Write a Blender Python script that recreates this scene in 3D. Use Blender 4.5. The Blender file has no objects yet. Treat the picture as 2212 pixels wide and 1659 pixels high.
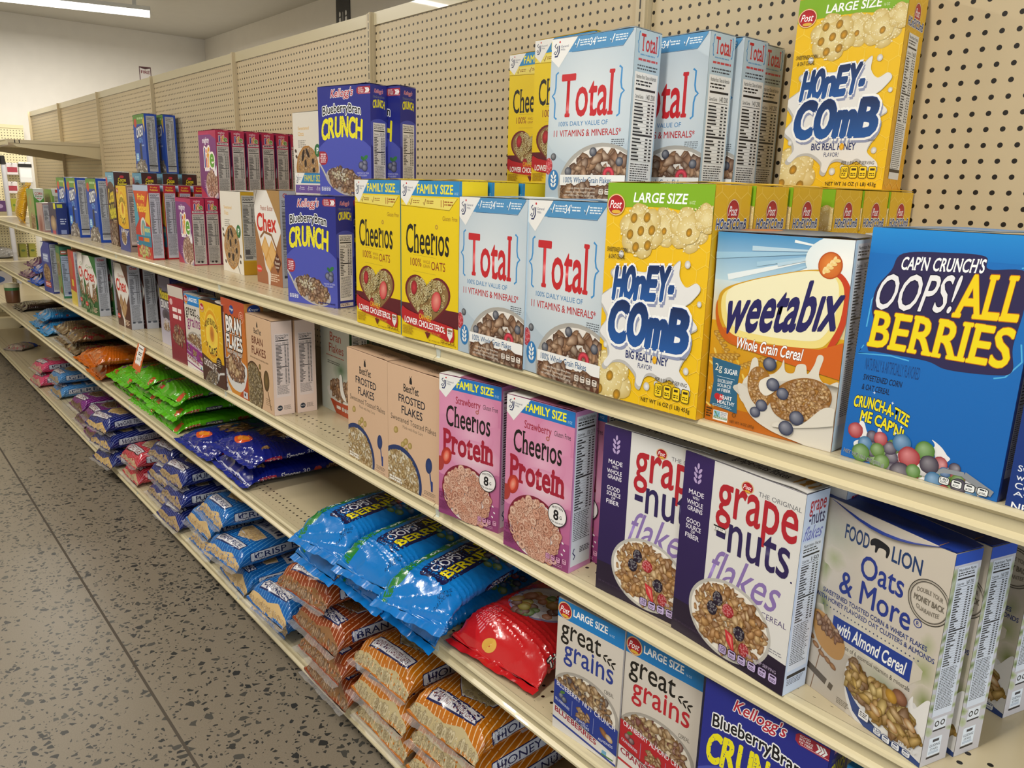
import bpy, math, random
import numpy as np
from mathutils import Vector, Matrix
from mathutils.geometry import tessellate_polygon
PI = math.pi
S = bpy.context.scene
COL = S.collection
R = random.Random(7)

# ------------------------------------------------------------------ camera
FPX, CXP, CYP = 1701.785, 1106.0, 829.5
CAM = np.array([1.3087, -0.9074, 1.4801])
YAW, PIT, ROL = (-0.865739, -0.241892, 0.028542)
_f = np.array([math.sin(YAW)*math.cos(PIT), math.cos(YAW)*math.cos(PIT), math.sin(PIT)])
_r = np.cross(_f, [0, 0, 1.0]); _r /= np.linalg.norm(_r)
_u = np.cross(_r, _f)
_rt = math.cos(ROL)*_r + math.sin(ROL)*_u
_up = -math.sin(ROL)*_r + math.cos(ROL)*_u

def at(u, v, z=None, y=None, x=None):
    """The point of the place that shows at photo pixel (u, v) on a level plane z, or on a plane y or x."""
    d = _f + (u-CXP)/FPX*_rt - (v-CYP)/FPX*_up
    i, val = (2, z) if z is not None else ((1, y) if y is not None else (0, x))
    return CAM + d*((val-CAM[i])/d[i])

cam = bpy.data.cameras.new('camera'); cam.sensor_width = 36; cam.lens = FPX/2212*36
cam.clip_start = .02
camo = bpy.data.objects.new('camera', cam); COL.objects.link(camo)
camo.matrix_world = Matrix(((_rt[0], _up[0], -_f[0], CAM[0]), (_rt[1], _up[1], -_f[1], CAM[1]),
                            (_rt[2], _up[2], -_f[2], CAM[2]), (0, 0, 0, 1)))
S.camera = camo

# ------------------------------------------------------------------ colour and materials
def lin(h):
    if not isinstance(h, str): return tuple(h)
    h = h.lstrip('#'); h = h if len(h) == 6 else ''.join(q+q for q in h); o = []
    for i in (0, 2, 4):
        c = int(h[i:i+2], 16)/255
        o.append(c/12.92 if c <= .04045 else ((c+.055)/1.055)**2.4)
    return tuple(o)
def mixc(a, b, t):
    a, b = lin(a), lin(b); return tuple(a[i]+(b[i]-a[i])*t for i in range(3))

def newmat(name):
    m = bpy.data.materials.new(name); m.use_nodes = True
    nt = m.node_tree; return m, nt, nt.nodes['Principled BSDF']
def N(nt, t, **kw):
    n = nt.nodes.new(t)
    for k, v in kw.items():
        if k.startswith('i_'):
            key = k[2:]; n.inputs[int(key) if key.isdigit() else key.replace('_', ' ')].default_value = v
        else: setattr(n, k, v)
    return n
def L(nt, a, b): nt.links.new(a, b)
def math_(nt, op, a, b=None, c=None):
    n = nt.nodes.new('ShaderNodeMath'); n.operation = op
    for i, x in enumerate((a, b, c)):
        if x is None: continue
        if hasattr(x, 'is_linked'): L(nt, x, n.inputs[i])
        else: n.inputs[i].default_value = x
    return n.outputs[0]
def simple(name, col, rough=.5, metal=0, spec=.5, noise=0, coat=0):
    m, nt, b = newmat(name)
    b.inputs['Roughness'].default_value = rough; b.inputs['Metallic'].default_value = metal
    b.inputs['Specular IOR Level'].default_value = spec; b.inputs['Coat Weight'].default_value = coat
    c = lin(col)
    tc = N(nt, 'ShaderNodeTexCoord'); nz = N(nt, 'ShaderNodeTexNoise', i_Scale=9.0, i_Detail=4.0)
    L(nt, tc.outputs['Object'], nz.inputs['Vector'])
    mx = N(nt, 'ShaderNodeMix', data_type='RGBA')
    k = noise or .04
    mx.inputs[6].default_value = (*[x*(1-k) for x in c], 1); mx.inputs[7].default_value = (*[min(1, x*(1+k)) for x in c], 1)
    L(nt, nz.outputs[0], mx.inputs[0]); L(nt, mx.outputs[2], b.inputs['Base Color'])
    return m
def printed(name, rough, coat, crough, bump=0.0, bscale=60, spec=.5):
    m, nt, b = newmat(name)
    a = N(nt, 'ShaderNodeAttribute', attribute_name='Col'); L(nt, a.outputs['Color'], b.inputs['Base Color'])
    b.inputs['Coat Weight'].default_value = coat; b.inputs['Coat Roughness'].default_value = crough
    b.inputs['Specular IOR Level'].default_value = spec
    tc = N(nt, 'ShaderNodeTexCoord'); nz = N(nt, 'ShaderNodeTexNoise', i_Scale=bscale, i_Detail=3.0)
    L(nt, tc.outputs['Object'], nz.inputs['Vector'])
    mr = N(nt, 'ShaderNodeMapRange'); mr.inputs[3].default_value = rough*.85; mr.inputs[4].default_value = rough*1.15
    L(nt, nz.outputs[0], mr.inputs[0]); L(nt, mr.outputs[0], b.inputs['Roughness'])
    if bump:
        bp = N(nt, 'ShaderNodeBump', i_Strength=bump, i_Distance=.002); L(nt, nz.outputs[0], bp.inputs['Height']); L(nt, bp.outputs[0], b.inputs['Normal'])
    return m
CARD = printed('printed_card', .42, .12, .2)
FILM = printed('printed_film', .2, .35, .07, .5, 38)
KRAFT = printed('plain_card', .55, 0, .3)

# ------------------------------------------------------------------ mesh helpers
def mesh_obj(name, V, F, mat, parent=None, C=None, smooth=False, loc=None):
    me = bpy.data.meshes.new(name)
    me.from_pydata([tuple(v) for v in V], [], [tuple(f) for f in F])
    if C is not None:
        at_ = me.color_attributes.new('Col', 'FLOAT_COLOR', 'POINT')
        a = np.ones((len(V), 4), np.float32); a[:, :3] = np.asarray(C, np.float32)
        at_.data.foreach_set('color', a.ravel())
    if smooth: me.polygons.foreach_set('use_smooth', [True]*len(me.polygons))
    me.update()
    if mat is not None: me.materials.append(mat)
    o = bpy.data.objects.new(name, me); COL.objects.link(o)
    if parent is not None: o.parent = parent
    if loc is not None: o.location = loc
    return o
class MB:
    """collects boxes, tubes and prisms into one mesh"""
    def __init__(s): s.V, s.F = [], []
    def add(s, V, F):
        n = len(s.V); s.V += [tuple(v) for v in V]; s.F += [tuple(i+n for i in f) for f in F]; return s
    def box(s, x0, y0, z0, x1, y1, z1, c=0.0):
        if c <= 0:
            V = [(x, y, z) for z in (z0, z1) for y in (y0, y1) for x in (x0, x1)]
            return s.add(V, [(0, 2, 3, 1), (4, 5, 7, 6), (0, 1, 5, 4), (2, 6, 7, 3), (0, 4, 6, 2), (1, 3, 7, 5)])
        V, F = bevel_box(x0, y0, z0, x1, y1, z1, c); return s.add(V, F)
    def tube(s, p, q, r, n=12, r2=None):
        p, q = Vector(p), Vector(q); d = (q-p).normalized(); a = d.orthogonal().normalized(); b = d.cross(a)
        r2 = r if r2 is None else r2; V = []
        for c, rr in ((p, r), (q, r2)):
            for i in range(n):
                t = 2*PI*i/n; V.append(c+(a*math.cos(t)+b*math.sin(t))*rr)
        return s.add(V, [(i, (i+1) % n, n+(i+1) % n, n+i) for i in range(n)]+[tuple(range(n-1, -1, -1)), tuple(range(n, 2*n))])
    def lathe(s, prof, c=(0, 0, 0), n=24):
        V = [(c[0]+r*math.cos(2*PI*i/n), c[1]+r*math.sin(2*PI*i/n), c[2]+z) for r, z in prof for i in range(n)]
        F = [(k*n+i, k*n+(i+1) % n, (k+1)*n+(i+1) % n, (k+1)*n+i) for k in range(len(prof)-1) for i in range(n)]
        F += [tuple(range(n-1, -1, -1)), tuple(range((len(prof)-1)*n, len(prof)*n))]
        return s.add(V, F)
    def prism(s, prof, x0, x1):
        """profile of (y, z) pulled along x"""
        n = len(prof)
        return s.add([(x, y, z) for x in (x0, x1) for y, z in prof],
                     [(i, (i+1) % n, n+(i+1) % n, n+i) for i in range(n)]+[tuple(range(n-1, -1, -1)), tuple(range(n, 2*n))])
    def build(s, name, mat, parent=None, col=None, smooth=False, loc=None):
        C = None if col is None else [lin(col)]*len(s.V)
        return mesh_obj(name, s.V, s.F, mat, parent, C, smooth, loc)
def bevel_box(x0, y0, z0, x1, y1, z1, c):
    V, F = [], []
    X, Y, Z = (x0, x1), (y0, y1), (z0, z1); idx = {}
    for i in (0, 1):
        for j in (0, 1):
            for k in (0, 1):
                sx, sy, sz = (c, -c)[i], (c, -c)[j], (c, -c)[k]
                for ax in range(3):
                    p = [X[i]+sx, Y[j]+sy, Z[k]+sz]; p[ax] = (X[i], Y[j], Z[k])[ax]
                    idx[i, j, k, ax] = len(V); V.append(tuple(p))
    g = lambda i, j, k, ax: idx[i, j, k, ax]
    for e in (0, 1):
        F.append([g(e, 0, 0, 0), g(e, 1, 0, 0), g(e, 1, 1, 0), g(e, 0, 1, 0)][::1 if e else -1])
        F.append([g(0, e, 0, 1), g(0, e, 1, 1), g(1, e, 1, 1), g(1, e, 0, 1)][::1 if e else -1])
        F.append([g(0, 0, e, 2), g(1, 0, e, 2), g(1, 1, e, 2), g(0, 1, e, 2)][::1 if e else -1])
    for a in (0, 1):
        for b in (0, 1):
            F.append([g(0, a, b, 1), g(1, a, b, 1), g(1, a, b, 2), g(0, a, b, 2)])
            F.append([g(a, 0, b, 0), g(a, 1, b, 0), g(a, 1, b, 2), g(a, 0, b, 2)])
            F.append([g(a, b, 0, 0), g(a, b, 1, 0), g(a, b, 1, 1), g(a, b, 0, 1)])
            for k in (0, 1): F.append([g(a, b, k, 0), g(a, b, k, 1), g(a, b, k, 2)])
    ce = Vector(((x0+x1)/2, (y0+y1)/2, (z0+z1)/2)); out = []
    for f in F:
        P = [Vector(V[i]) for i in f]; n = (P[1]-P[0]).cross(P[2]-P[0]); m = sum(P, Vector())/len(P)-ce
        out.append(tuple(f) if n.dot(m) > 0 else tuple(f[::-1]))
    return V, out
def tag(o, label=None, cat=None, group=None, kind=None):
    if label: o['label'] = label
    if cat: o['category'] = cat
    if group: o['group'] = group
    if kind: o['kind'] = kind
    return o
def empty(name, loc=(0, 0, 0), rz=0.0):
    o = bpy.data.objects.new(name, None); o.empty_display_size = .05; COL.objects.link(o)
    o.location = loc; o.rotation_euler = (0, 0, rz); return o
def copy_tree(o, parent=None):
    c = o.copy(); COL.objects.link(c); c.parent = parent
    for ch in list(o.children): copy_tree(ch, c)
    return c

# ------------------------------------------------------------------ lettering
_g = {}
_tc = bpy.data.curves.new('lettering', 'FONT'); _tc.resolution_u = 3
_to = bpy.data.objects.new('lettering', _tc); COL.objects.link(_to)
def glyphs(body):
    k = body
    if k not in _g:
        _tc.body = body
        dg = bpy.context.evaluated_depsgraph_get(); dg.update()
        ev = _to.evaluated_get(dg); me = ev.to_mesh()
        V = np.array([v.co[:2] for v in me.vertices], float).reshape(-1, 2); F = []
        for p in me.polygons:
            q = list(p.vertices); F += [(q[0], q[i], q[i+1]) for i in range(1, len(q)-1)]
        ev.to_mesh_clear(); _g[k] = (V, np.array(F, int).reshape(-1, 3))
    V, F = _g[k]; return V.copy(), F
# feet and flags of a book face, per letter: (side fraction across the letter, 0 foot or 1 head)
SLAB = {'h': [(.08, 0), (.92, 0), (.08, 1)], 'r': [(.15, 0), (.12, .72)], 'i': [(.5, 0), (.4, .72)], 'T': [(.5, 0)], 'l': [(.5, 0), (.4, 1)],
        'P': [(.1, 0), (.1, 1)], 'n': [(.08, 0), (.92, 0), (.06, .72)], 't': [(.55, 0)], 'R': [(.08, 0), (.9, 0), (.08, 1)], 'B': [(.06, 0), (.06, 1)],
        'E': [(.06, 0), (.06, 1)], 'A': [(.04, 0), (.96, 0)], 'L': [(.08, 0), (.08, 1)], 'I': [(.5, 0), (.5, 1)], 'H': [(.06, 0), (.94, 0), (.06, 1), (.94, 1)],
        'F': [(.06, 0), (.06, 1)], 'D': [(.06, 0), (.06, 1)], 'N': [(.06, 0), (.06, 1), (.94, 1)], 'U': [(.06, 1), (.94, 1)], 'K': [(.06, 0), (.06, 1), (.9, 0), (.9, 1)]}
def word(body, off=0.0, slab=0.0, cells=False):
    """lettering in 2-D: optionally with feet, thickened by off, or with every letter squeezed to one width"""
    V, F = glyphs(body); V = np.hstack([V, np.zeros((len(V), 1))])
    if (slab or cells) and len(V):
        Vs, Fs, n, x, wl = [], [], 0, 0.0, glyphs('l')[0][:, 0].max()
        for ch in body:
            if ch == ' ': x += .35; continue
            g0, f0 = glyphs(ch); adv = glyphs(ch+'l')[0][:, 0].max()-wl
            if cells:
                wd = .17 if ch in "IıiljJ1!'-." else .44
                lo, hi = g0[:, 0].min(), g0[:, 0].max(); g0[:, 0] = (g0[:, 0]-lo)/(hi-lo)*wd+.03; adv = wd+.08
            Vs.append(np.hstack([g0+[x, 0], np.zeros((len(g0), 1))])); Fs.append(f0+n); n += len(g0)
            for fx, fy in (SLAB.get(ch, ()) if slab else ()):
                a, b = g0[:, 0].min()+.04, g0[:, 0].max()-.04
                cx = x+a+(b-a)*fx if b > a else x+(a+b)/2; cy = 0 if fy == 0 else fy*.69
                lo, hi = (cy, cy+.036) if fy == 0 else (cy-.036, cy)
                Vs.append(np.array([(cx-slab, lo, .05), (cx+slab, lo, .05), (cx+slab, hi, .05), (cx-slab, hi, .05)])); Fs.append(np.array([(0, 1, 2), (0, 2, 3)])+n); n += 4
            x += adv
        V, F = np.vstack(Vs), np.vstack(Fs)
    if off > .004 and len(V):
        k = 8 if off > .016 else 4; n = len(V)
        sh = [(off*math.cos(q*2*PI/k+.39), off*math.sin(q*2*PI/k+.39)) for q in range(k)]
        V = np.vstack([V+[h_[0], h_[1], .1*q] for q, h_ in enumerate(sh)]); F = np.vstack([F+n*q for q in range(k)])
    return V, F

# ------------------------------------------------------------------ flat printed artwork (x to the right, y down, 100 units wide)
class Art:
    def __init__(s, h, w=100.0, clip=True):
        s.w, s.h, s.clip = w, h, clip; s.P = []; s.bb = np.zeros((0, 4)); s.ly = np.zeros(0, int)
    def add(s, V, F, C, lift=None):
        V = np.asarray(V, float); F = np.asarray(F, int)
        if not len(F): return
        if V.shape[1] == 2: V = np.hstack([V, np.zeros((len(V), 1))])
        C = np.asarray(C, float)
        if C.ndim == 1: C = np.tile(C, (len(V), 1))
        if s.clip and (V[:, 0].min() < 0 or V[:, 1].min() < 0 or V[:, 0].max() > s.w or V[:, 1].max() > s.h):
            for ax, lim, sg in ((0, 0, 1), (0, s.w, -1), (1, 0, 1), (1, s.h, -1)):
                V, F, C = _clip(V, F, C, ax, lim, sg)
                if not len(F): return
        b = np.array([V[:, 0].min(), V[:, 1].min(), V[:, 0].max(), V[:, 1].max()])
        B = s.bb
        hit = (B[:, 0] < b[2]) & (B[:, 2] > b[0]) & (B[:, 1] < b[3]) & (B[:, 3] > b[1])
        l = 1+(s.ly[hit].max() if hit.any() else 0) if lift is None else lift
        s.bb = np.vstack([B, b]); s.ly = np.append(s.ly, l); s.P.append((V, F, C))
        return l
    def poly(s, pts, col, lift=None):
        pts = [tuple(p) for p in pts]
        F = tessellate_polygon([[Vector((x, y, 0)) for x, y in pts]])
        return s.add(pts, F, lin(col), lift)
    def rect(s, x0, y0, x1, y1, col, r=0.0, col2=None, ang=0.0):
        if r:
            pts = []
            for cx, cy, a in ((x1-r, y0+r, -90), (x1-r, y1-r, 0), (x0+r, y1-r, 90), (x0+r, y0+r, 180)):
                for k in range(5):
                    t = math.radians(a+k*22.5); pts.append((cx+r*math.cos(t), cy+r*math.sin(t)))
        else: pts = [(x0, y0), (x1, y0), (x1, y1), (x0, y1)]
        V = np.array(pts)
        if ang: V = _rot(V, (x0+x1)/2, (y0+y1)/2, ang)
        C = np.tile(lin(col), (len(pts), 1))
        if col2 is not None:
            t = (np.array(pts)[:, 1]-y0)/(y1-y0); C = C*(1-t[:, None])+np.array(lin(col2))*t[:, None]
        return s.add(V, [(0, i, i+1) for i in range(1, len(pts)-1)], C)
    def ell(s, cx, cy, rx, ry, col, rot=0.0, n=32, rim=None, off=(0, 0), jag=0.0, lift=None, rng=R):
        """an ellipse, shaded as printed from col at the middle to rim at the edge"""
        t = np.linspace(0, 2*PI, n, endpoint=False)
        k = 1+(np.array([rng.uniform(-jag, jag) for _ in range(n)]) if jag else 0)
        V = np.stack([cx+rx*k*np.cos(t), cy+ry*k*np.sin(t)], 1)
        V = np.vstack([V, [(cx+off[0]*rx, cy+off[1]*ry)]])
        if rot: V = _rot(V, cx, cy, rot)
        C = np.tile(lin(col if rim is None else rim), (n+1, 1)); C[n] = lin(col)
        return s.add(V, [(i, (i+1) % n, n) for i in range(n)], C, lift)
    def ring(s, cx, cy, r0, r1, col, edge=None, sq=1.0, rot=0.0, n=16, lift=None):
        t = np.linspace(0, 2*PI, n, endpoint=False); c, sn = np.cos(t), np.sin(t)
        rm = (r0+r1)/2*1.04
        V = np.vstack([np.stack([cx+r*c, cy+r*sq*sn], 1) for r in (r0, rm, r1)])
        if rot: V = _rot(V, cx, cy, rot)
        e = lin(edge if edge is not None else col); C = np.vstack([np.tile(e, (n, 1)), np.tile(lin(col), (n, 1)), np.tile(e, (n, 1))])
        F = []
        for k in (0, n):
            for i in range(n):
                j = (i+1) % n; F += [(k+i, k+j, k+n+j), (k+i, k+n+j, k+n+i)]
        return s.add(V, F, C, lift)
    def blob(s, pts, col, lift=None, sub=6):
        """smooth closed outline through the points"""
        n = len(pts); out = []
        P = [np.array(p, float) for p in pts]
        for i in range(n):
            a, b, c, d = P[i-1], P[i], P[(i+1) % n], P[(i+2) % n]
            for k in range(sub):
                t = k/sub
                out.append(.5*((2*b)+(-a+c)*t+(2*a-5*b+4*c-d)*t*t+(-a+3*b-3*c+d)*t**3))
        return s.poly(out, col, lift)
    def line(s, pts, wd, col):
        V, F = [], []
        P = [np.array(p, float) for p in pts]
        for i, p in enumerate(P):
            d = P[min(i+1, len(P)-1)]-P[max(i-1, 0)]; d = d/(np.linalg.norm(d)+1e-9); nrm = np.array([-d[1], d[0]])
            V += [p+nrm*wd/2, p-nrm*wd/2]
            if i: F += [(2*i-2, 2*i-1, 2*i+1), (2*i-2, 2*i+1, 2*i)]
        return s.add(V, F, lin(col))
    def text(s, body, x0, y0, x1, y1, col, bold=0.0, slab=0.0, shear=0.0, rot=0.0, arc=0.0, out=None, ow=.05, wave=None, dx=0, dy=0, keep=False, grad=None, tilt=0.0, cells=False):
        """lettering fitted into the box x0..x1, y0..y1; out = colour(s) of an outline round it"""
        bold *= .42; slab *= .72
        V0, _ = word(body, bold, slab, cells)
        if not len(V0): return
        lo, hi = V0.min(0)[:2], V0.max(0)[:2]
        sx, sy = (x1-x0)/(hi[0]-lo[0]), (y1-y0)/(hi[1]-lo[1])
        if keep: sx = sy = min(sx, sy)
        todo = []
        for c, w_ in ([] if out is None else (out if isinstance(out, list) else [(out, ow)])): todo.append((c, w_*.6, 0, 0))
        todo.append((col, 0, 0, 0))
        for c, extra, _a, _b in todo:
            V, F = word(body, bold+extra, slab, cells)
            u = (V[:, 0]-lo[0])*sx+x0; v = y1-(V[:, 1]-lo[1])*sy
            if shear: u = u+(y1-v)*shear-(y1-y0)*shear/2
            if arc: v = v+arc*(((u-(x0+x1)/2)/((x1-x0)/2))**2)
            if tilt: v = v+tilt*((u-x0)/(x1-x0)-.5)
            W = np.stack([u+dx, v+dy], 1)
            if rot: W = _rot(W, (x0+x1)/2, (y0+y1)/2, rot)
            W = np.hstack([W, V[:, 2:3]])
            C = lin(c)
            if grad is not None and extra == 0:
                t = np.clip((v-y0)/(y1-y0), 0, 1)[:, None]; C = np.array(lin(c))*(1-t)+np.array(lin(grad))*t
            s.add(W, F, C)
    def lines(s, x0, y0, x1, y1, n, col, fill=.55, rag=.25, seed=1, cen=False, rot=0.0):
        """print too small to read in the photograph: rows of short bars"""
        r = random.Random(seed); V, F = [], []; h = (y1-y0)/n
        for i in range(n):
            end = x1-(x1-x0)*rag*r.random(); x = x0
            if cen: x = x0+(x1-end)/2; end = x1-(x-x0)
            while x < end-h*.4:
                w = min(r.uniform(.8, 3.2)*h*fill*1.4, end-x); y = y0+i*h
                k = len(V); V += [(x, y), (x+w, y), (x+w, y+h*fill), (x, y+h*fill)]; F += [(k, k+1, k+2), (k, k+2, k+3)]; x += w+h*.35
        V = np.array(V)
        if rot: V = _rot(V, (x0+x1)/2, (y0+y1)/2, rot)
        return s.add(V, F, lin(col))
    def facts(s, x0, y0, x1, y1, seed=1, bg='#eeeeec', ink='#1b1b1e', head='Nutrition Facts', cal='Calories', nums='160 200', frac=.62):
        """a nutrition panel: heading, bars, rows of figures, then a block of small print"""
        w, h = x1-x0, y1-y0
        s.rect(x0, y0, x1, y1, bg); a, b = x0+w*.07, x1-w*.07; ww = b-a
        hh = min(h*.035, ww*.14)
        s.text(head, a, y0+hh*.5, b, y0+hh*1.4, ink, .025)
        s.lines(a, y0+hh*1.8, b, y0+hh*3.2, 2, ink, .5, .3, seed)
        s.rect(a, y0+hh*3.5, b, y0+hh*4.0, ink)
        s.text(cal, a, y0+hh*4.9, a+ww*.42, y0+hh*5.7, ink, .02); s.text(nums, b-ww*.45, y0+hh*4.6, b, y0+hh*5.8, ink, .02)
        s.rect(a, y0+hh*6.1, b, y0+hh*6.25, ink)
        y = y0+hh*6.6; ye = y0+h*frac; n = max(6, int((ye-y)/(hh*.75))); st = (ye-y)/n
        V, F = [], []
        r = random.Random(seed)
        def q(xa, ya, xb, yb):
            k = len(V); V.extend([(xa, ya), (xb, ya), (xb, yb), (xa, yb)]); F.extend([(k, k+1, k+2), (k, k+2, k+3)])
        for i in range(n):
            yy = y+i*st
            if i == int(n*.55): q(a, yy, b, yy+st*.55); continue
            q(a, yy+st*.15, a+ww*r.uniform(.22, .5), yy+st*.62); q(b-ww*.33, yy+st*.15, b-ww*.2, yy+st*.6); q(b-ww*.12, yy+st*.15, b, yy+st*.6)
            q(a, yy+st*.86, b, yy+st*.92)
        s.add(V, F, lin(ink))
        s.lines(a, ye+st*.6, b, y1-h*.04, max(3, int((y1-ye)/(hh*.62))), ink, .42, .2, seed+3)
    def serve(s, x0, y0, x1, y1, n, col, ink, first='160'):
        """the row of small calorie tablets"""
        w = (x1-x0)/n
        for i in range(n):
            a = x0+i*w
            s.rect(a, y0, a+w*.88, y1, ink, w*.2); s.rect(a+w*.06, y0+w*.06, a+w*.82, y1-w*.06, col, w*.16)
            if i == 0: s.text(first, a+w*.14, y0+(y1-y0)*.15, a+w*.74, y0+(y1-y0)*.5, ink, .03)
            else: s.lines(a+w*.2, y0+(y1-y0)*.18, a+w*.72, y0+(y1-y0)*.4, 1, ink, .8, .2, i)
            s.lines(a+w*.16, y0+(y1-y0)*.56, a+w*.74, y0+(y1-y0)*.85, 2, ink, .5, .2, i+9)
    def food(s, cx, cy, rx, ry, kind, n, size, cols, seed=3, dark='#4a2a12', rot=0.0, top=None):
        """a heap of cereal inside an ellipse, printed in many small shaded shapes"""
        r = random.Random(seed)
        for i in range(n):
            t = r.uniform(0, 2*PI); q = math.sqrt(r.random())
            x, y = rx*q*math.cos(t), ry*q*math.sin(t)
            if rot: c_, s_ = math.cos(math.radians(rot)), math.sin(math.radians(rot)); x, y = x*c_-y*s_, x*s_+y*c_
            x, y = cx+x, cy+y
            if top is not None and y < top: continue
            c = r.choice(cols); z = size*r.uniform(.75, 1.25); a = r.uniform(0, 180)
            dk = mixc(c, dark, .75); lt = mixc(c, '#fff4dd', r.uniform(.12, .4))
            if kind == 'ring': s.ring(x, y, z*.3, z, lt, mixc(c, dark, .5), r.uniform(.55, 1), a, 12)
            elif kind == 'ball': s.ell(x, y, z, z*.95, mixc(c, '#ffffff', .3), a, 14, mixc(c, '#101010', .45), (-.25, -.3), .04, None, r)
            else:
                s.ell(x, y, z, z*r.uniform(.45, .75), lt, a, 9, dk, (r.uniform(-.4, .4), r.uniform(-.4, .4)), .28, None, r)
    def berry(s, x, y, r_, col, seed=1):
        s.ell(x, y, r_, r_*.95, mixc(col, '#ffffff', .28), 0, 18, mixc(col, '#0a0510', .5), (-.3, -.35))
    def drupe(s, x, y, rx, ry, col, seed=1):
        r = random.Random(seed); s.ell(x, y, rx, ry, col, 0, 16, mixc(col, '#000000', .5))
        for i in range(26):
            t = r.uniform(0, 2*PI); q = math.sqrt(r.random())*.9
            s.ell(x+rx*q*math.cos(t), y+ry*q*math.sin(t), rx*.2, rx*.2, mixc(col, '#ffffff', .3), 0, 7, mixc(col, '#000000', .25), (-.2, -.3), 0, None, r)
    def post(s, cx, cy, rx, ry, lift=None):
        s.ell(cx, cy, rx, ry, '#d9a441'); s.ell(cx, cy, rx*.93, ry*.93, '#f2e3c4'); s.ell(cx, cy, rx*.88, ry*.88, '#c8202b', 0, 32, '#a3131f')
        s.ell(cx+rx*.05, cy+ry*.62, rx*.5, ry*.17, '#e2b23c')
        s.text('Post', cx-rx*.62, cy-ry*.42, cx+rx*.62, cy+ry*.32, '#ffffff', .015, 0, .25)
    def leaf3(s, x, y, k, col, n=3):
        """a little ear of grain, drawn upright: x, y its foot, k its height"""
        for i in range(n):
            yy = y-k*(.18+.26*i)
            for sg in (-1, 1): s.ell(x+sg*k*.13, yy, k*.16, k*.075, col, -sg*55, 10)
        s.ell(x, y-k*.92, k*.07, k*.15, col, 0, 10)
    def gm(s, k=28, col='#ecebe8'):
        """white corner flag with the blue script letter and red heart"""
        s.poly([(0, 0), (k*1.1, 0), (k*.34, k*.86), (0, k*.6)], col)
        a = [(k*.2, k*.14), (k*.13, k*.2), (k*.2, k*.28), (k*.26, k*.2), (k*.25, k*.36), (k*.18, k*.46), (k*.1, k*.42), (k*.17, k*.36)]
        s.line(a, k*.035, '#1c2a5e'); s.line([(k*.33, k*.2), (k*.32, k*.4), (k*.25, k*.52), (k*.14, k*.52)], k*.045, '#1c2a5e')
        s.ell(k*.345, k*.1, k*.035, k*.035, '#c8202b', 0, 10)
        s.text('General', k*.4, k*.2, k*.72, k*.27, '#34406e'); s.text('Mills', k*.4, k*.3, k*.58, k*.36, '#34406e')
    # ---- to geometry
    def mesh(s, fmap, name, mat, parent, scale, maxlen=None, smooth=False, lift0=0, label=None):
        """fmap(x, y, layer) in scaled units -> 3-D points"""
        Vs, Fs, Cs, n = [], [], [], 0
        for (V, F, C), l in zip(s.P, s.ly):
            V = V*[scale, scale, 1]
            if maxlen: V, F, C = _split(V, F, C, maxlen)
            Vs.append(np.asarray(fmap(V[:, 0], V[:, 1], l+lift0+V[:, 2]))); Fs.append(F+n); Cs.append(C); n += len(V)
        if not Vs: return None
        V, F, C = np.vstack(Vs), np.vstack(Fs), np.vstack(Cs)
        me = bpy.data.meshes.new(name)
        me.vertices.add(len(V)); me.vertices.foreach_set('co', V.astype(np.float32).ravel())
        me.loops.add(3*len(F)); me.loops.foreach_set('vertex_index', F.astype(np.int32).ravel())
        me.polygons.add(len(F)); me.polygons.foreach_set('loop_start', np.arange(0, 3*len(F), 3, dtype=np.int32))
        if smooth: me.polygons.foreach_set('use_smooth', [True]*len(F))
        me.update(calc_edges=True); me.validate()
        ca = me.color_attributes.new('Col', 'FLOAT_COLOR', 'POINT'); a = np.ones((len(V), 4), np.float32); a[:, :3] = C
        ca.data.foreach_set('color', a.ravel())
        me.materials.append(mat)
        o = bpy.data.objects.new(name, me); COL.objects.link(o); o.parent = parent
        return o
def _rot(V, cx, cy, deg):
    c, s_ = math.cos(math.radians(deg)), math.sin(math.radians(deg)); D = V-[cx, cy]
    return np.stack([cx+D[:, 0]*c-D[:, 1]*s_, cy+D[:, 0]*s_+D[:, 1]*c], 1)
def _clip(V, F, C, ax, lim, sg):
    d = (V[:, ax]-lim)*sg; inn = d >= -1e-9
    if inn.all(): return V, F, C
    Vn, Cn, Fn = list(V), list(C), []
    for f in F:
        k = inn[f].sum()
        if k == 3: Fn.append(tuple(f)); continue
        if k == 0: continue
        out = []
        for i in range(3):
            a, b = f[i], f[(i+1) % 3]
            if inn[a]: out.append(a)
            if inn[a] != inn[b]:
                t = d[a]/(d[a]-d[b]); Vn.append(V[a]+(V[b]-V[a])*t); Cn.append(C[a]+(C[b]-C[a])*t); out.append(len(Vn)-1)
        Fn += [(out[0], out[i], out[i+1]) for i in range(1, len(out)-1)]
    Fn = np.array(Fn, int).reshape(-1, 3)
    if not len(Fn): return np.zeros((0, 3)), Fn, np.zeros((0, 3))
    use, inv = np.unique(Fn, return_inverse=True)
    return np.array(Vn)[use], inv.reshape(-1, 3), np.array(Cn)[use]
def _split(V, F, C, m):
    for _ in range(14):
        E = np.stack([np.linalg.norm((V[F[:, (i+1) % 3]]-V[F[:, i]])[:, :2], axis=1) for i in range(3)], 1)
        bad = E.max(1) > m
        if not bad.any(): break
        k = E[bad].argmax(1); B = F[bad]; ar = np.arange(len(B))
        a, b, c = B[ar, k], B[ar, (k+1) % 3], B[ar, (k+2) % 3]
        nv = len(V); mid = nv+ar
        V = np.vstack([V, (V[a]+V[b])/2]); C = np.vstack([C, (C[a]+C[b])/2])
        F = np.vstack([F[~bad], np.stack([a, mid, c], 1), np.stack([mid, b, c], 1)])
    return V, F, C
STEP = .00005

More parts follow.
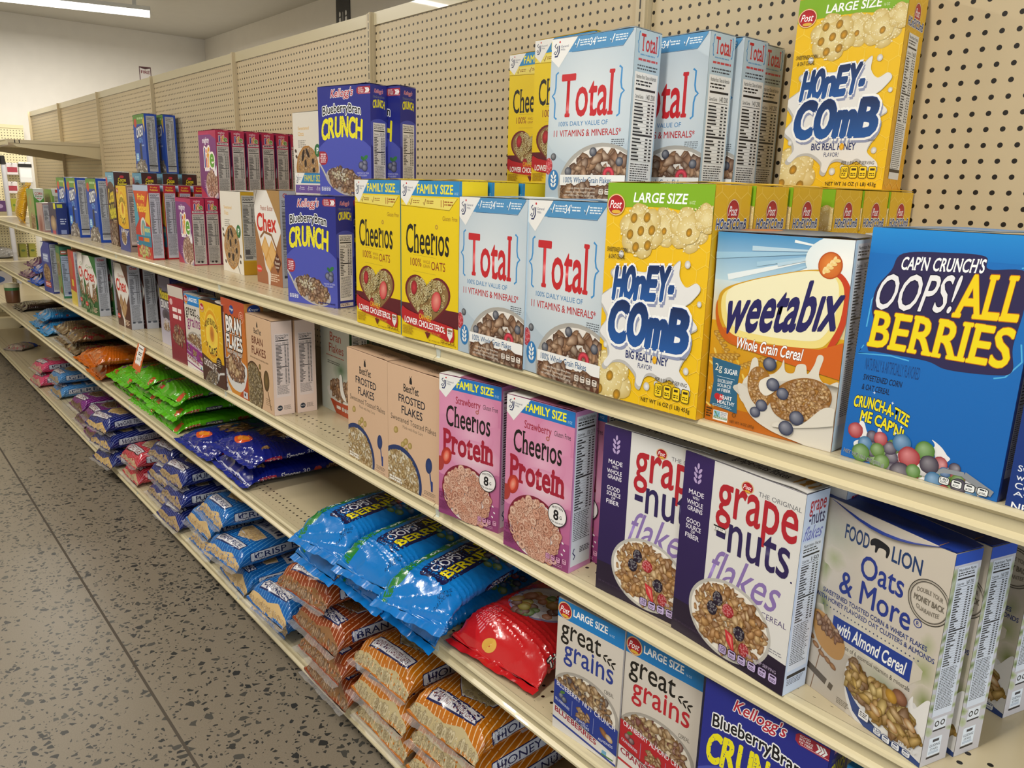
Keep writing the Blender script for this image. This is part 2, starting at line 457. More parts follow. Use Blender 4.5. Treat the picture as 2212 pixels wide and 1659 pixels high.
# ------------------------------------------------------------------ boxes of cereal
CAT = 'cereal box'
def carton(name, w, h, d, front, side, top, body, sidecol=None, topcol=None, sag=0.0, slot=True):
    """A folded card box standing on its base: > carton, front_print, side_print, top_flap. Local frame: front face at y = 0, x to the right."""
    root = empty(name)
    V, F = bevel_box(-w/2, 0, 0, w/2, d, h, .0012)
    C = [lin(body)]*len(V); sc, tcx = lin(sidecol or body), lin(topcol or body)
    Vs, Fs, Cs = [], [], []
    for f in F:
        P = [Vector(V[i]) for i in f]; n = (P[1]-P[0]).cross(P[2]-P[0]).normalized()
        c = sc if abs(n.x) > .8 else (tcx if n.z > .8 else lin(body)); k = len(Vs)
        Vs += P; Cs += [c]*len(P); Fs.append(tuple(range(k, k+len(P))))
    mesh_obj('carton', Vs, Fs, CARD, root, Cs)
    if front is not None:
        k = w/front.w; ky = h/(front.h*k)
        front.mesh(lambda x, y, l: np.stack([x-w/2, -.0002-STEP*np.ones_like(x)*l, h-y*ky], 1), 'front_print', CARD, root, k)
    if side is not None:
        k = d/side.w
        side.mesh(lambda x, y, l: np.stack([w/2+.0002+STEP*np.ones_like(x)*l, x, h-y], 1), 'side_print', CARD, root, k)
    # top flap: a thin leaf bowed a little along its length, its far end not quite closed
    nx, ny = 10, 4; V, F = [], []
    def zz(u, v): return h+.0009+.0035*math.sin(PI*u)*(.3+.7*v)+(.0022*math.exp(-((u-.9)/.12)**2) if slot else 0)-sag*math.sin(PI*min(1, u*1.02))**1.3*(1-v)
    def yy(u, v): return .0006+v*(d-.0012)-sag*.30*math.sin(PI*u)*(1-v)
    for th in (0, -.0006):
        for j in range(ny+1):
            for i in range(nx+1):
                u, v = i/nx, j/ny; V.append((-w/2+.0004+u*(w-.0008), yy(u, v), zz(u, v)+th))
    n1 = (nx+1)*(ny+1)
    for j in range(ny):
        for i in range(nx):
            a = j*(nx+1)+i; F.append((a, a+1, a+nx+2, a+nx+1)); F.append((n1+a, n1+a+nx+1, n1+a+nx+2, n1+a+1))
    for i in range(nx):
        for r0 in (0, ny*(nx+1)): F.append((r0+i, r0+i+1, n1+r0+i+1, n1+r0+i)[::-1 if r0 == 0 else 1])
    for j in range(ny):
        for c0 in (0, nx): a = j*(nx+1)+c0; F.append((a, a+nx+1, n1+a+nx+1, n1+a)[::1 if c0 == 0 else -1])
    fl = mesh_obj('top_flap', V, F, CARD, root, [tcx]*len(V))
    if top is not None:
        k = w/top.w
        def fm(x, y, l):
            u = np.clip(x/w, 0, 1); v = np.clip(1-y/d, 0, 1)
            z = np.array([zz(a, b) for a, b in zip(u, v)])+.0002+STEP*l
            return np.stack([x-w/2, d-y, z], 1)
        top.mesh(fm, 'top_print', CARD, fl, k, maxlen=.02)
    return root
_made = {}
def put(key, x, y, z, yaw=0.0, lean=0.0, label=None, group=None, anchor='L', roll=0.0):
    """stand a box of the given kind with its front lower corner (L left, R right, C middle) at x, y, z"""
    make, w = KINDS[key][0], KINDS[key][1]
    if key not in _made: o = _made[key] = make()
    else: o = copy_tree(_made[key])
    ya = math.radians(yaw); s_ = {'L': .5, 'R': -.5, 'C': 0}[anchor]*w
    o.location = (x+s_*math.cos(ya), y+s_*math.sin(ya), z+.0003)
    o.rotation_euler = (math.radians(-lean), math.radians(roll), ya)
    for k in ('label', 'group'):
        if k in o: del o[k]
    tag(o, label, CAT, group); return o

# ------------------------------------------------------------------ the artwork of each kind of box
FLK = ['#b98a4e', '#a6743a', '#c89c5c', '#8f5f30', '#d0ab72']
BRN = ['#96603a', '#7e4a2c', '#aa744a', '#74452a', '#b5835a']
OAT = ['#b9a274', '#a68f62', '#c7b389', '#9a8055']
def base(h, col, col2=None, w=100.0):
    a = Art(h, w); a.rect(0, 0, w, h, col, 0, col2); return a
def side(h, bg, y0, y1, seed=1, x0=12, x1=88, pbg='#ecebe8', nums='160 200', head='Nutrition Facts', cal='Calories', frac=.62, **kw):
    a = base(h, bg); a.facts(x0, y0, x1, y1, seed, pbg, nums=nums, head=head, cal=cal, frac=frac); return a
def dims(w, h, d): return (w, h, d, 100*h/w, 100*h/d, 100*d/w)

def k_honey():
    w, h, d, H, SH, TH = dims(.187, .325, .088)
    a = base(H, '#ebbc16', '#eec012')
    for j in range(14):                       # hexagon outlines over the whole front
        for i in range(8):
            cx, cy, r = i*15+(7.5 if j % 2 else 0), j*13.2, 8.6
            pts = [(cx+r*math.sin(q*PI/3), cy+r*math.cos(q*PI/3)) for q in range(7)]
            a.line(pts[:4], .55, '#f4d24c')
    a.poly([(0, 0), (100, 0), (100, 24), (80, 20), (60, 17.6), (40, 17.5), (20, 18.5), (0, 21)], '#7fae1e')
    a.text('LARGE SIZE', 27, 7, 77, 14.6, '#ffffff', .045, 0, .12); a.text('16 OZ', 79, 12, 84, 14.4, '#dfeabf', .01)
    cr, ce, co = '#e9dba6', '#c9ad62', '#d5bd78'
    def comb(cx, cy, r, holes, seed):
        rr = random.Random(seed)
        for q in range(6):
            t = q*PI/3+.3; a.ell(cx+r*.58*math.cos(t), cy+r*.58*math.sin(t), r*.46, r*.44, cr, 0, 20, ce, (-.1, -.1), .05, None, rr)
        a.ell(cx, cy, r*.62, r*.62, cr, 0, 16, co)
        for q in range(110):
            t, z = rr.uniform(0, 6.3), r*math.sqrt(rr.random())*.95
            a.ell(cx+z*math.cos(t), cy+z*math.sin(t), r*.05, r*.045, mixc(cr, '#fff8dc', .7), 0, 6, mixc(cr, ce, rr.random()))
        for hx, hy in holes: a.ell(cx+r*hx, cy+r*hy, r*.15, r*.19, '#d99b1c', 20, 14, '#8a6a22', (0, .2))
    comb(58, 32, 15, [(0, .2)], 4); comb(80, 33, 17, [(.05, .1)], 6); comb(95, 24, 11, [], 8)
    comb(36, 36, 21, [(-.35, -.45), (.25, -.5), (-.5, .15), (0, 0), (.5, -.05), (-.2, .6), (.35, .5)], 2)
    comb(12, 158, 24, [(.05, -.1), (-.4, .45), (.4, .5)], 11)
    sp = [(44, 66), (50, 60), (57, 66), (66, 66), (72, 58), (77, 55), (77, 66), (84, 74), (93, 70), (97, 75), (90, 84), (84, 90), (92, 98), (97, 104), (90, 110), (92, 122),
          (86, 132), (84, 141), (94, 150), (95, 156), (88, 156), (76, 147), (68, 150), (57, 147), (50, 150), (46, 160), (41, 158), (40, 150), (28, 142), (16, 143), (8, 150), (4, 147),
          (10, 138), (6, 128), (-2, 120), (6, 108), (2, 100), (-4, 92), (6, 84), (14, 78), (8, 70), (12, 66), (20, 71), (30, 66)]
    a.blob([(x*.98, y+1) for x, y in sp], '#b9b7b4'); a.blob([(45+(x-45)*.955, 100+(y-100)*.965) for x, y in sp], '#e4e3e1')
    for x, y, r in ((18, 55, 2.6), (82, 58, 2.6), (95, 86, 2), (88, 138, 2.6), (61, 153, 2), (7, 130, 2.4), (52, 157, 3)): a.ell(x, y, r, r*1.15, '#efeeec', 0, 14, '#c0beb9')
    a.text('SWEETENED CORN', 3, 50, 24, 53.6, '#3a2c12', .02, 0, .1); a.text('& OAT CEREAL', 5, 55.5, 22, 59, '#3a2c12', .02, 0, .1)
    for t, x0, y0, x1, y1, tl in (('HOnEY-', 12, 62, 72, 90, -5), ('COmB', 9, 91, 89, 127, -1)):
        a.text(t, x0, y0, x1, y1, '#8d95b4', .11, 0, .1, 0, 0, [('#8d95b4', .085)], .1, None, 1.4, 2.6, False, None, tl, True)
        a.text(t, x0, y0, x1, y1, '#0c2350', .11, 0, .1, 0, 0, [('#f4f4f2', .1), ('#1d4f9c', .02)], .1, None, 0, 0, False, '#1c57a0', tl, True)
    a.text('BIG REAL H NEY', 29, 131, 71, 137.5, '#1c2a66', .04); a.ell(58.2, 134.4, 2.2, 3.2, '#f2c12c', 0, 14, '#d99d18')
    a.text('FLAVOR!', 42, 139.5, 56, 143.5, '#1c2a66', .02); a.text('BRANDS', 82, 128.5, 88, 129.8, '#555', 0)
    a.text('PER 1 3/4 CUP SERVING', 60, 147.5, 90, 150.6, '#2a2008', .02, 0, .1)
    a.serve(60, 152, 94, 163, 4, '#f6d21e', '#3a2c08', '160'); a.text('NET WT 16 OZ (1 LB) 453g', 47, 166.5, 94, 171, '#33270a', .015)
    a.post(9.5, 17, 9.3, 8.6)
    s = base(SH, '#e6b416', '#e2a51a')
    for j in range(14):
        for i in range(4):
            cx, cy, r = i*36+(18 if j % 2 else 0), j*31, 20
            s.line([(cx+r*math.sin(q*PI/3), cy+r*math.cos(q*PI/3)) for q in range(4)], 1.3, '#f5cd55')
    s.post(52, 40, 18, 20)
    s.text('HOnEYCOmB', 8, 51, 92, 67, '#12336f', .06, 0, .08, 0, 0, [('#f2f2f0', .1)])
    s.facts(22, 78, 76, 345, 3, '#e6e3dc', nums='160', frac=.6); s.rect(22, 326, 76, 332, '#2a2320')
    t = base(TH, '#f2c01a')
    t.text('HOnEYCOmB', 10, 8, 60, 20, '#12336f', .05)
    return carton('cereal_box', w, h, d, a, s, t, '#ebb916', '#e4ad1a', '#ecc01a')

def k_cheer():
    w, h, d, H, SH, TH = dims(.19, .323, .07)
    a = base(H, '#e9cb10', '#e6c60c')
    a.rect(8, 0, 100, 15.5, '#2487c4')
    a.text('FAMILY SIZE', 29, 3.5, 90, 13.2, '#f4e53a', .06); a.text('18 OZ', 92, 11, 98, 13.5, '#bfe0f2')
    a.poly([(14, 17), (96, 17), (84, 28.5), (0, 25)], '#ead96a'); a.line([(0, 26), (84, 29), (97, 17)], .5, '#7a6414')
    for x in (16, 40): a.line([(x, 22), (x+1.6, 25), (x+4.5, 18.5)], .9, '#8a3a10'); a.lines(x+6, 20, x+18, 24, 2, '#9a6a1c', .5, .1, x)
    a.text('11', 70, 19, 75, 26, '#a0381a', .02); a.lines(76, 20, 90, 25.5, 2, '#a0561c', .5, .1, 3)
    a.gm(30)
    a.text('Gluten Free', 73, 35, 97, 39.5, '#8a5a14', .0, .06)
    a.text('Cheerıos', 9, 45, 84, 76, '#16130f', .028, .13); a.ring(63, 46.5, 1.3, 2.4, '#c79a4a', '#8a5a1c')
    for y in (77.5, 95): a.line([(22, y), (62, y+1)], .35, '#b89a20')
    a.text('100%', 17, 81, 37, 89.5, '#8a2a1c', .012); a.text('WHOLE', 40, 82, 52, 85.4, '#9a5a1c', .0); a.text('GRAIN', 40, 86.6, 52, 90, '#9a5a1c', .0); a.text('OATS', 54, 82.5, 78, 91.5, '#8a2a1c', .012)
    def heart(k, dy=0):
        o = []
        for i in range(60):
            t = 2*PI*i/60; o.append((47+k*2.25*(16*math.sin(t)**3)/1.0*1.05, 124+dy-k*2.0*(13*math.cos(t)-5*math.cos(2*t)-2*math.cos(3*t)-math.cos(4*t))))
        return o
    a.rect(0, 131, 100, 149, '#5c1420')
    a.poly(heart(1.06), '#6a1822'); a.poly(heart(.97), '#8a6a3e')
    rr = random.Random(5)
    for i in range(230):
        t = rr.uniform(0, 2*PI); q = math.sqrt(rr.random())*.9
        x = 47+q*2.3*16*math.sin(t)**3; y = 123-q*1.95*(13*math.cos(t)-5*math.cos(2*t)-2*math.cos(3*t)-math.cos(4*t))
        a.ring(x, y, 1.0, 2.9, rr.choice(['#e6d9a8', '#d8c88e', '#cdb97c']), '#6a5330', rr.uniform(.6, 1), rr.uniform(0, 180), 11)
    for x, y in ((24, 113), (37, 143)): a.ell(x, y, 5.5, 8, '#c8323c', 10, 16, '#8a1820'); 
    a.ell(64, 124, 8, 11, '#e89a8a', 15, 18, '#c8323c', (0, -.2))
    a.blob([(2, 136), (14, 139), (50, 144), (86, 147), (94, 150), (92, 164), (70, 161), (40, 157), (5, 152)], '#b81c22', None, 5)
    a.text('CAN HELP', 34, 140.5, 56, 146.5, '#f0c22a', .02, 0, 0, 3); a.text('LOWER CHOLESTEROL', 7, 147.5, 80, 154.5, '#ffffff', .045, 0, 0, 2.5)
    a.text('AS PART OF A HEART HEALTHY DIET', 18, 157, 72, 159.6, '#e8a83a', .0, 0, 0, 2.5)
    a.poly([(83, 149), (92, 149), (92, 157), (87.5, 163), (83, 157)], '#e6e4e0'); a.lines(84.5, 150.5, 90.5, 156, 3, '#555', .5, .1, 2)
    a.poly([(44, 159), (54, 159), (49, 166)], '#6a1822')
    a.lines(3, 156, 24, 166, 6, '#b08a14', .5, .2, 4); a.text('NET WT/PESO NETO 1 LB 2 OZ (18 OZ) (510g)', 50, 166.5, 97, 168.8, '#7a4a10')
    a.lines(76, 151, 96, 153, 1, '#8a5a14', .6, .1, 2); a.serve(72, 163.3, 95, 166, 4, '#e9cb10', '#8a3a14', '140')
    s = base(SH, '#f0d21a'); s.rect(0, 0, 8, SH, '#2487c4'); s.text('Nutrition Facts / Datos de Nutrición', 8, 40, 92, 48, '#1a1a1a', .02, 0, 0, 0, 0, [('#f2f2ee', .16)])
    s.facts(8, 50, 92, 420, 2, '#efecd8', frac=.7)
    t = base(TH, '#efcf14'); t.rect(6, 8, 36, 26, '#2487c4')
    return carton('cereal_box', w, h, d, a, s, t, '#e6c60e', '#efd11c', '#efcf14')

def k_total():
    w, h, d, H, SH, TH = dims(.2, .295, .077)
    a = base(H, '#c0cdd6', '#aebecb')
    a.ell(50, 60, 62, 58, '#dde3e6', 0, 40, '#bdcbd5')
    a.poly([(10, 0), (98, 0), (93, 7), (87, 13), (8, 13)], '#4d8fc0'); a.line([(26, 13.2), (87, 13.4), (98, 1)], .4, '#2f5f86')
    for x in (30, 72): a.line([(x, 6), (x+1.6, 9.5), (x+5, 2.5)], 1.1, '#ffffff'); a.lines(x+6, 3.5, x+20, 9.5, 3, '#e4eef5', .5, .15, x)
    a.text("34'", 48, 2.5, 56, 9.5, '#ffffff', .01, 0, .15); a.lines(57, 4, 68, 8.5, 2, '#e4eef5', .5, .1, 4)
    a.gm(30)
    a.text('Total', 15, 32, 80, 72, '#c3222b', .035, .13)
    for x, k in ((3.5, 1), (91.5, -1)):
        a.line([(x+k*7, 30), (x+k*4, 32), (x+k*4.2, 44), (x+k*3, 49), (x, 51.5), (x+k*3, 54), (x+k*4.2, 59), (x+k*4, 71), (x+k*7, 73)], 1.8, '#3d8cc7')
    a.text('100% DAILY VALUE OF', 14, 75.5, 75, 79.8, '#3d7fb4', .012); a.text('11 VITAMINS & MINERALS*', 8, 83, 91, 89.5, '#b3242c', .03)
    a.lines(80, 93, 96, 100, 4, '#555c66', .45, .3, 8, True)
    a.ell(70, 138, 53, 42, '#f1efea', 0, 44, '#a7a39c'); a.ell(71, 138, 49, 38.5, '#cfc7bd', 0, 40, '#e9e4dd')
    a.food(73, 128, 42, 24, 'flake', 120, 6.4, BRN, 5, '#2c140a')
    a.food(70, 146, 40, 8, 'flake', 50, 6, BRN, 6, '#2c140a')
    for x, y in ((60, 104), (92, 113), (30, 122)): a.berry(x, y, 4.4, '#2f3852')
    a.ring(80, 124, 2.2, 7, '#e0495a', '#8a1526', .95, 10, 18); a.drupe(38, 131, 3.6, 4.6, '#d22c3c', 3)
    a.drupe(3, 117, 5.2, 8, '#d94450', 4); a.berry(9, 108, 3.6, '#39404f')
    a.rect(20, 125, 100, 134.8, '#eeeeec'); a.text('100% Whole Grain Flakes', 25, 127, 84, 132.4, '#2b5f8e', .025)
    a.rect(22, 134.8, 100, H, '#5a3120'); a.food(60, 142, 40, 7, 'flake', 60, 6, BRN, 9, '#2c140a')
    for i, t_ in enumerate(('Crunchy Whole Grain Wheat Flakes', 'Hojuelas de Trigo Integral Crujientes', 'NET WT/PESO NETO 1 LB (16 OZ) (453g)')): a.text(t_, 31-i*2, 136.5+i*3.4, 66, 138.7+i*3.4, '#efe6da', .01)
    a.serve(70, 137, 99, 143, 4, '#e8dfd4', '#3c2216', '140')
    a.ell(10.5, 130, 7, 9.8, '#2d78b4'); a.leaf3(10.5, 137.5, 15, '#f0f0ee')
    s = base(SH, '#bacfdb', '#aec5d4')
    s.text('Total', 22, 8, 84, 46, '#c3222b', .035, .13); s.text('{', 10, 4, 18, 52, '#3d8cc7'); s.text('}', 87, 4, 95, 52, '#3d8cc7')
    s.lines(22, 52, 84, 57, 1, '#6a9cc4', .6, .1, 2); s.lines(16, 62, 90, 69, 1, '#c3434a', .7, .05, 3); s.lines(14, 76, 92, 90, 2, '#3c4450', .45, .1, 4)
    s.facts(7, 92, 95, SH-6, 5, '#efefec', nums='140 200', head='Nutrition Facts / Datos de Nutrición', cal='Calories/Calorías', frac=.7)
    t = base(TH, '#d8e4ea'); t.rect(24, 10, 84, 30, '#3585c4')
    return carton('cereal_box', w, h, d, a, s, t, '#bccad4', '#b4cbd9', '#cfd9df')

def k_crunch():
    w, h, d, H, SH, TH = dims(.196, .28, .06)
    a = base(H, '#232a86', '#2a3296')
    a.ell(50, 155, 84, 94, '#4a53b4', 0, 60, '#4a52b2')
    a.text("Kellogg's", 26, 3, 68, 17, '#b3223a', .03, 0, .28, -2, 0, [('#f6f2f2', .085)])
    a.text('BlueberryBran', 9, 22, 82, 37, '#14141c', .045, 0, .0, 0, 4, [('#f6f6f6', .13)])
    a.text('CRUNCH', 6, 38, 85, 66, '#f1e51f', .09, 0, .06, 0, 5, cells=True)
    rr = random.Random(9)
    for i in range(90):
        x, y = rr.uniform(8, 82), rr.uniform(42, 66); a.ell(x, y, rr.uniform(.15, .5), rr.uniform(.3, 1.2), '#3b3a78', rr.uniform(0, 180), 6)
    a.poly([(78, 2.5), (100, 2.5), (100, 12), (78, 12), (75, 9.5), (75, 5)], '#a3283c'); a.line([(79, 11), (100, 11)], .4, '#e9c4c8')
    for i, t_ in enumerate(('GOOD', 'SOURCE', 'OF FIBER')): a.text(t_, 78, 3.6+i*2.4, 86+(i > 0)*2, 5.3+i*2.4, '#ffffff', .01)
    for i in range(3): a.poly([(90+i*2.4, 4), (92.2+i*2.4, 7.2), (90+i*2.4, 10.4), (91.6+i*2.4, 10.4), (94+i*2.4, 7.2), (91.6+i*2.4, 4)], '#ffffff')
    a.rect(-6, 84, 17, 102, '#a3283c', 8); a.lines(2, 87, 14, 100, 5, '#f0dde0', .5, .2, 5, True)
    a.line([(0, 100), (8, 110), (16, 122)], 3.6, '#8f8d90'); a.line([(0, 99.5), (8, 109.5), (16, 121.5)], 1.2, '#d5d3d4')
    a.ell(50, 124, 38, 17, '#6f4a34', 14, 40, '#b9b2ad')
    a.food(51, 122, 33, 14, 'flake', 150, 4.6, BRN+['#b08a54'], 12, '#2a130a', 14)
    a.food(40, 117, 16, 6, 'flake', 26, 2.6, ['#e9e2cf', '#d9cda9'], 14, '#5a4a30', 10)
    for x, y in ((88, 100), (82, 102), (88, 105)): a.berry(x, y, 5.4, '#27306a')
    a.ell(90, 92, 4.4, 2.6, '#2f7a3c', -30); a.ell(84, 93, 3.6, 2.2, '#2a6a36', 40)
    a.text('SWEETENED OAT CEREAL', 74, 111, 96, 113.2, '#c9ccf0'); a.text('WITH BLUEBERRY', 77, 114.2, 93, 116.4, '#c9ccf0')
    a.serve(3, 131, 22, 137, 4, '#d9dbf4', '#2a2f80', '210'); a.lines(62, 137.5, 96, 139.5, 1, '#1c2270', .7, .1, 4)
    s = base(SH, '#252c88', '#2b3292')
    s.text("Kellogg's", 24, 16, 76, 38, '#c83a50', .02, 0, .25, 0, 0, [('#d9c4d4', .06)]); s.text('BlueberryBran', 16, 44, 84, 56, '#101018', .03, 0, 0, 0, 0, [('#8a92c8', .08)])
    s.text('CRUNCH', 14, 58, 86, 92, '#f1e51f', .08, 0, 0, 0, 6, cells=True)
    s.ell(50, 200, 76, 62, '#4a53b4')
    s.facts(14, 155, 88, 436, 7, '#e9e4e0', nums='210 270'); s.rect(14, 446, 88, 462, '#e4dad4'); s.lines(18, 448, 80, 460, 2, '#6a3030', .5, .3, 2)
    t = base(TH, '#252c86'); t.text('CRUNCH', 20, 8, 70, 22, '#f1e51f', .05)
    return carton('cereal_box', w, h, d, a, s, t, '#272e8c', '#262d8a', '#252c86')

def k_weet():
    w, h, d, H, SH, TH = dims(.187, .264, .055)
    a = base(H, '#c98f12', '#b9620f')
    a.rect(0, 0, 100, 34, '#3f8fc4', 0, '#bcd9e6'); a.rect(0, 34, 100, 64, '#cfe0e4', 0, '#dfc98a'); a.rect(0, 64, 100, 128, '#d7a21a', 0, '#c9850f')
    rr = random.Random(4)
    for i in range(26):                        # sun rays and cloud wisps
        t = math.radians(rr.uniform(100, 250)); r1 = rr.uniform(30, 110)
        a.poly([(96, 8), (96+r1*math.cos(t), 8-r1*math.sin(t)), (96+r1*math.cos(t+.05), 8-r1*math.sin(t+.05))], mixc('#8fc0dc', '#f4f8f6', rr.random()))
    a.ell(94, 14, 26, 17, '#fbfaf4', 0, 30, '#e3edee')
    for i in range(60):
        x, y = rr.uniform(0, 30), rr.uniform(84, 130); a.ell(x, y, rr.uniform(1, 3), .9, rr.choice(['#e0b73a', '#c08a14', '#eacb62']), rr.uniform(20, 70), 8)
    for sx, sy, n, dx, dy in ((4, 74, 7, 2.4, 3), (2, 92, 7, 3.4, -.6), (24, 97, 7, 3.2, -1.6)):
        for i in range(n): a.ell(sx+i*dx, sy+i*dy, 2.5, 1.3, '#e3c06a', 55, 10, '#a8741a'); a.ell(sx+i*dx+1, sy+i*dy-1.4, 2.5, 1.2, '#d9ae4c', -5, 10, '#9c6a16')
    def oval(k, dy=0, dx=0): return [(52+dx+(x-52)*k, 52+dy+(y-52)*k) for x, y in ((6, 50), (10, 41), (26, 34), (50, 27), (72, 22), (88, 22), (96, 28), (98, 40), (96, 56), (90, 68), (82, 73), (60, 75), (36, 75), (18, 73), (9, 64))]
    a.blob(oval(1.05, 5, -1), '#c9600f'); a.blob(oval(1.04, 0), '#d3a01e'); a.blob([(84, 20), (94, 22), (101, 32), (101, 48), (96, 66), (88, 75), (94, 58), (96, 42), (92, 28)], '#c8401e')
    a.poly([(10, 68), (40, 76), (84, 73), (100, 66), (100, 91), (60, 86), (30, 82), (16, 77)], '#d0621a')
    a.blob(oval(.98, 0), '#f0dd86'); a.blob(oval(.9, -3), '#f3ecc4')
    a.text('weetabıx', 12, 31, 97, 66, '#221f5e', .07, 0, .2, 0, 0, None, 0, None, 0, 0, False, None, -14)
    a.ell(85.5, 17, 8.2, 8.8, '#d9722a', 0, 30, '#b8501c', (-.2, -.3)); a.ell(85.5, 17, 7.4, 8, '#e58a3c', 0, 30, '#cf6a26', (-.2, -.3))
    for i in range(4): a.ell(82+i*2.1, 20.5-i*2.4, 2.6, 1.3, '#f6dc9c', -80, 10); a.ell(83.6+i*2.1, 20.8-i*2.4, 2.4, 1.2, '#f1cf82', 0, 10)
    a.text('Whole Grain Cereal', 22, 74, 73, 82.6, '#ffffff', .04, 0, .14, 1, 0, [('#7a3410', .05)], .05)
    a.poly([(3, 92), (27, 94.5), (25.5, 110), (27, 131), (3.5, 128), (5.5, 110)], '#2b6485')
    a.text('2g', 6, 96, 12, 103, '#f2eed8', .0); a.text('SUGAR', 14, 98.5, 25, 102.6, '#ffffff', .03); a.line([(8, 105.5), (23, 106)], .3, '#cfe0e8')
    for i, t_ in enumerate(('EXCELLENT', 'SOURCE', 'of FIBER')): a.text(t_, 9, 107.5+i*3.4, 21.5-(i > 0)*1, 110+i*3.4, '#eef2f4', .025)
    a.ell(9.6, 121, 2.5, 2.4, '#c8252e'); a.ell(13, 121, 2.3, 2.4, '#c8252e'); a.poly([(7.6, 122), (15, 122), (11, 126)], '#c8252e')
    a.text('HEART', 12, 119.4, 22, 122.4, '#ffffff', .03); a.text('HEALTHY', 10, 123.3, 24.5, 126.2, '#ffffff', .03); a.lines(6, 127.2, 24, 129.4, 2, '#c0d4de', .45, .2, 6)
    bw = [(27, 108), (100, 96), (100, 141), (72, 139), (52, 136), (38, 128), (30, 118)]
    a.blob([(30, 106), (34, 99), (36, 88), (40, 87), (43, 96), (52, 96), (58, 90), (60, 84), (62, 92), (68, 92), (70, 86), (76, 85), (78, 91), (82, 84), (84, 77), (88, 78), (86, 90), (92, 96), (101, 94), (101, 124), (60, 132), (30, 120)], '#ded8c8')
    a.blob(bw, '#cfc8ba'); a.blob([(27, 107), (60, 122), (101, 121), (101, 142), (74, 140), (52, 136), (36, 127)], '#d8d2c6')
    a.ell(44, 107, 10, 15, '#c08a3e', -12, 30, '#9a682a'); a.food(43, 107, 8.6, 13.6, 'flake', 110, 1.7, ['#c9954a', '#b58038', '#d6a862'], 3, '#7a4c1c', -12)
    a.blob([(44, 102), (54, 97), (58, 104), (50, 112), (44, 109)], '#e6e0d2')
    a.ell(75, 110, 23, 15, '#c08a3e', -24, 40, '#94622a'); a.food(75, 110, 21.5, 13.4, 'flake', 330, 1.9, ['#c9954a', '#b88440', '#d8ac68', '#a87434'], 4, '#744818', -24)
    a.blob([(60, 129), (76, 128), (92, 112), (101, 112), (101, 122), (60, 133)], '#ddd7ca')
    for x, y, r_ in ((50, 89, 5.2), (54, 103, 5), (62, 108, 4.6), (46.5, 120, 4.6), (42, 126, 4.2), (74, 123, 5.4), (67, 132, 5.6)): a.berry(x, y, r_, '#2c3a64')
    a.rect(7, 132, 19.5, 139.6, '#eceae4'); a.rect(7.6, 132.4, 13, 137, '#8cc0dc'); a.poly([(8, 133), (9.4, 133), (10.6, 136), (12.6, 132.8), (10.8, 137)], '#4f8a3c'); a.rect(7.6, 136.6, 19, 138.2, '#3f7a44')
    for i, t_ in enumerate(('NON', 'GMO', 'Project')): a.text(t_, 13.6, 132.5+i*1.4, 18.5, 133.6+i*1.4, '#27407a', .03)
    a.text('VERIFIED', 8, 136.8, 18.5, 138, '#eef2e8', .02); a.lines(.8, 131, 6, 139, 4, '#4a3410', .6, .1, 8)
    a.text('NET WT 14 OZ (397g)', 22, 136.6, 42, 139.4, '#4a3312', .01); a.ring(25, 132.4, 1.2, 1.6, '#3a2a10')
    s = side(SH, '#cfe2ea', 8, SH-60, 5); t = base(TH, '#3c4458', '#8a9098'); t.ell(24, 12, 16, 8, '#c77a44')
    return carton('cereal_box', w, h, d, a, s, t, '#c8860f', '#cbdde8', '#4c5264')

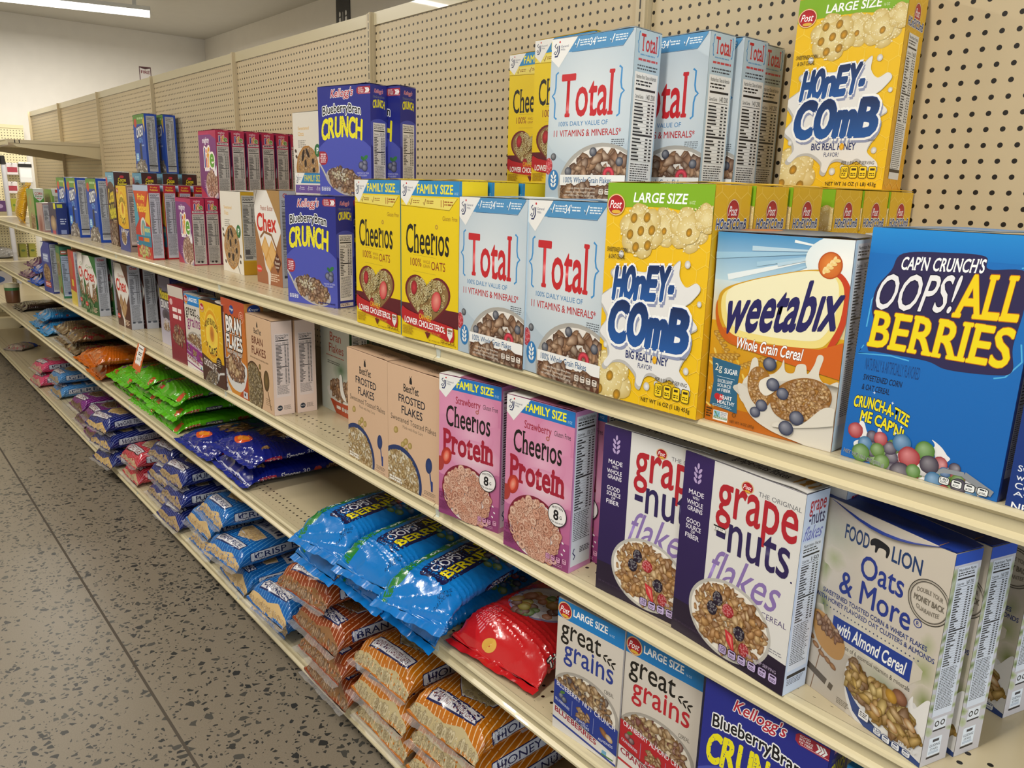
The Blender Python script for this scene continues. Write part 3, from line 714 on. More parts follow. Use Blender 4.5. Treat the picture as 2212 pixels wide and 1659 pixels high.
def k_oops(front_only=False):
    w, h, d, H, SH, TH = dims(.182, .28, .05)
    a = base(H, '#0f6fc0', '#0a63b4')
    a.rect(0, 0, 100, 16, '#1d8ad6', 0, '#1076c6')
    for p in ([(14, 34), (6, 46), (5, 64)], [(5, 76), (2, 82), (24, 80), (36, 81)], [(90, 18), (97, 16), (93, 30), (99, 33)], [(97, 60), (99, 70), (92, 80), (86, 82)]): a.line(p, .9, '#4fb0e6')
    a.blob([(16, 26), (22, 15), (50, 12.5), (70, 13), (73, 20), (93, 20), (95, 40), (93, 62), (95, 76), (86, 80), (60, 82), (46, 79), (16, 79), (8, 78), (10, 62), (7, 52), (8, 38)], '#2a2350', None, 6)
    a.text("CAP'N CRUNCH'S", 22, 15.5, 71, 24, '#ffffff', .05, .1, .12, 0, 0, None, 0, None, 0, 0, False, None, -2.5)
    a.text('OOPS!', 9, 27, 58, 50, '#efeef0', .02, 0, .2, 0, 0, [('#17143a', .04)], .05, None, 0, 0, False, None, -4)
    a.text('ALL', 58, 23, 94, 49, '#f4d512', .05, .14, .08, 0, 0, [('#c06a10', .025)], .03, None, 0, 0, False, None, -2)
    a.text('BERRIES', 8, 52, 93, 76, '#f2dc16', .05, .14, .08, 0, 0, [('#c06a10', .025)], .03, None, 0, 0, False, None, -1)
    a.text('NATURALLY & ARTIFICIALLY FLAVORED', 8, 84, 44, 92, '#0e3a78', .0); a.text('SWEETENED CORN', 8, 95, 34, 99, '#0a1c40', .04, 0, .08); a.text('& OAT CEREAL', 8, 101.5, 27, 105.5, '#0a1c40', .04, 0, .08)
    for t_, x0, y0, x1, y1, tl, ar in (('CRUNCH-A-TIZE', 4, 110, 42, 118, 5, -3), ("ME CAP'N!", 10, 120, 40, 128, 6, -2)):
        a.text(t_, x0, y0, x1, y1, '#f2e21c', .075, 0, .05, 0, -ar, [('#0a2a5a', .09)], .08, None, 0, 0, False, None, tl)
    for x, y in ((17, 106), (30, 110), (38, 124), (12, 124), (26, 131), (35, 129)): a.poly([(x, y-1.1), (x+.35, y), (x, y+1.1), (x-.35, y)], '#e8f4ff'); a.poly([(x-1.1, y), (x, y+.35), (x+1.1, y), (x, y-.35)], '#e8f4ff')
    a.blob([(9, 141), (30, 136), (60, 140), (90, 146), (92, 152), (80, 160), (50, 162), (24, 156), (12, 149)], '#e8e8ea')
    a.blob([(10, 146), (24, 154), (50, 160), (78, 159), (92, 153), (88, 164), (20, 164)], '#1b6ab8')
    for p in ([(12, 138), (10, 128), (13, 127), (16, 133), (20, 138)], [(25, 138), (23, 130), (25, 129), (30, 138)], [(52, 140), (60, 131), (58, 127), (64, 130), (68, 134), (70, 137), (60, 146)]): a.blob(p, '#eceaea')
    a.food(46, 146, 34, 9, 'ball', 60, 4.2, ['#c8404a', '#3f78b4', '#6a9a30', '#4a3a5c'], 6)
    a.line([(40, 143), (48, 149), (58, 150), (68, 144), (80, 143)], 2.8, '#8f959c'); a.line([(80, 143), (97, 150)], 4, '#8a8f96'); a.ell(52, 146, 13, 5, '#e9e7e6', 8, 30, '#b5b3b3')
    for x, y, r_, c in ((8, 134, 5.4, '#c9343f'), (20, 135, 4, '#4a3a5c'), (26, 135, 4.6, '#cc4450'), (40, 134, 6, '#3a86bc'), (55, 135, 6.2, '#5f9a2c'), (16, 141, 5, '#3a86bc'), (25, 143, 4.8, '#66962e'),
                      (14, 148, 6.2, '#5c9430'), (29, 150, 5.2, '#66962e'), (46, 142, 7, '#c8323e'), (59, 143, 6, '#43354f'), (42, 154, 7.4, '#43354f'), (63, 152, 5.4, '#3a86bc'), (74, 156, 4.2, '#66962e'), (70, 160, 7, '#cc3a46'), (84, 155, 5.4, '#2f7ab0'), (78, 151, 5, '#3c3050'), (50, 150, 4.6, '#5c9430')):
        a.ell(x, y, r_, r_*1.0, mixc(c, '#ffffff', .22), 0, 22, mixc(c, '#101010', .42), (-.25, -.3), .03)
    a.text('NET WT 10.3 OZ (293 g)', 2, 149.5, 31, 152.6, '#101c34', .02, 0, 0, 6, 0, [('#e6eaf0', .05)])
    a.serve(66, 147.6, 96, 152.8, 4, '#eef0f0', '#2c3238', '140')
    s = base(SH, '#123f94', '#123a8c'); s.text('OOPS!', 15, 20, 85, 60, '#ffffff', .02); s.facts(12, 90, 88, SH-50, 4)
    t = base(TH, '#2a7ec4', '#8a949c')
    return carton('cereal_box', w, h, d, a, s, t, '#0d69ba', '#123f94', '#5a90b4')

def k_grape():
    w, h, d, H, SH, TH = dims(.207, .293, .05)
    a = base(H, '#dddbd8'); a.rect(0, 0, 27, H, '#33205c', 0, '#241648'); a.rect(0, 116, 100, H, '#21142e')
    a.poly([(27, 0), (100, 0), (100, 119), (62, 116), (27, 108)], '#e0deda')
    a.leaf3(13, 22, 15, '#b9a4d0')
    for t_, y, x0, x1 in (('MADE', 27, 6, 20), ('WITH', 31.6, 10, 16), ('WHOLE', 35, 5, 20), ('GRAINS', 39.5, 6, 20), ('GOOD', 49, 6, 19), ('SOURCE', 53.5, 6, 20), ('OF', 57.6, 11, 15), ('FIBER', 60.5, 6, 19)):
        a.text(t_, x0, y, x1, y+(2.2 if len(t_) in (2,) or t_ == 'WITH' else 3.6), '#efeaf4', .03)
    a.post(56, 10, 5, 4.2); a.text('THE ORIGINAL', 65, 9.6, 98, 12.8, '#6a6a70', 0.0)
    a.text('grape', 32, 13, 97, 46, '#b3202e', .028); a.text('-nuts', 34, 36, 94, 61, '#2b1f54', .02); a.ell(96.5, 61, .7, .7, '#2b1f54')
    a.text('flakes', 32, 62, 90, 88, '#8a72b0', .012, 0, .3, 0, 0); a.text('CEREAL', 77, 90.5, 97, 94.6, '#5a4a78', .0)
    a.ell(51, 111, 36, 29, '#ecebe8', 0, 60, '#bcb8b0'); a.ell(51, 111, 33.5, 26.5, '#d9cdb8', 0, 50, '#efe9de')
    a.food(51, 111, 31, 24.5, 'flake', 330, 3.6, ['#cf9a50', '#b9803a', '#dbb06c', '#a06a2c', '#c68c42'], 7, '#5c3210')
    for x, y in ((41, 98), (37, 107), (62, 115)): a.drupe(x, y, 4.6, 5.4, '#2a1a34', int(x))
    a.drupe(51, 103, 5, 5, '#c8303a', 3); a.poly([(50, 117), (57, 119), (60, 133), (52, 125)], '#c8303a'); a.poly([(52, 119), (56, 121), (58, 129)], '#e88a7a'); a.drupe(67, 125, 4.4, 5, '#c2323c', 4)
    a.serve(46, 130, 96, 137, 6, '#c3b0dc', '#2a1638', '150'); a.text('PER 1 CUP SERVING', 70, 126, 94, 128.4, '#b9a8c8'); a.text('NET WT 18 OZ (1 LB 2 OZ) (510 g)', 3, 132, 30, 134, '#4c3a58')
    a.lines(86, 113, 98, 116.5, 2, '#8a8890', .4, .2, 5)
    s = base(SH, '#cfdcf0', '#c9d8f0')
    s.text('grape', 20, 22, 90, 66, '#b3202e', .028); s.text('-nuts', 22, 56, 90, 90, '#2b1f54', .02); s.text('flakes', 10, 92, 88, 132, '#6a72c0', .012, 0, .3)
    s.facts(8, 138, 92, SH-70, 6, '#dfe6f2', nums='150'); s.rect(10, SH-58, 92, SH-48, '#15151a'); s.lines(12, SH-44, 88, SH-24, 4, '#44485a', .45, .2, 3)
    t = base(TH, '#d9d7d4'); t.rect(0, 3, 24, 10, '#1d6ab0', 1); t.text('grape-nuts flakes', 34, 6, 78, 17, '#2b1f3c', .02); t.rect(84, 4, 97, 17, '#c08a3c')
    return carton('cereal_box', w, h, d, a, s, t, '#2b1a46', '#cbd9ef', '#d9d7d4')

def k_straw():
    w, h, d, H, SH, TH = dims(.163, .298, .062)
    a = base(H, '#d789ad', '#b0588a')
    for x, y, rx, ry, c in ((18, 40, 30, 34, '#dd92b4'), (70, 44, 26, 30, '#dfa0bd'), (95, 80, 26, 30, '#d791b2'), (8, 90, 26, 40, '#d689ac'), (56, 68, 34, 20, '#e3aec6')): a.ell(x, y, rx, ry, c, 0, 30, '#d48aad')
    a.ell(60, 96, 44, 22, '#e6cdd6', 0, 36, '#d791b2'); a.rect(0, 150, 100, H, '#a04a82', 0, '#8a3a70')
    a.rect(8, 0, 100, 17, '#1b72be'); a.text('FAMILY SIZE', 29, 3.6, 88, 13.6, '#f4ee2a', .07); a.text('19 OZ', 90, 11, 96, 14, '#bfe0f2'); a.gm(33)
    a.text('Strawberry', 28, 24, 68, 36, '#a3283e', .012, .1); a.text('Gluten Free', 72, 26, 95, 32, '#3a3036', 0, .05)
    a.text('Cheerıos', 12, 37, 84, 64, '#15110f', .028, .13); a.ring(63, 37.5, 1.4, 2.5, '#c77a5a', '#8a3a2c')
    a.text('Protein', 7, 68, 90, 100, '#a01832', .07, .14)
    a.ell(13, 104, 8.5, 12, '#d8503c', 20, 24, '#a82a22'); a.ell(13, 104, 4.5, 8, '#eba48c', 20, 18, '#d8503c'); a.ell(2, 116, 7, 10, '#a83a34', 10)
    a.ell(47, 146, 41, 37, '#9a1e38', 0, 60, '#7a1830'); a.ell(48, 148, 38.5, 35, '#cdbfba', 0, 50, '#e9dcd8')
    a.food(49, 147, 37, 33.5, 'ring', 330, 4.7, ['#d99a80', '#c98468', '#e0ab92', '#bf7458'], 8, '#5c2416')
    a.food(62, 175, 18, 8, 'ring', 34, 4.6, ['#d99a80', '#c98468'], 9, '#5c2416')
    a.ell(82, 120, 13.6, 13.6, '#1d1a1c'); a.ell(82, 120, 12.6, 12.6, '#eeeae8'); a.text('8', 76.5, 114, 84, 126, '#17151a', .07); a.text('G', 85.5, 119.5, 88.5, 123.5, '#17151a', .04)
    a.text('PROTEIN', 74, 109.6, 90, 112.4, '#17151a', .03, 0, 0, 0, 1.4); a.text('PER SERVING', 73, 128, 91, 130, '#17151a', .02, 0, 0, 0, -1.4)
    a.text('CEREAL', 2, 153, 17, 161, '#6a2050', .0); a.lines(2, 164, 20, 176, 6, '#7a3260', .5, .2, 5); a.serve(68, 168, 98, 175, 4, '#d9a0c0', '#6a2050', '160'); a.lines(68, 176, 96, 180, 2, '#d4a0c0', .4, .2, 5)
    for x, y in ((91, 150), (93, 158), (90, 164)): a.ell(x, y, 1.6, 1, '#f0e8ea', 30)
    s = base(SH, '#d48fc0'); s.facts(7, 14, 93, SH-40, 8, '#dfe3ea', nums='150 210', head='Nutrition Facts / Datos de Nutrición', frac=.66)
    s.rect(7, SH-92, 93, SH-16, '#dfe3ea'); s.line([(22, SH-70), (16, SH-58), (26, SH-46), (20, SH-36)], 4, '#1c2a5e'); s.lines(46, SH-70, 90, SH-50, 4, '#4a4a58', .6, .1, 3)
    t = base(TH, '#b06a8c'); t.rect(0, 16, 34, TH, '#e4e2e0'); t.rect(14, 4, 46, 12, '#1b66b0'); t.rect(66, 18, 92, 30, '#24304c')
    return carton('cereal_box', w, h, d, a, s, t, '#b56a92', '#cf86ba', '#b27090')

def _bestyet(a, kind):
    c = '#22303c' if kind == 'f' else '#6a3420'
    a.ell(46, 11.5, 2, 2.4, '#1c1c20'); a.rect(43.6, 12, 48.4, 16.4, '#1c1c20', 1); a.line([(45, 10), (44, 7.5)], .7, '#1c1c20'); a.line([(46.4, 10), (47.6, 7)], .7, '#1c1c20')
    a.text('BestYet', 32, 18, 61, 27, '#1c1c20', .035, .07)
def k_frost():
    w, h, d, H, SH, TH = dims(.2, .278, .06)
    a = base(H, '#d8b596'); _bestyet(a, 'f')
    a.text('FROSTED', 22, 31, 73, 40, '#1d2230', .035); a.text('FLAKES', 28, 43.5, 68, 53, '#1d2230', .035)
    a.text('Sweetened Toasted Flakes', 6, 57, 93, 63.4, '#4a4038', .0); a.text('Made with Real Corn', 30, 66, 69, 69.6, '#7a6a58')
    for x, y, r_ in ((16, 75, 5), (36, 84, 5), (30, 89, 4.4), (44, 87, 4.6), (36, 95, 5)): a.ell(x, y, r_, r_*.75, '#cdb678', -35, 16, '#9a803c', (-.2, -.2), .08)
    a.ell(24, 130, 43, 38, '#27417c', 0, 60, '#1d3468'); a.ell(24, 131, 38, 33.5, '#e3dccb', 0, 50, '#d0c4a8')
    a.food(24, 131, 36, 32, 'flake', 260, 4.0, ['#cdb27a', '#bb9a58', '#d8c394', '#b08c4c'], 5, '#6a4c1e')
    a.food(24, 131, 34, 30, 'flake', 30, 2.4, ['#efe9dc'], 6, '#b0a080')
    a.ell(80, 100, 6, 9, '#27417c', 8, 20, '#1c3264'); a.line([(82, 108), (86, 128)], 2.2, '#27417c'); a.rect(84, 116, 87.5, 128, '#1f3a80', 1)
    a.lines(71, 130, 94, 135, 3, '#4a4038', .4, .3, 4); a.lines(3, 131, 30, 137.5, 2, '#efeae0', .7, .1, 9); a.text('NET WT 13.5 OZ (382g)', 68, 136, 92, 138, '#3a3028')
    s = base(SH, '#e6cfc4'); s.facts(10, 60, 90, SH-60, 5, '#e9dcd8')
    t = base(TH, '#cfae90'); t.text('BestYet', 12, 6, 26, 12, '#2a2420', .03); t.lines(66, 10, 90, 24, 5, '#6a5848', .4, .1, 3); t.lines(40, 6, 54, 12, 2, '#8a7460', .3, .2, 2)
    return carton('cereal_box', w, h, d, a, s, t, '#d5b293', '#e2c9bd', '#cfae90')

def k_bran():
    w, h, d, H, SH, TH = dims(.19, .277, .062)
    a = base(H, '#d6b28f'); _bestyet(a, 'b')
    a.text('BRAN', 22, 32, 66, 44, '#6a3420', .04); a.text('FLAKES', 20, 48, 76, 61, '#6a3420', .04); a.lines(12, 66, 86, 69, 1, '#a08264', .8, .1, 3)
    a.ell(22, 118, 38, 44, '#6a4a2a', 0, 50, '#4c321a'); a.ell(22, 118, 35, 41, '#c9b68c', 0, 50, '#8a744a'); a.food(22, 118, 33, 39, 'flake', 260, 4.6, ['#8a7240', '#77602f', '#9a834e'], 4, '#38280e')
    a.ell(50, 78, 4, 4.6, '#8f7a42', 0, 14, '#5c4a22'); a.ell(50, 90, 4, 5, '#7a6432', 20, 14, '#4c3a18')
    a.ell(74, 96, 11, 17, '#7c6434', 6, 24, '#4a3418'); a.line([(78, 112), (88, 140)], 2.6, '#6a4a2a'); a.lines(68, 124, 92, 136, 4, '#8a7050', .35, .3, 5)
    s = base(SH, '#e4cdc0'); s.facts(14, 58, 86, 360, 5, '#e2d2cc', nums='130 170', frac=.8); s.rect(18, 110, 82, 113, '#16161a'); s.ell(28, SH-34, 13, 13, '#1c2a3c'); s.text('BestYet', 18, SH-38, 38, SH-31, '#e8e2dc', .02); s.lines(48, SH-44, 84, SH-22, 5, '#3a3430', .4, .2, 3)
    t = base(TH, '#c9a888'); t.lines(60, 8, 84, 20, 4, '#6a5848', .4, .1, 3)
    return carton('cereal_box', w, h, d, a, s, t, '#d4b08e', '#e2cabd', '#c9a888')

def k_kbran():
    w, h, d, H, SH, TH = dims(.19, .303, .06)
    H = 160; a = base(H, '#b8492a', '#c96a26'); a.rect(0, 26, 100, H, '#c46424', 0, '#d18a2c')
    a.ell(46, 16, 9, 7.5, '#22418c'); a.text('Kroger', 39, 13, 54, 18.5, '#ffffff', .03, 0, .2); a.ring(86, 24, 8.5, 9.6, '#e3a890'); a.lines(81, 19, 91, 28, 3, '#e8c0a8', .5, .1, 2, True)
    a.text('BRAN', 18, 28, 84, 55, '#f6f2ee', .08, 0, 0, 0, 0, [('#1c1412', .11)], cells=True); a.text('FLAKES', 16, 59, 86, 83, '#f6f2ee', .08, 0, 0, 0, 0, [('#1c1412', .11)], cells=True)
    a.line([(16, 57), (80, 57)], .8, '#f2ece6'); a.text('WHOLE GRAIN WHEAT', 18, 85, 84, 92, '#efe6dc', .05, 0, 0, 0, 0, [('#2a1814', .12)]); a.text('& BRAN CEREAL', 22, 94, 80, 101, '#efe6dc', .05, 0, 0, 0, 0, [('#2a1814', .12)])
    a.poly([(0, 118), (14, 148), (30, H), (0, H)], '#d0cdc8'); a.poly([(84, 140), (100, 120), (100, H), (62, H)], '#b54a20')
    a.blob([(4, 106), (50, 98), (98, 104), (92, 134), (74, 150), (50, 153), (28, 148), (10, 132)], '#dbd9d6'); a.ell(51, 114, 42, 22, '#c9b8a8', 0, 40, '#efece8')
    a.food(50, 114, 40, 21, 'flake', 170, 5.6, ['#a8683c', '#94542c', '#bb8050', '#7c4426'], 5, '#3c1c10'); a.food(50, 112, 30, 14, 'flake', 14, 6.4, ['#d8b88a', '#c9a878'], 8, '#7a5430')
    a.rect(80, H-13, 98, H-2, '#cfcdd4'); a.ell(87, H-8, 3, 2.6, '#23232c'); a.lines(2, 132, 14, 140, 2, '#6a6a6a', .4, .2, 3)
    s = base(SH, '#c8843c'); s.ell(50, 34, 34, 26, '#22418c'); s.text('Kroger', 24, 24, 76, 44, '#ffffff', .03, 0, .2); s.facts(10, 80, 90, SH-30, 5)
    t = base(TH, '#3a2a26')
    return carton('cereal_box', w, h, d, a, s, t, '#c05a28', '#c8843c', '#4a2c24')

def k_wbran():
    w, h, d, H, SH, TH = dims(.19, .28, .062)
    a = base(H, '#cfd3c8', '#c4c8bd')
    a.ell(70, 76, 30, 20, '#3f6a3a', 0, 24, '#c9cec2'); a.text('Bran', 34, 20, 72, 34, '#b0503a', .02); a.text('Flakes', 30, 38, 80, 52, '#b0503a', .02); a.lines(20, 57, 84, 60, 1, '#b8604c', .5, .1, 3)
    a.lines(24, 66, 70, 72, 2, '#55584f', .5, .2, 4); a.poly([(30, 128), (100, 118), (100, H), (50, H)], '#b0431e')
    a.blob([(20, 112), (40, 104), (60, 90), (80, 96), (100, 92), (100, 122), (70, 128), (34, 126)], '#d9d6d0'); a.food(66, 108, 36, 15, 'flake', 120, 6, ['#a06a34', '#b9813e', '#8a5426'], 5, '#40220e')
    a.blob([(66, 86), (74, 84), (78, 104), (88, 122), (70, 114)], '#ecebe6')
    a.rect(52, H-13, 66, H-8, '#e6e2da'); a.serve(70, H-14, 96, H-7, 3, '#e6e2da', '#6a2a14', '120')
    s = side(SH, '#3a5a34', 20, SH-40, 5)
    return carton('cereal_box', w, h, d, a, s, None, '#c9cdc2', '#4c6644', '#c4c8bd')

def k_hbo(choc):
    w, h, d, H, SH, TH = dims(.188 if choc else .175, .275 if choc else .28, .055)
    low = '#4a2a22' if choc else '#2c3a86'
    a = base(H, '#e2b416', '#dba414')
    rr = random.Random(3)
    for i in range(26):
        t = i*2*PI/26; a.poly([(50+26*math.cos(t-.06), 55+28*math.sin(t-.06)), (50+(44+8*(i % 2))*math.cos(t), 55+(46+8*(i % 2))*math.sin(t)), (50+26*math.cos(t+.06), 55+28*math.sin(t+.06))], '#f3dc74')
    a.ell(52, 55, 35, 46, '#e8c23a'); a.ell(52, 56, 32, 43, '#c9761a', 0, 40, '#e0a01c'); a.ell(52, 56, 27, 36, '#f0cf4a'); a.ell(54, 55, 15, 20, '#d99a2c', 0, 26, '#efc84a'); a.ell(54, 55, 9, 14, '#a86428', 0, 20, '#d48c2c')
    a.text('HONEY BUNCHES', 22, 27, 80, 39, '#3a2410', .04, 0, 0, 0, 12); a.text('OF', 22, 72, 34, 80, '#3a2410', .03); a.text('OATS', 36, 80, 72, 95, '#2c1c10', .045, 0, 0, 0, -5)
    a.post(13, 13, 10, 8.5)
    a.poly([(0, 96), (50, 106), (100, 103), (100, H), (0, H)], low)
    a.text('CHOCOLATE' if choc else 'ALMONDS', 8 if choc else 20, 106, 66 if choc else 80, 119, '#efe6de', .04, 0, 0, 0, 0, None, 0, None, 0, 0, False, None, 5)
    if choc:
        a.ell(78, 105, 12, 12, '#33201a'); a.lines(70, 98, 86, 112, 4, '#c9b8a0', .4, .2, 4, True); a.ell(44, 137, 34, 14, '#b9b6b4', -20); a.line([(66, 132), (80, 122), (100, 118)], 4, '#cfccca')
        a.food(42, 136, 30, 12, 'flake', 90, 4.4, ['#6a5442', '#8a6e50', '#564030', '#a8906c'], 5, '#1c100a', -20)
    else:
        a.ell(46, 128, 26, 18, '#cfc9c0'); a.food(46, 128, 22, 14, 'flake', 80, 4.4, FLK, 5); a.line([(70, 118), (92, 108)], 3.6, '#c9c4c4')
    s = base(SH, '#4a2a26' if choc else '#8f7a74'); s.facts(10, 34 if choc else 12, 92, SH-(18 if choc else 60), 5, '#d5d8e0' if choc else '#bfb2ae'); s.rect(10, SH-50, 92, SH-40, '#141418')
    if choc: s.text('Honey', 30, 12, 74, 26, '#e6dcd6', .04)
    t = base(TH, '#3a2a26'); t.rect(10, 6, 30, 14, '#1d82c4'); t.blob([(40, 0), (60, 14), (96, 24), (98, 28), (50, 20)], '#cfc4b8')
    return carton('cereal_box', w, h, d, a, s, t, low, '#4a2a26' if choc else '#8f7a74', '#3c2c28')

def k_oats():
    w, h, d, H, SH, TH = dims(.188, .279, .046)
    a = base(H, '#cfc6b8', '#c6bfb6')
    rr = random.Random(6)
    for x, y, rx, ry, c in ((14, 24, 22, 16, '#b9b8a4'), (8, 50, 6, 16, '#8f9a6a'), (14, 42, 10, 9, '#a8ad86'), (10, 78, 7, 14, '#5c6e3a'), (6, 90, 6, 10, '#3f5228'), (92, 84, 10, 12, '#97a06c'), (96, 104, 9, 12, '#76863c'), (92, 66, 6, 9, '#a9ad8a'), (60, 92, 30, 18, '#d9d5c0'), (66, 108, 26, 8, '#a3a690'), (40, 84, 18, 16, '#d4cfbf')):
        a.ell(x, y, rx, ry, c, rr.uniform(-20, 20), 20, '#cbc3b5', (0, 0), .1, None, rr)
    a.poly([(0, 104), (44, 106), (40, H), (0, H)], '#bdb4a8'); a.line([(14, 106), (8, 150)], .7, '#7a5a3c')
    a.text('FOOD', 20, 13, 40, 24, '#1c3a6a', .045); a.text('LION', 58, 13, 80, 24, '#1c3a6a', .045)
    a.blob([(42, 15), (46, 13.5), (54, 15), (56, 18), (55, 23), (53.6, 23), (53, 19), (48, 19), (46.4, 23), (45, 23), (44.6, 19), (41.5, 20), (40.6, 17.6)], '#15161c', None, 4)
    a.text('Oats', 36, 28, 70, 45, '#22368a', .03); a.text('& More', 21, 47, 78, 64, '#22368a', .03); a.ring(83, 55, 2.4, 3, '#22368a'); a.text('R', 82, 53.6, 84, 56.4, '#22368a', .02)
    a.ring(88, 38, 12.4, 13, '#8c857a', None, 1, 0, 40); a.ring(88, 38, 13.8, 14.6, '#a39c90', None, 1, 0, 40)
    a.text('DOUBLE YOUR', 79, 30, 97, 33, '#7c756a', .02, 0, 0, 0, 1.2); a.text('MONEY BACK', 77.6, 36, 98.6, 40, '#6c655a', .05); a.text('GUARANTEE', 80, 43, 96, 46, '#7c756a', .02, 0, 0, 0, -1.2)
    a.text('SWEETENED TOASTED CORN & WHEAT FLAKES', 8, 66.5, 92, 70, '#2a3c7c', .03); a.text('WITH HONEY FLAVORED OAT CLUSTERS & ALMONDS', 2, 71.6, 98, 75.2, '#2a3c7c', .03)
    for i in range(26): a.ell(10+i*3.1, 79, .55, .6, '#3c466c', 0, 8)
    a.poly([(20, 83), (84, 81.4), (84, 96.6), (20, 97)], '#1f3c92'); a.text('with Almond Cereal', 24, 84.4, 80, 94.4, '#f4f4f2', .05, 0, .12)
    a.text('Good source of 6 essential vitamins & minerals', 17, 99.6, 85, 103, '#4a443c', .0)
    a.blob([(2, 88), (12, 86), (28, 95), (33, 102), (31, 112), (22, 115), (10, 110), (4, 100)], '#b98c54'); a.ell(17, 95, 13, 5.6, '#8a5a36', 22, 26, '#a87c46'); a.food(17, 94.6, 11.6, 4.6, 'flake', 26, 3.2, ['#9a6440', '#86532f', '#ab7850'], 3, '#40200e', 22)
    for x, y in ((3, 108), (8, 113), (14, 117), (20, 119), (25, 121)): a.ell(x, y, 3.4, 2, '#b08458', 25, 12, '#7a5230')
    a.blob([(36, 112), (42, 108), (60, 118), (76, 116), (90, 108), (98, 122), (100, 112), (104, 140), (104, H+4), (60, H+4), (44, 144), (37, 130)], '#d9d8d8')
    a.blob([(84, 118), (88, 104), (90, 112), (99, 100), (104, 112), (96, 132), (88, 136)], '#e6e5e4')
    a.poly([(37, 128), (50, 133), (76, 143), (101, 143), (101, H+2), (60, H+2), (46, 143)], '#24407e'); a.blob([(37, 124), (50, 131), (62, 138), (76, 140), (90, 140), (103, 137), (103, 145), (88, 143), (74, 145), (58, 140), (46, 134)], '#dcdbda')
    a.food(68, 125, 30, 12, 'flake', 150, 5.4, ['#c9a03c', '#b98a2a', '#d8b85c', '#9a6c34', '#8a5c34'], 9, '#4a300e', 14); a.food(46, 114, 9, 8, 'flake', 24, 5, ['#d0a83e', '#b58a2e', '#8a6034'], 4, '#4a300e'); a.ell(80, 110, 6, 5, '#a3745c', 20, 14, '#6a4028'); a.ell(74, 113, 5, 4, '#cfa040', 40, 14, '#9a7024')
    for x, y in ((64, 130), (90, 124), (78, 133)): a.ell(x, y, 5, 2.6, '#e2d2b0', 30, 14, '#a5743c')
    a.serve(64, 142.6, 94, H-.6, 4, '#dfe2ea', '#1c3468', '160'); a.text('PER 1 CUP', 84, 138.8, 97, 141.4, '#e2e2e6', .02); a.rect(52, 137, 60, 143, '#e4e4e8', .8); a.lines(53, 138, 59, 142, 3, '#2c2c34', .5, .1, 3); a.lines(2, 132, 28, 139, 1, '#5c5248', .75, .05, 5, False, 14); a.lines(32, 141, 44, 146, 4, '#6a6256', .4, .2, 6)
    s = base(SH, '#cfcdd6', '#c6c2c6')
    for j in range(14): s.ell(4+6*(j % 2), 60+j*34, 12, 22, ['#7d9048', '#a8b283', '#5c7434'][j % 3], 10*j, 12, '#bfc4ae', (0, 0), .15); s.ell(97, 70+j*34, 8, 20, '#8f9c62', 8*j, 10, '#c2c6b8')
    s.rect(0, 0, 100, 32, '#1d50bc'); s.facts(14, 38, 88, 460, 7, '#dbe1ec', nums='160 200', frac=.66)
    s.rect(28, SH-138, 76, SH-104, '#e4e8ef')
    for i in range(2): s.ring(40+i*22, SH-121, 5.4, 9, '#15161a', None, 1, 0, 8)
    s.rect(28, SH-104, 76, SH-99, '#24242a'); s.rect(22, SH-80, 70, SH-26, '#e4ecf6'); s.rect(36, SH-74, 60, SH-66, '#3a3a44'); s.text('GUIDING', 26, SH-60, 66, SH-52, '#2c3242', .01); s.text('STARS', 30, SH-48, 60, SH-41, '#2c3242', .01); s.lines(26, SH-38, 66, SH-30, 3, '#4a6a94', .4, .2, 3); s.rect(20, SH-24, 72, SH-18, '#1c1c22')
    t = base(TH, '#17368f'); t.rect(34, 14, 68, 21, '#2a78c4'); t.text('FOOD LION Oats & More', 40, 8, 64, 12, '#6a9ce0'); t.rect(76, 15, 88, 24, '#b98634'); t.rect(8, 16, 16, 23, '#c9ccd6'); t.lines(8.6, 17, 15.4, 22.6, 4, '#20242e', .5, .1, 2)
    return carton('cereal_box', w, h, d, a, s, t, '#c9c0b2', '#cbc8ce', '#17368f', .017)

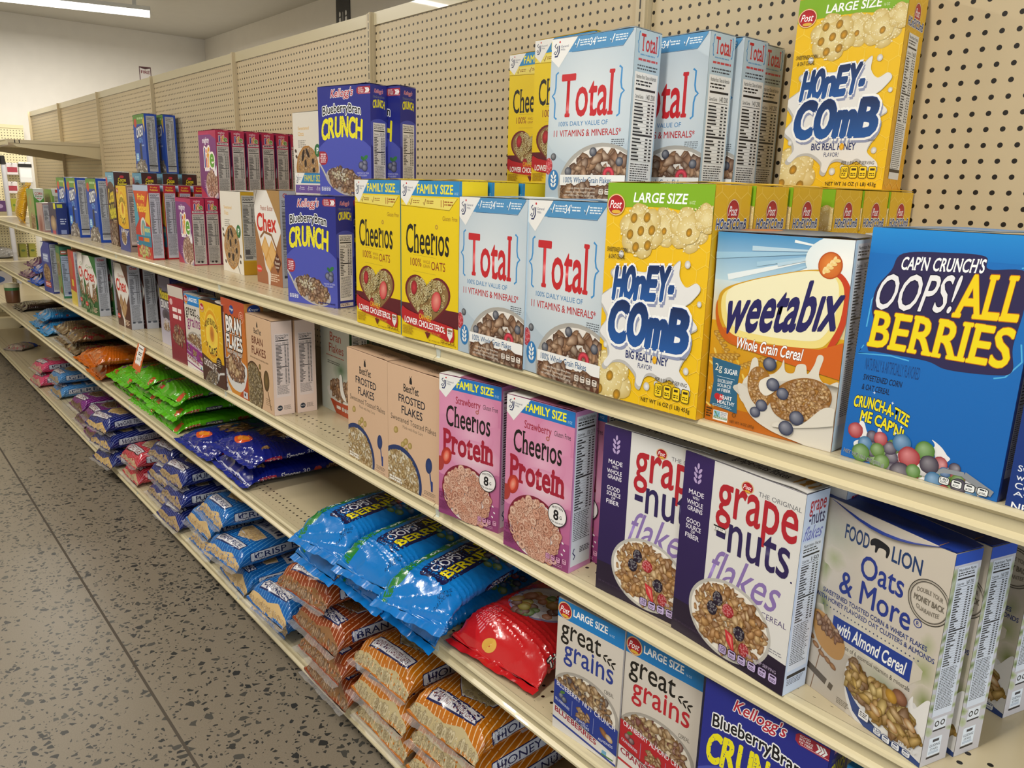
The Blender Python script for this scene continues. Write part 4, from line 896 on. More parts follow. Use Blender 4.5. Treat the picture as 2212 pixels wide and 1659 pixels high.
def k_gg(v):
    w, h, d, H, SH, TH = dims(.152, .268, .05)
    c2 = {'b': '#263a8c', 'r': '#b8222e', 'm': '#8a1e70'}[v]; band = {'b': '#22388c', 'r': '#b51f2a', 'm': '#8a2478'}[v]
    a = base(H, '#d5cdc2', '#d0c8bc'); a.rect(0, 0, 100, 24, '#1d86cc', 0, '#1a7cc4')
    a.text('LARGE SIZE', 24, 6, 76, 15.4, '#ffffff', .06); a.text('16 OZ', 79, 13, 86, 15.6, '#cfe6f4'); a.post(11, 13, 11, 11)
    a.text('great', 6, 28, 68, 57, '#15120f', .018, .05); 
    for i in range(3): a.ell(75+i*6, 43+i*2.2, 3.8, 1.3, '#15120f', -28, 8); a.ell(74+i*6, 48+i*2.2, 3.8, 1.3, '#15120f', 48, 8)
    a.text('grains', 12, 50, 88, 84, c2, .018, .05); a.text('CEREAL', 76, 86, 90, 91, '#3a342c', .0)
    a.ell(48, 122, 52, 36, '#ebe8e3', 0, 50, '#a39c92'); a.ell(48, 122, 47, 32, '#cbb894', 0, 40, '#ece5d8')
    a.food(46, 118, 43, 26, 'flake', 220, 5.2, ['#c9a26a', '#b0854a', '#d6b985', '#9a6c38'] + (['#2c2c44'] if v == 'b' else ['#7a2432']), 5, '#4c2c12')
    a.poly([(0, 110), (100, 128), (100, 162), (0, 143)], band); a.text({'b': 'BLUEBERRY NUT CRUNCH', 'r': 'CRANBERRY ALMOND CRUNCH', 'm': 'RAISINS DATES & PECANS'}[v], 4, 117, 96, 123.6, '#eeeaf0', .02, .06, 0, 0, 0, None, 0, None, 0, 0, False, None, 15)
    a.line([(30, 126), (30, 146)], .5, '#9aa2cc'); a.line([(64, 131), (64, 152)], .5, '#9aa2cc')
    if v == 'b':
        a.berry(12, 128, 4.4, '#3a4166'); a.berry(17, 131, 4.4, '#2c3352'); a.ell(14, 122, 4, 2, '#4f7a34', -20)
    else:
        a.berry(11, 128, 4.4, '#8a1a28'); a.berry(17, 131, 4.4, '#6a1420'); a.ell(14, 122, 4, 2, '#4f7a34', -20)
    a.food(46, 136, 11, 6, 'flake', 26, 3.6, FLK, 4); a.ell(80, 142, 8, 4, '#a8744a', 40, 16, '#6a4426'); a.ell(88, 145, 6, 4, '#e0d0b0', 30, 14, '#b08c5c')
    a.text({'b': 'BLUEBERRIES', 'r': 'CRANBERRIES', 'm': 'RAISINS'}[v], 3, 135.5, 26, 139, '#dfe2f0', .01, 0, 0, 0, 0, None, 0, None, 0, 0, False, None, 5); a.text('FLAKES +', 38, 144.6, 56, 147.6, '#dfe2f0', .01); a.text('CLUSTERS', 36, 148.6, 58, 151.8, '#dfe2f0', .01); a.text('ALMONDS', 72, 151.6, 94, 155, '#dfe2f0', .01)
    a.poly([(0, 143), (100, 162), (100, H), (0, H)], '#dad6d2'); a.text('with real delicious', 12, 147, 60, 152, '#5a5450', .0, 0, .2, 0, 0, None, 0, None, 0, 0, False, None, 8)
    a.text({'b': 'BLUEBERRIES', 'r': 'CRANBERRIES', 'm': 'RAISINS'}[v], 3, 151, 70, 158.5, '#9a1f38', .06, 0, 0, 0, 0, None, 0, None, 0, 0, False, None, 12)
    a.poly([(0, 160), (100, 173), (100, 176), (0, 163)], band); a.rect(78, 163, 96, 171, '#e4e6e0'); a.rect(79, 164, 86, 169, '#6aa2c4'); a.rect(78, 169, 96, 171, '#4a7a44')
    s = side(SH, '#d3cbc8', 40, SH-40, 5)
    t = base(TH, '#c3bcb2'); t.rect(4, 6, 40, 18, '#1a70b0', 2); t.text('great grains', 44, 10, 66, 24, '#2a2420', .02); t.rect(70, 10, 98, 26, '#17243f' if v == 'b' else '#8a1a28')
    return carton('cereal_box', w, h, d, a, s, t, '#d2cabf', '#d3cbc8', '#bfb8ae')

def k_chex(v):
    w, h, d, H, SH, TH = dims(.19, .288, .052)
    bg = {'p': '#a8824e', 'c': '#5a2c22', 'g': '#2f7038', 's': '#c8453c'}[v]
    H = 151; a = base(H, bg, {'p': '#9a5a36', 'c': '#4a221c', 'g': '#2c5a2c', 's': '#d8a03a'}[v])
    a.poly([(0, 0), (52, 0), (104, 60), (70, 104), (62, 96), (52, 110), (40, 94), (30, 106), (-4, 40)], '#e6e1da'); a.line([(14, 0), (0, 24)], 1.6, '#6a6460')
    if v == 'p': a.poly([(60, 0), (100, 0), (100, 60)], '#a8824e')
    a.text({'p': 'Peanut Butter', 'c': 'Chocolate', 'g': 'Corn', 's': 'Corn'}[v], 26, 24, 74, 32, '#a8502c' if v != 'g' else '#5c8a3a', .01, .05)
    a.text('Chex', 8, 36, 84, 66, '#c8261c', .07)
    if v == 'g': a.food(50, 96, 44, 26, 'flake', 120, 6, ['#a8743e', '#8f5a2c', '#c08c50'], 5, '#4a2810'); a.blob([(40, 70), (52, 62), (64, 76), (58, 104), (46, 104)], '#e6e1da'); a.food(30, 130, 30, 14, 'flake', 26, 9, ['#3f7a38', '#5c9448'], 6, '#1e4420')
    else:
        k = '#cf9a4c' if v == 'p' else '#8a5a3a'
        for x, y, r_ in ((38, 92, 16), (64, 100, 18), (50, 116, 15)): a.poly([(x, y-r_*1.25), (x+r_, y), (x, y+r_*1.25), (x-r_, y)], k if v == 'p' else ('#c9a86a' if y > 95 and x < 60 else k)); a.poly([(x, y-r_), (x+r_*.78, y), (x, y+r_), (x-r_*.78, y)], mixc(k, '#ffe2a8', .25))
        a.blob([(30, 100), (40, 118), (52, 128), (56, 134), (52, H+3), (46, H+3), (44, 134), (36, 124)], '#d9d2ca')
        if v == 'p': a.line([(20, 76), (36, 66), (64, 70), (82, 92), (84, 112)], 4, '#8a5a32')
    if v == 'p': a.poly([(82, 96), (98, 112), (84, 130), (68, 114)], '#5a2c1e'); a.text('Real', 78, 104, 90, 108, '#e8d8c8', .03); a.text('Peanut', 74, 111, 92, 116, '#e8d8c8', .03); a.text('Butter', 76, 118, 90, 122, '#e8d8c8', .03)
    a.ell(10, 128, 11, 6, '#d23a30'); a.text('Gluten Free', 2, 126, 18, 130, '#f6e6e0', .02); a.lines(56, 132, 90, 146, 4, '#e2c4a8', .55, .3, 4)
    s = base(SH, '#b7b9c2'); s.text('Chex', 20, 14, 80, 38, '#b8323a', .07); s.facts(6, 46, 94, SH-40, 5, '#b9bcc6'); s.rect(12, SH-70, 34, SH-54, '#3c4250'); s.rect(54, SH-70, 88, SH-52, '#5a606c')
    return carton('cereal_box', w, h, d, a, s, None, bg, '#b4b6be', mixc(bg, '#000000', .4))

def k_cookie():
    w, h, d, H, SH, TH = dims(.2, .278, .054)
    a = base(H, '#ded8cc')
    a.text('Sweetened', 18, 24, 56, 30, '#dcae4c', .01); a.text('Oats', 18, 33, 38, 40, '#dcae4c', .01); a.lines(18, 48, 48, 62, 4, '#77736c', .4, .3, 3)
    a.ell(48, 95, 38, 38, '#c9964e', 0, 40, '#a8722c', (0, 0), .03); a.ell(48, 95, 35, 35, '#b08a58'); a.food(48, 95, 33, 33, 'flake', 150, 3.6, ['#b98f5c', '#a67a46', '#cba772'], 5, '#5c3a1c')
    for x, y, rx, ry, q in ((34, 74, 4, 11, 20), (50, 70, 3.6, 10, -35), (42, 88, 4, 7, 0), (32, 110, 6, 5, 0), (52, 112, 5, 7, 20), (70, 100, 5, 5, 0), (68, 84, 4, 5, 0)): a.ell(x, y, rx, ry, '#2a201c', q, 14)
    for x, y in ((10, 76), (8, 66), (14, 122), (88, 108), (86, 118)): a.ell(x, y, 4, 3, '#4a3c30', 30, 10)
    a.ell(84, 66, 10, 11, '#2f6e3c'); a.text('P', 81, 61, 88, 72, '#eef2ea', .07); a.line([(70, 120), (82, 138)], 2.2, '#5a5048')
    s = base(SH, '#c39a1e'); s.facts(5, 22, 96, SH-92, 5, '#b9b6b0', nums='210'); s.rect(0, SH-84, 100, SH, '#b88a16'); s.rect(16, SH-160, 46, SH-128, '#4a4a4c'); s.rect(16, SH-120, 62, SH-100, '#6a6a6a')
    return carton('cereal_box', w, h, d, a, s, base(TH, '#d9d3c6'), '#dbd5c9', '#b98c18', '#d6d0c4')

def k_life():
    w, h, d, H, SH, TH = dims(.181, .246, .049)
    a = base(H, '#7c3a78', '#6a2c66'); a.rect(0, 0, 100, 8, '#a82a50', 0, '#b03060')
    a.poly([(56, 4), (100, 4), (100, 18)], '#a82a50'); a.text('mighty', 22, 13, 62, 28, '#efe6ee', .045)
    for ch, x0, x1, c, y0 in (('l', 30, 37, '#2f3f94', 34), ('i', 39, 46, '#c23a2c', 36), ('f', 46, 62, '#d9992a', 33), ('e', 60, 86, '#5f9a32', 46)): a.text(ch, x0, y0, x1, 74, c, .075, 0, 0, 0, 0, [('#efe6dc', .14)])
    a.lines(30, 78, 84, 82, 1, '#efe2ee', .8, .05, 3); a.lines(22, 100, 38, 118, 4, '#b98ab4', .35, .2, 5)
    a.poly([(0, 112), (40, 134), (40, H), (0, H)], '#a8324e'); a.ell(68, 114, 40, 31, '#d9d4d8', 0, 40, '#8a7c94'); a.ell(68, 110, 37, 27, '#cbb9b2')
    a.food(68, 106, 35, 25, 'flake', 110, 6.2, ['#b5836a', '#a37258', '#c79a80'], 5, '#5c3424'); a.blob([(84, 74), (90, 64), (92, 80), (98, 70), (98, 90), (86, 88)], '#e4dfe4')
    s = base(SH, '#b02450'); s.rect(0, 0, 100, 105, '#b8244e'); s.text('mighty', 20, 10, 70, 34, '#e6c6d2', .03)
    for ch, x0, x1, c, y0 in (('l', 24, 34, '#2f3f94', 40), ('i', 36, 46, '#d25a2c', 42), ('f', 46, 64, '#d9a92a', 38), ('e', 60, 86, '#5f9a32', 54)): s.text(ch, x0, y0, x1, 84, c, .06, 0, 0, 0, 0, [('#e2c4cc', .1)])
    s.rect(8, 92, 92, 108, '#ddd0d4'); s.lines(14, 96, 86, 104, 1, '#4a3a40', .8, .1, 3); s.facts(5, 116, 95, SH-8, 5, '#c9c4c0', nums='160 210'); s.ell(60, SH-26, 9, 9, '#2a2428'); s.rect(24, SH-32, 42, SH-20, '#3a3438')
    t = base(TH, '#a82450')
    return carton('cereal_box', w, h, d, a, s, t, '#6f306a', '#a8284c', '#a3224c')

def k_fpeb():
    w, h, d, H, SH, TH = dims(.19, .288, .046)
    a = base(H, '#b8322c'); a.poly([(0, 0), (100, 0), (86, 22), (60, 80), (40, 80), (6, 22)], '#c84a26'); a.rect(0, 0, 100, 12, '#a9b6cc')
    a.poly([(0, 10), (30, 70), (0, 90)], '#4a94a8'); a.poly([(100, 14), (66, 72), (100, 84)], '#e0b23a'); a.text('Fruity', 28, 18, 76, 34, '#f0c63a', .08, .05); a.text('Pebbles', 22, 38, 82, 56, '#f0c63a', .08)
    a.ell(54, 92, 20, 26, '#d8d2cc'); a.ell(54, 92, 15, 20, '#d8a86a', 0, 24, '#4a9aa0'); a.rect(0, 104, 100, 126, '#2f7a94'); a.rect(58, 84, 98, 104, '#4f9aae'); a.text('AMAZING', 60, 88, 94, 96, '#f0e23a', .04); a.rect(14, 108, 46, 116, '#b8322c'); a.rect(52, 108, 86, 116, '#d8862a')
    a.food(50, 138, 36, 11, 'ball', 80, 4.6, ['#d9c24a', '#cf8a3a', '#b5c24a', '#c8524a'], 5); a.lines(2, 118, 16, 130, 2, '#e6a0a8', .5, .2, 3)
    s = base(SH, '#b02630'); s.rect(0, 0, 100, 60, '#b02030'); s.text('Fruity', 22, 10, 78, 26, '#e8b83a', .07); s.text('Pebbles', 18, 30, 82, 48, '#e8b83a', .07); s.facts(6, 64, 94, SH-14, 5, '#c3c5cf')
    return carton('cereal_box', w, h, d, a, s, None, '#2a5a70', '#8a2a34', '#7c3a3a')

def k_cocoa():
    w, h, d, H, SH, TH = dims(.19, .337, .068)
    a = base(H, '#7a5436', '#6a4630'); a.rect(0, 0, 100, 34, '#5a9cbc', 0, '#7ab0c4'); a.lines(34, 8, 76, 18, 2, '#a9d0de', .6, .2, 3); a.ell(52, 44, 46, 22, '#5a3826')
    a.ell(10, 22, 12, 12, '#c8504a'); a.text('Cocoa', 18, 36, 84, 74, '#e6c81e', .1, 0, 0, 0, 0, [('#2a1812', .19)], .1, None, 0, 0, False, None, -8); a.text('Pebbles', 14, 76, 96, 112, '#d9cc1c', .1, 0, 0, 0, 0, [('#2a1812', .19)], .1, None, 0, 0, False, None, -8)
    a.lines(50, 114, 96, 122, 2, '#d5b890', .5, .2, 4); a.food(50, 142, 48, 20, 'flake', 90, 8, ['#8a5c3a', '#a2744a', '#6a4228'], 5, '#2c170c'); a.food(50, 166, 46, 10, 'flake', 50, 6, ['#a88a74', '#8a5c40', '#c4a890'], 6, '#3c2214')
    s = base(SH, '#3c1e1e'); s.ell(50, 28, 14, 9, '#b8323a'); s.text('Cocoa', 26, 34, 76, 60, '#d9c81e', .08, 0, .1); s.text('Pebbles', 22, 62, 78, 92, '#d9c81e', .08, 0, .1); s.lines(20, 100, 80, 106, 1, '#8a6a60', .5, .1, 3); s.facts(12, 126, 88, SH-40, 5, '#8c8480')
    t = base(TH, '#4a7c9c')
    return carton('cereal_box', w, h, d, a, s, t, '#4a2a24', '#3c1e1e', '#4a7488')

def k_oreo():
    w, h, d, H, SH, TH = dims(.19, .306, .064)
    a = base(H, '#1746a8', '#1550b4'); a.rect(0, 0, 100, 26, '#5c8a3c', 0, '#6a9448'); a.lines(38, 8, 90, 16, 1, '#b0cc90', .7, .1, 3); a.ell(20, 22, 13, 12, '#c24a3a'); a.poly([(84, 18), (100, 8), (100, 50)], '#e0b83a')
    a.text('OREO', 24, 32, 84, 60, '#eef0f4', .075, 0, .1, 0, 0, [('#10245c', .14)], .1, None, 0, 0, False, None, -7); a.text("O's", 44, 62, 74, 76, '#7fb4e2', .05); a.text('cereal', 62, 80, 84, 86, '#c8dcf2', .03)
    a.poly([(44, 80), (62, 76), (66, 150), (46, 150)], '#26304e'); a.rect(8, 104, 32, 126, '#7fbce6'); a.lines(10, 108, 30, 122, 3, '#e8f2fa', .5, .1, 3, True)
    a.ell(52, 152, 50, 30, '#c9c4c4', 0, 40, '#8a8894'); a.food(52, 150, 44, 24, 'ring', 60, 9, ['#5c4c48', '#463a38', '#8a7c78'], 5, '#140e0e'); a.food(52, 148, 40, 18, 'flake', 20, 5, ['#e4dfda'], 7, '#8a8480')
    s = base(SH, '#1846ac'); s.facts(16, 16, 84, SH-20, 5, '#b9bcc2'); s.rect(16, SH-70, 84, SH-62, '#15151c')
    return carton('cereal_box', w, h, d, a, s, None, '#1746a8', '#1846ac', '#123a8c')

def k_plain(w, h, d, front, sidec, topc, draw, sd=None, pbg='#b9bcc6'):
    H, SH = 100*h/w, 100*h/d
    a = base(H, front); draw(a, H)
    s = base(SH, sidec)
    if sd: sd(s, SH)
    else: s.facts(6, 14, 94, SH-20, 5, pbg)
    return carton('cereal_box', w, h, d, a, s, None, front, sidec, topc)
def d_shred(a, H): a.poly([(0, 0), (40, 0), (0, 26)], '#d9dcdc'); a.rect(20, 36, 80, 62, '#8f9cc4'); a.lines(26, 40, 74, 58, 2, '#d9dff0', .6, .1, 3, True); a.ell(50, 98, 40, 30, '#a8865c', 0, 30, '#6a5c6c'); a.food(50, 98, 34, 24, 'flake', 60, 9, FLK, 4); a.rect(22, 126, 84, 144, '#b8504a'); a.lines(28, 130, 78, 140, 2, '#efd8d4', .6, .1, 3, True)
def d_green(a, H): a.rect(0, 0, 100, 22, '#3f7a3c'); a.ell(50, 66, 40, 26, '#a8743c', 0, 26, '#6a8a40'); a.food(50, 66, 34, 22, 'flake', 50, 8, FLK, 4); a.ell(40, 112, 36, 22, '#8aa04a', 0, 24, '#6a8a3a'); a.ell(66, 128, 14, 10, '#b8402c', 0, 20, '#7a2a1c'); a.rect(0, 140, 100, H, '#b8b49a')
def s_green(s, H): s.rect(8, 34, 60, 70, '#a84e2c'); s.lines(14, 44, 54, 60, 1, '#e8e2dc', .8, .05, 3); s.facts(6, 84, 94, H-20, 4, '#aab8d0'); s.rect(40, H-60, 92, H-36, '#27346c')
def d_red(a, H): a.rect(60, 0, 100, H, '#c8383a'); a.ell(40, 50, 26, 30, '#b0623c', 0, 24, '#b8643c'); a.rect(30, 84, 62, 104, '#e0c63a'); a.rect(0, 118, 100, H, '#d8c04a')
def d_monster(a, H): a.rect(0, 0, 100, H, '#5a5478', 0, '#b9b4c4'); a.text('Monster', 8, 34, 92, 62, '#e2cc2c', .1, 0, 0, 0, 0, [('#17141c', .18)]); a.text('CRUNCH', 10, 64, 92, 86, '#e8e6ea', .08, 0, 0, 0, 0, [('#17141c', .16)]); a.ell(52, 104, 34, 16, '#332c34', 0, 24, '#5a5060'); a.ell(50, 130, 30, 18, '#d9cfc8', 0, 24, '#a89ca8'); a.food(50, 134, 26, 12, 'flake', 40, 6, ['#c9a88a', '#8a5c44', '#e4dcd4'], 4)
def s_monster(s, H): s.rect(0, 0, 100, H, '#2c2a66'); s.text('MONSTER', 14, 24, 86, 50, '#5a5480', .07); s.facts(8, 90, 92, H-20, 4, '#9a9aac')
def d_raisin(a, H): a.rect(0, 0, 100, 26, '#c9bfb4'); a.rect(0, 26, 100, H, '#a82a38', 0, '#7a1e30'); a.lines(24, 52, 84, 86, 2, '#f0dcd8', .6, .1, 3, True); a.food(56, 118, 40, 22, 'flake', 70, 8, ['#a8643a', '#b87a48', '#7a3a2a'], 4, '#3c160e'); a.ell(18, 40, 10, 8, '#d8b0b0')
def d_corn(a, H): a.rect(0, 0, 100, H, '#7a9a4a', 0, '#b0a070'); a.ell(44, 40, 30, 26, '#b08a5c', 0, 24, '#8a9a5a'); a.ell(60, 100, 34, 30, '#c9a06c', 0, 24, '#9a9a60'); a.food(60, 100, 28, 24, 'flake', 40, 9, FLK, 4)
def s_corn(s, H): s.rect(0, 0, 100, H, '#5c9a3c'); s.poly([(0, 0), (100, 0), (94, 90), (56, 130), (8, 80)], '#dfe2d8'); s.text('CORN', 14, 32, 86, 60, '#b83a2c', .06); s.text('Flakes', 16, 66, 84, 84, '#4a7a34', .05); s.lines(30, 92, 74, 102, 1, '#c24a3a', .8, .1, 3); s.rect(24, 140, 84, H-160, '#d9c0bc', 6); s.rect(0, H-150, 100, H, '#2a6e3a'); s.ell(30, H-110, 12, 12, '#17482c'); s.rect(40, H-70, 72, H-30, '#c9d0c4')
def s_corn2(s, H): s.rect(0, 0, 100, H, '#79a848'); s.poly([(0, 0), (100, 0), (90, 60), (10, 60)], '#dfe2d8'); s.rect(34, 0, 72, 30, '#c2443a'); s.facts(20, 60, 80, H-40, 3, '#c4cbb8')
def d_pink(a, H): a.rect(0, 0, 100, H, '#b5948a', 0, '#a88a84'); a.ell(50, 80, 34, 40, '#8a4c44', 0, 20, '#a87c74')
def d_navy(a, H): a.rect(0, 0, 100, 50, '#3a3450'); a.rect(0, 50, 100, H, '#33427e'); a.ell(50, 66, 40, 26, '#cfb48c', 0, 20, '#8a6a5a'); a.rect(30, 88, 76, 100, '#b04a5c'); a.lines(20, 110, 80, 122, 2, '#9ab0d8', .5, .2, 3); a.rect(70, 0, 100, 18, '#d8d23a')
def s_navy(s, H): s.rect(0, 0, 100, H, '#1d2f74'); s.rect(12, 8, 62, 44, '#c9cc3a'); s.lines(30, 150, 86, 215, 3, '#c8d0e8', .5, .1, 3); s.rect(30, 260, 80, 300, '#8a98c8')
def d_fam(a, H): a.rect(0, 0, 100, H, '#e2dfdc'); a.rect(10, 0, 100, 17, '#2a84be'); a.text('FAMILY SIZE', 34, 3, 96, 14, '#d8d23c', .06); a.gm(32); a.rect(0, 20, 100, 34, '#6a50a0'); [(a.line([(x, 26), (x+2, 30), (x+5, 22)], 1, '#ffffff'), a.lines(x+7, 24, x+20, 30, 2, '#d5ccea', .5, .1, x)) for x in (14, 44, 76)]
def d_sky(a, H): a.rect(0, 0, 100, H, '#2a90cc', 0, '#2484c0')
def d_teal(a, H):
    a.rect(0, 0, 100, 58, '#c9a056', 0, '#b98a3e'); a.rect(0, 58, 100, H, '#12357e'); a.rect(2, 60, 70, 104, '#1d8a8a'); a.text('HELPS', 8, 68, 60, 78, '#eef4f2', .05); a.text('FULL', 8, 82, 56, 98, '#0c1c2c', .07)
    a.text('*SEE BACK PANEL', 6, 108, 70, 114, '#e8ecf4', .03); a.lines(5, 117, 40, 125, 4, '#9ab0d8', .5, .2, 3)
    for i, t_ in enumerate(('Sweetened Wheat Cereal', 'with Whole Grain Oats', 'Cereal de Maíz con', 'Avena Integral')): a.text(t_, 3, 128+i*5, 60-i*5, 131.6+i*5, '#e8ecf4', .02)
    a.text('NET WT/PESO NETO', 3, 149.5, 66, 154, '#f2f4f8', .03)
def d_k(a, H): a.rect(0, 0, 100, H, '#c86a4a'); a.rect(0, 0, 100, 14, '#e0b23a')
def s_k(s, H): s.rect(0, 0, 100, H, '#c4553c'); s.text('K', 30, 10, 74, 50, '#f0dcd4', .06, 0, .3)

KINDS = {'honey': (k_honey, .187), 'cheer': (k_cheer, .19), 'total': (k_total, .2), 'crunch': (k_crunch, .196), 'weet': (k_weet, .187), 'oops': (k_oops, .182),
         'grape': (k_grape, .207), 'straw': (k_straw, .163), 'frost': (k_frost, .2), 'bran': (k_bran, .19), 'kbran': (k_kbran, .19), 'wbran': (k_wbran, .19),
         'hbchoc': (lambda: k_hbo(1), .188), 'hbo': (lambda: k_hbo(0), .175), 'oats': (k_oats, .188), 'ggb': (lambda: k_gg('b'), .152), 'ggr': (lambda: k_gg('r'), .152), 'ggm': (lambda: k_gg('m'), .152),
         'chexp': (lambda: k_chex('p'), .19), 'chexc': (lambda: k_chex('c'), .19), 'chexg': (lambda: k_chex('g'), .19), 'cookie': (k_cookie, .2), 'life': (k_life, .181), 'fpeb': (k_fpeb, .19), 'cocoa': (k_cocoa, .19), 'oreo': (k_oreo, .19),
         'shred': (lambda: k_plain(.18, .29, .05, '#3c4690', '#202c78', '#202c70', d_shred), .18), 'green': (lambda: k_plain(.19, .285, .06, '#8a8a44', '#1f6e4c', '#2a6a3c', d_green, s_green), .19),
         'redk': (lambda: k_plain(.18, .285, .05, '#b04a34', '#c9b8b0', '#b0563c', d_red), .18), 'monster': (lambda: k_plain(.15, .28, .05, '#6a6484', '#2c2a66', '#2a2860', d_monster, s_monster), .15),
         'raisin': (lambda: k_plain(.152, .282, .055, '#8a2030', '#8a2030', '#7a1c2c', d_raisin), .152), 'corn': (lambda: k_plain(.19, .235, .055, '#8a9a58', '#5c9a3c', '#c8d0b8', d_corn, s_corn), .19),
         'corn2': (lambda: k_plain(.19, .235, .06, '#8a9a58', '#79a848', '#dfe2d8', d_corn, s_corn2), .19), 'pink': (lambda: k_plain(.16, .16, .05, '#a88a84', '#a88480', '#cfc4bc', d_pink, None, '#c9c6c4'), .16),
         'navy': (lambda: k_plain(.17, .168, .055, '#33427e', '#1d2f74', '#1d2f74', d_navy, s_navy), .17), 'fam': (lambda: k_plain(.19, .345, .06, '#dedbd8', '#cfc9c8', '#d9d5d2', d_fam), .19),
         'sky': (lambda: k_plain(.19, .26, .05, '#2a90cc', '#2484c0', '#2a8cc8', d_sky), .19), 'teal': (lambda: k_plain(.19, .29, .05, '#12357e', '#12357e', '#b98a3e', d_teal), .19), 'skay': (lambda: k_plain(.19, .30, .055, '#c86a4a', '#c4553c', '#e0b23a', d_k, s_k), .19)}

# ------------------------------------------------------------------ pillow bags of cereal
CLEAR, _nt, _b = newmat('clear_film')
_b.inputs['Base Color'].default_value = (.82, .8, .78, 1); _b.inputs['Roughness'].default_value = .14; _b.inputs['Alpha'].default_value = .22
_tc_ = N(_nt, 'ShaderNodeTexCoord'); _nz = N(_nt, 'ShaderNodeTexNoise', i_Scale=130.0, i_Detail=2.0); _bp = N(_nt, 'ShaderNodeBump', i_Strength=.5, i_Distance=.003)
L(_nt, _tc_.outputs['Object'], _nz.inputs['Vector']); L(_nt, _nz.outputs[0], _bp.inputs['Height']); L(_nt, _bp.outputs[0], _b.inputs['Normal'])

class Pouch:
    """surface of a filled bag lying on its back: a = metres round the girth from the middle of the top, b = metres from the front end"""
    def __init__(s, W, Ln, T, n=2.6, E=.055, seed=1, amp=.0022, drop=.75, limp=.0):
        s.W, s.L, s.T, s.n, s.E, s.amp, s.drop, s.limp = W, Ln, T, n, E, amp, drop, limp
        t = np.linspace(0, 2*PI, 721)-PI/2; x, z = s._sec(t, W/2, T/2)
        d = np.r_[0, np.cumsum(np.hypot(np.diff(x), np.diff(z)))]; s.P = d[-1]; s.tab = (d-d[-1]/2, t)
        r = np.random.RandomState(seed); s.k = r.normal(0, 1, (16, 2))*np.linspace(25, 130, 16)[:, None]; s.p = r.uniform(0, 6.28, 16); s.fr = r.uniform(0, 6.28, 6)
    def _sec(s, t, w, h):
        c, q = np.cos(t), np.sin(t); e = 2/s.n
        return w*np.sign(c)*np.abs(c)**e, h*np.sign(q)*np.abs(q)**e
    def __call__(s, a, b, off=0.0):
        a, b = np.asarray(a, float), np.asarray(b, float)
        t = np.interp(-a, s.tab[0], s.tab[1])
        ed = np.clip(np.minimum(b, s.L-b)/s.E, 0, 1); f = np.sin(ed*PI/2)**.75
        h = s.T/2*f+.0011; w = s.W/2*(1+.05*(1-f))
        x, z = s._sec(t, w, h)
        N_ = np.stack([np.cos(t)/w, np.sin(t)/h], 0); N_ = N_/np.linalg.norm(N_, axis=0)
        u = np.zeros_like(a)
        for (kx, ky), p in zip(s.k, s.p): u += np.sin(kx*a+ky*b+p+1.5*np.sin(ky*.3*a+p))/4
        crease = -np.abs(np.sin(38*a+9*np.sin(30*b+s.fr[0])+s.fr[1]))**.6
        amp = s.amp*(.45+1.3*(1-f))*np.clip(h/.006, 0, 1)
        near = np.exp(-np.minimum(b, s.L-b)/(s.E*1.1))
        dd = amp*u*.55+s.amp*2.2*crease*near*np.clip(h/.004, .1, 1)+off
        zc = s.T/2-(s.T/2-h)*s.drop*(1-.0)
        zz = z+N_[1]*dd
        zz = np.maximum(zz, -h*.9)
        Z = zz+zc*.92-s.limp*(1-np.clip(b/.12, 0, 1))**2
        Z = np.where(s.limp > 0, Z, np.maximum(Z, .0006+off*0))
        flap = .004*np.sin(26*a+s.fr[2])*np.exp(-b/.02)
        return np.stack([x+N_[0]*dd, b, Z+flap], -1)
def bag(name, pc, art, edge, seal=CLEAR, mat=FILM, sealcol='#cfcac4'):
    """> pouch, label_print, front_seal, rear_seal"""
    root = empty(name); na, nb = 72, 64
    A = np.linspace(-pc.P/2, pc.P/2, na, endpoint=False); B = pc.L*(.5-.5*np.cos(np.linspace(0, PI, nb)))
    ga, gb = np.meshgrid(A, B); V = pc(ga.ravel(), gb.ravel(), -.0008)
    F = [(j*na+i, j*na+(i+1) % na, (j+1)*na+(i+1) % na, (j+1)*na+i) for j in range(nb-1) for i in range(na)]
    F += [tuple(range(na-1, -1, -1)), tuple(range((nb-1)*na, nb*na))]
    mesh_obj('pouch', V, F, mat, root, [lin(edge)]*len(V), True)
    if art is not None:
        art.mesh(lambda x, y, l: pc(x-pc.P/2, pc.L-y, .00013*l), 'label_print', mat, root, pc.P/art.w, .0075, True)
    for nm, b0, sg in (('front_seal', 0, -1), ('rear_seal', pc.L, 1)):
        ns = 60; V, F = [], []
        for j in range(5):
            for i in range(ns+1):
                x = (i/ns-.5)*pc.W*1.05; y = b0+sg*j*.0045; base = pc(np.array([0.0]), np.array([b0]))[0][2]
                z = base+.0025*math.sin(x*60+pc.fr[3])*j/4+.0012*math.sin(x*170+pc.fr[4])+(-.0018*j if pc.limp else 0)
                V.append((x, y, max(z, .0012) if pc.limp == 0 else z))
        for j in range(4):
            for i in range(ns): q = j*(ns+1)+i; F.append((q, q+1, q+ns+2, q+ns+1) if sg > 0 else (q, q+ns+1, q+ns+2, q+1))
        mesh_obj(nm, V, F, seal, root, [lin(sealcol)]*len(V), True)
    return root
def stripes(a, col, step=1.45, wd=.24, slant=12, lw=None):
    for i in range(int((a.w+2*slant)/step)):
        x = -slant+i*step; a.poly([(x+slant, a.h), (x+slant+wd, a.h), (x+wd, 0), (x, 0)], col, 1)
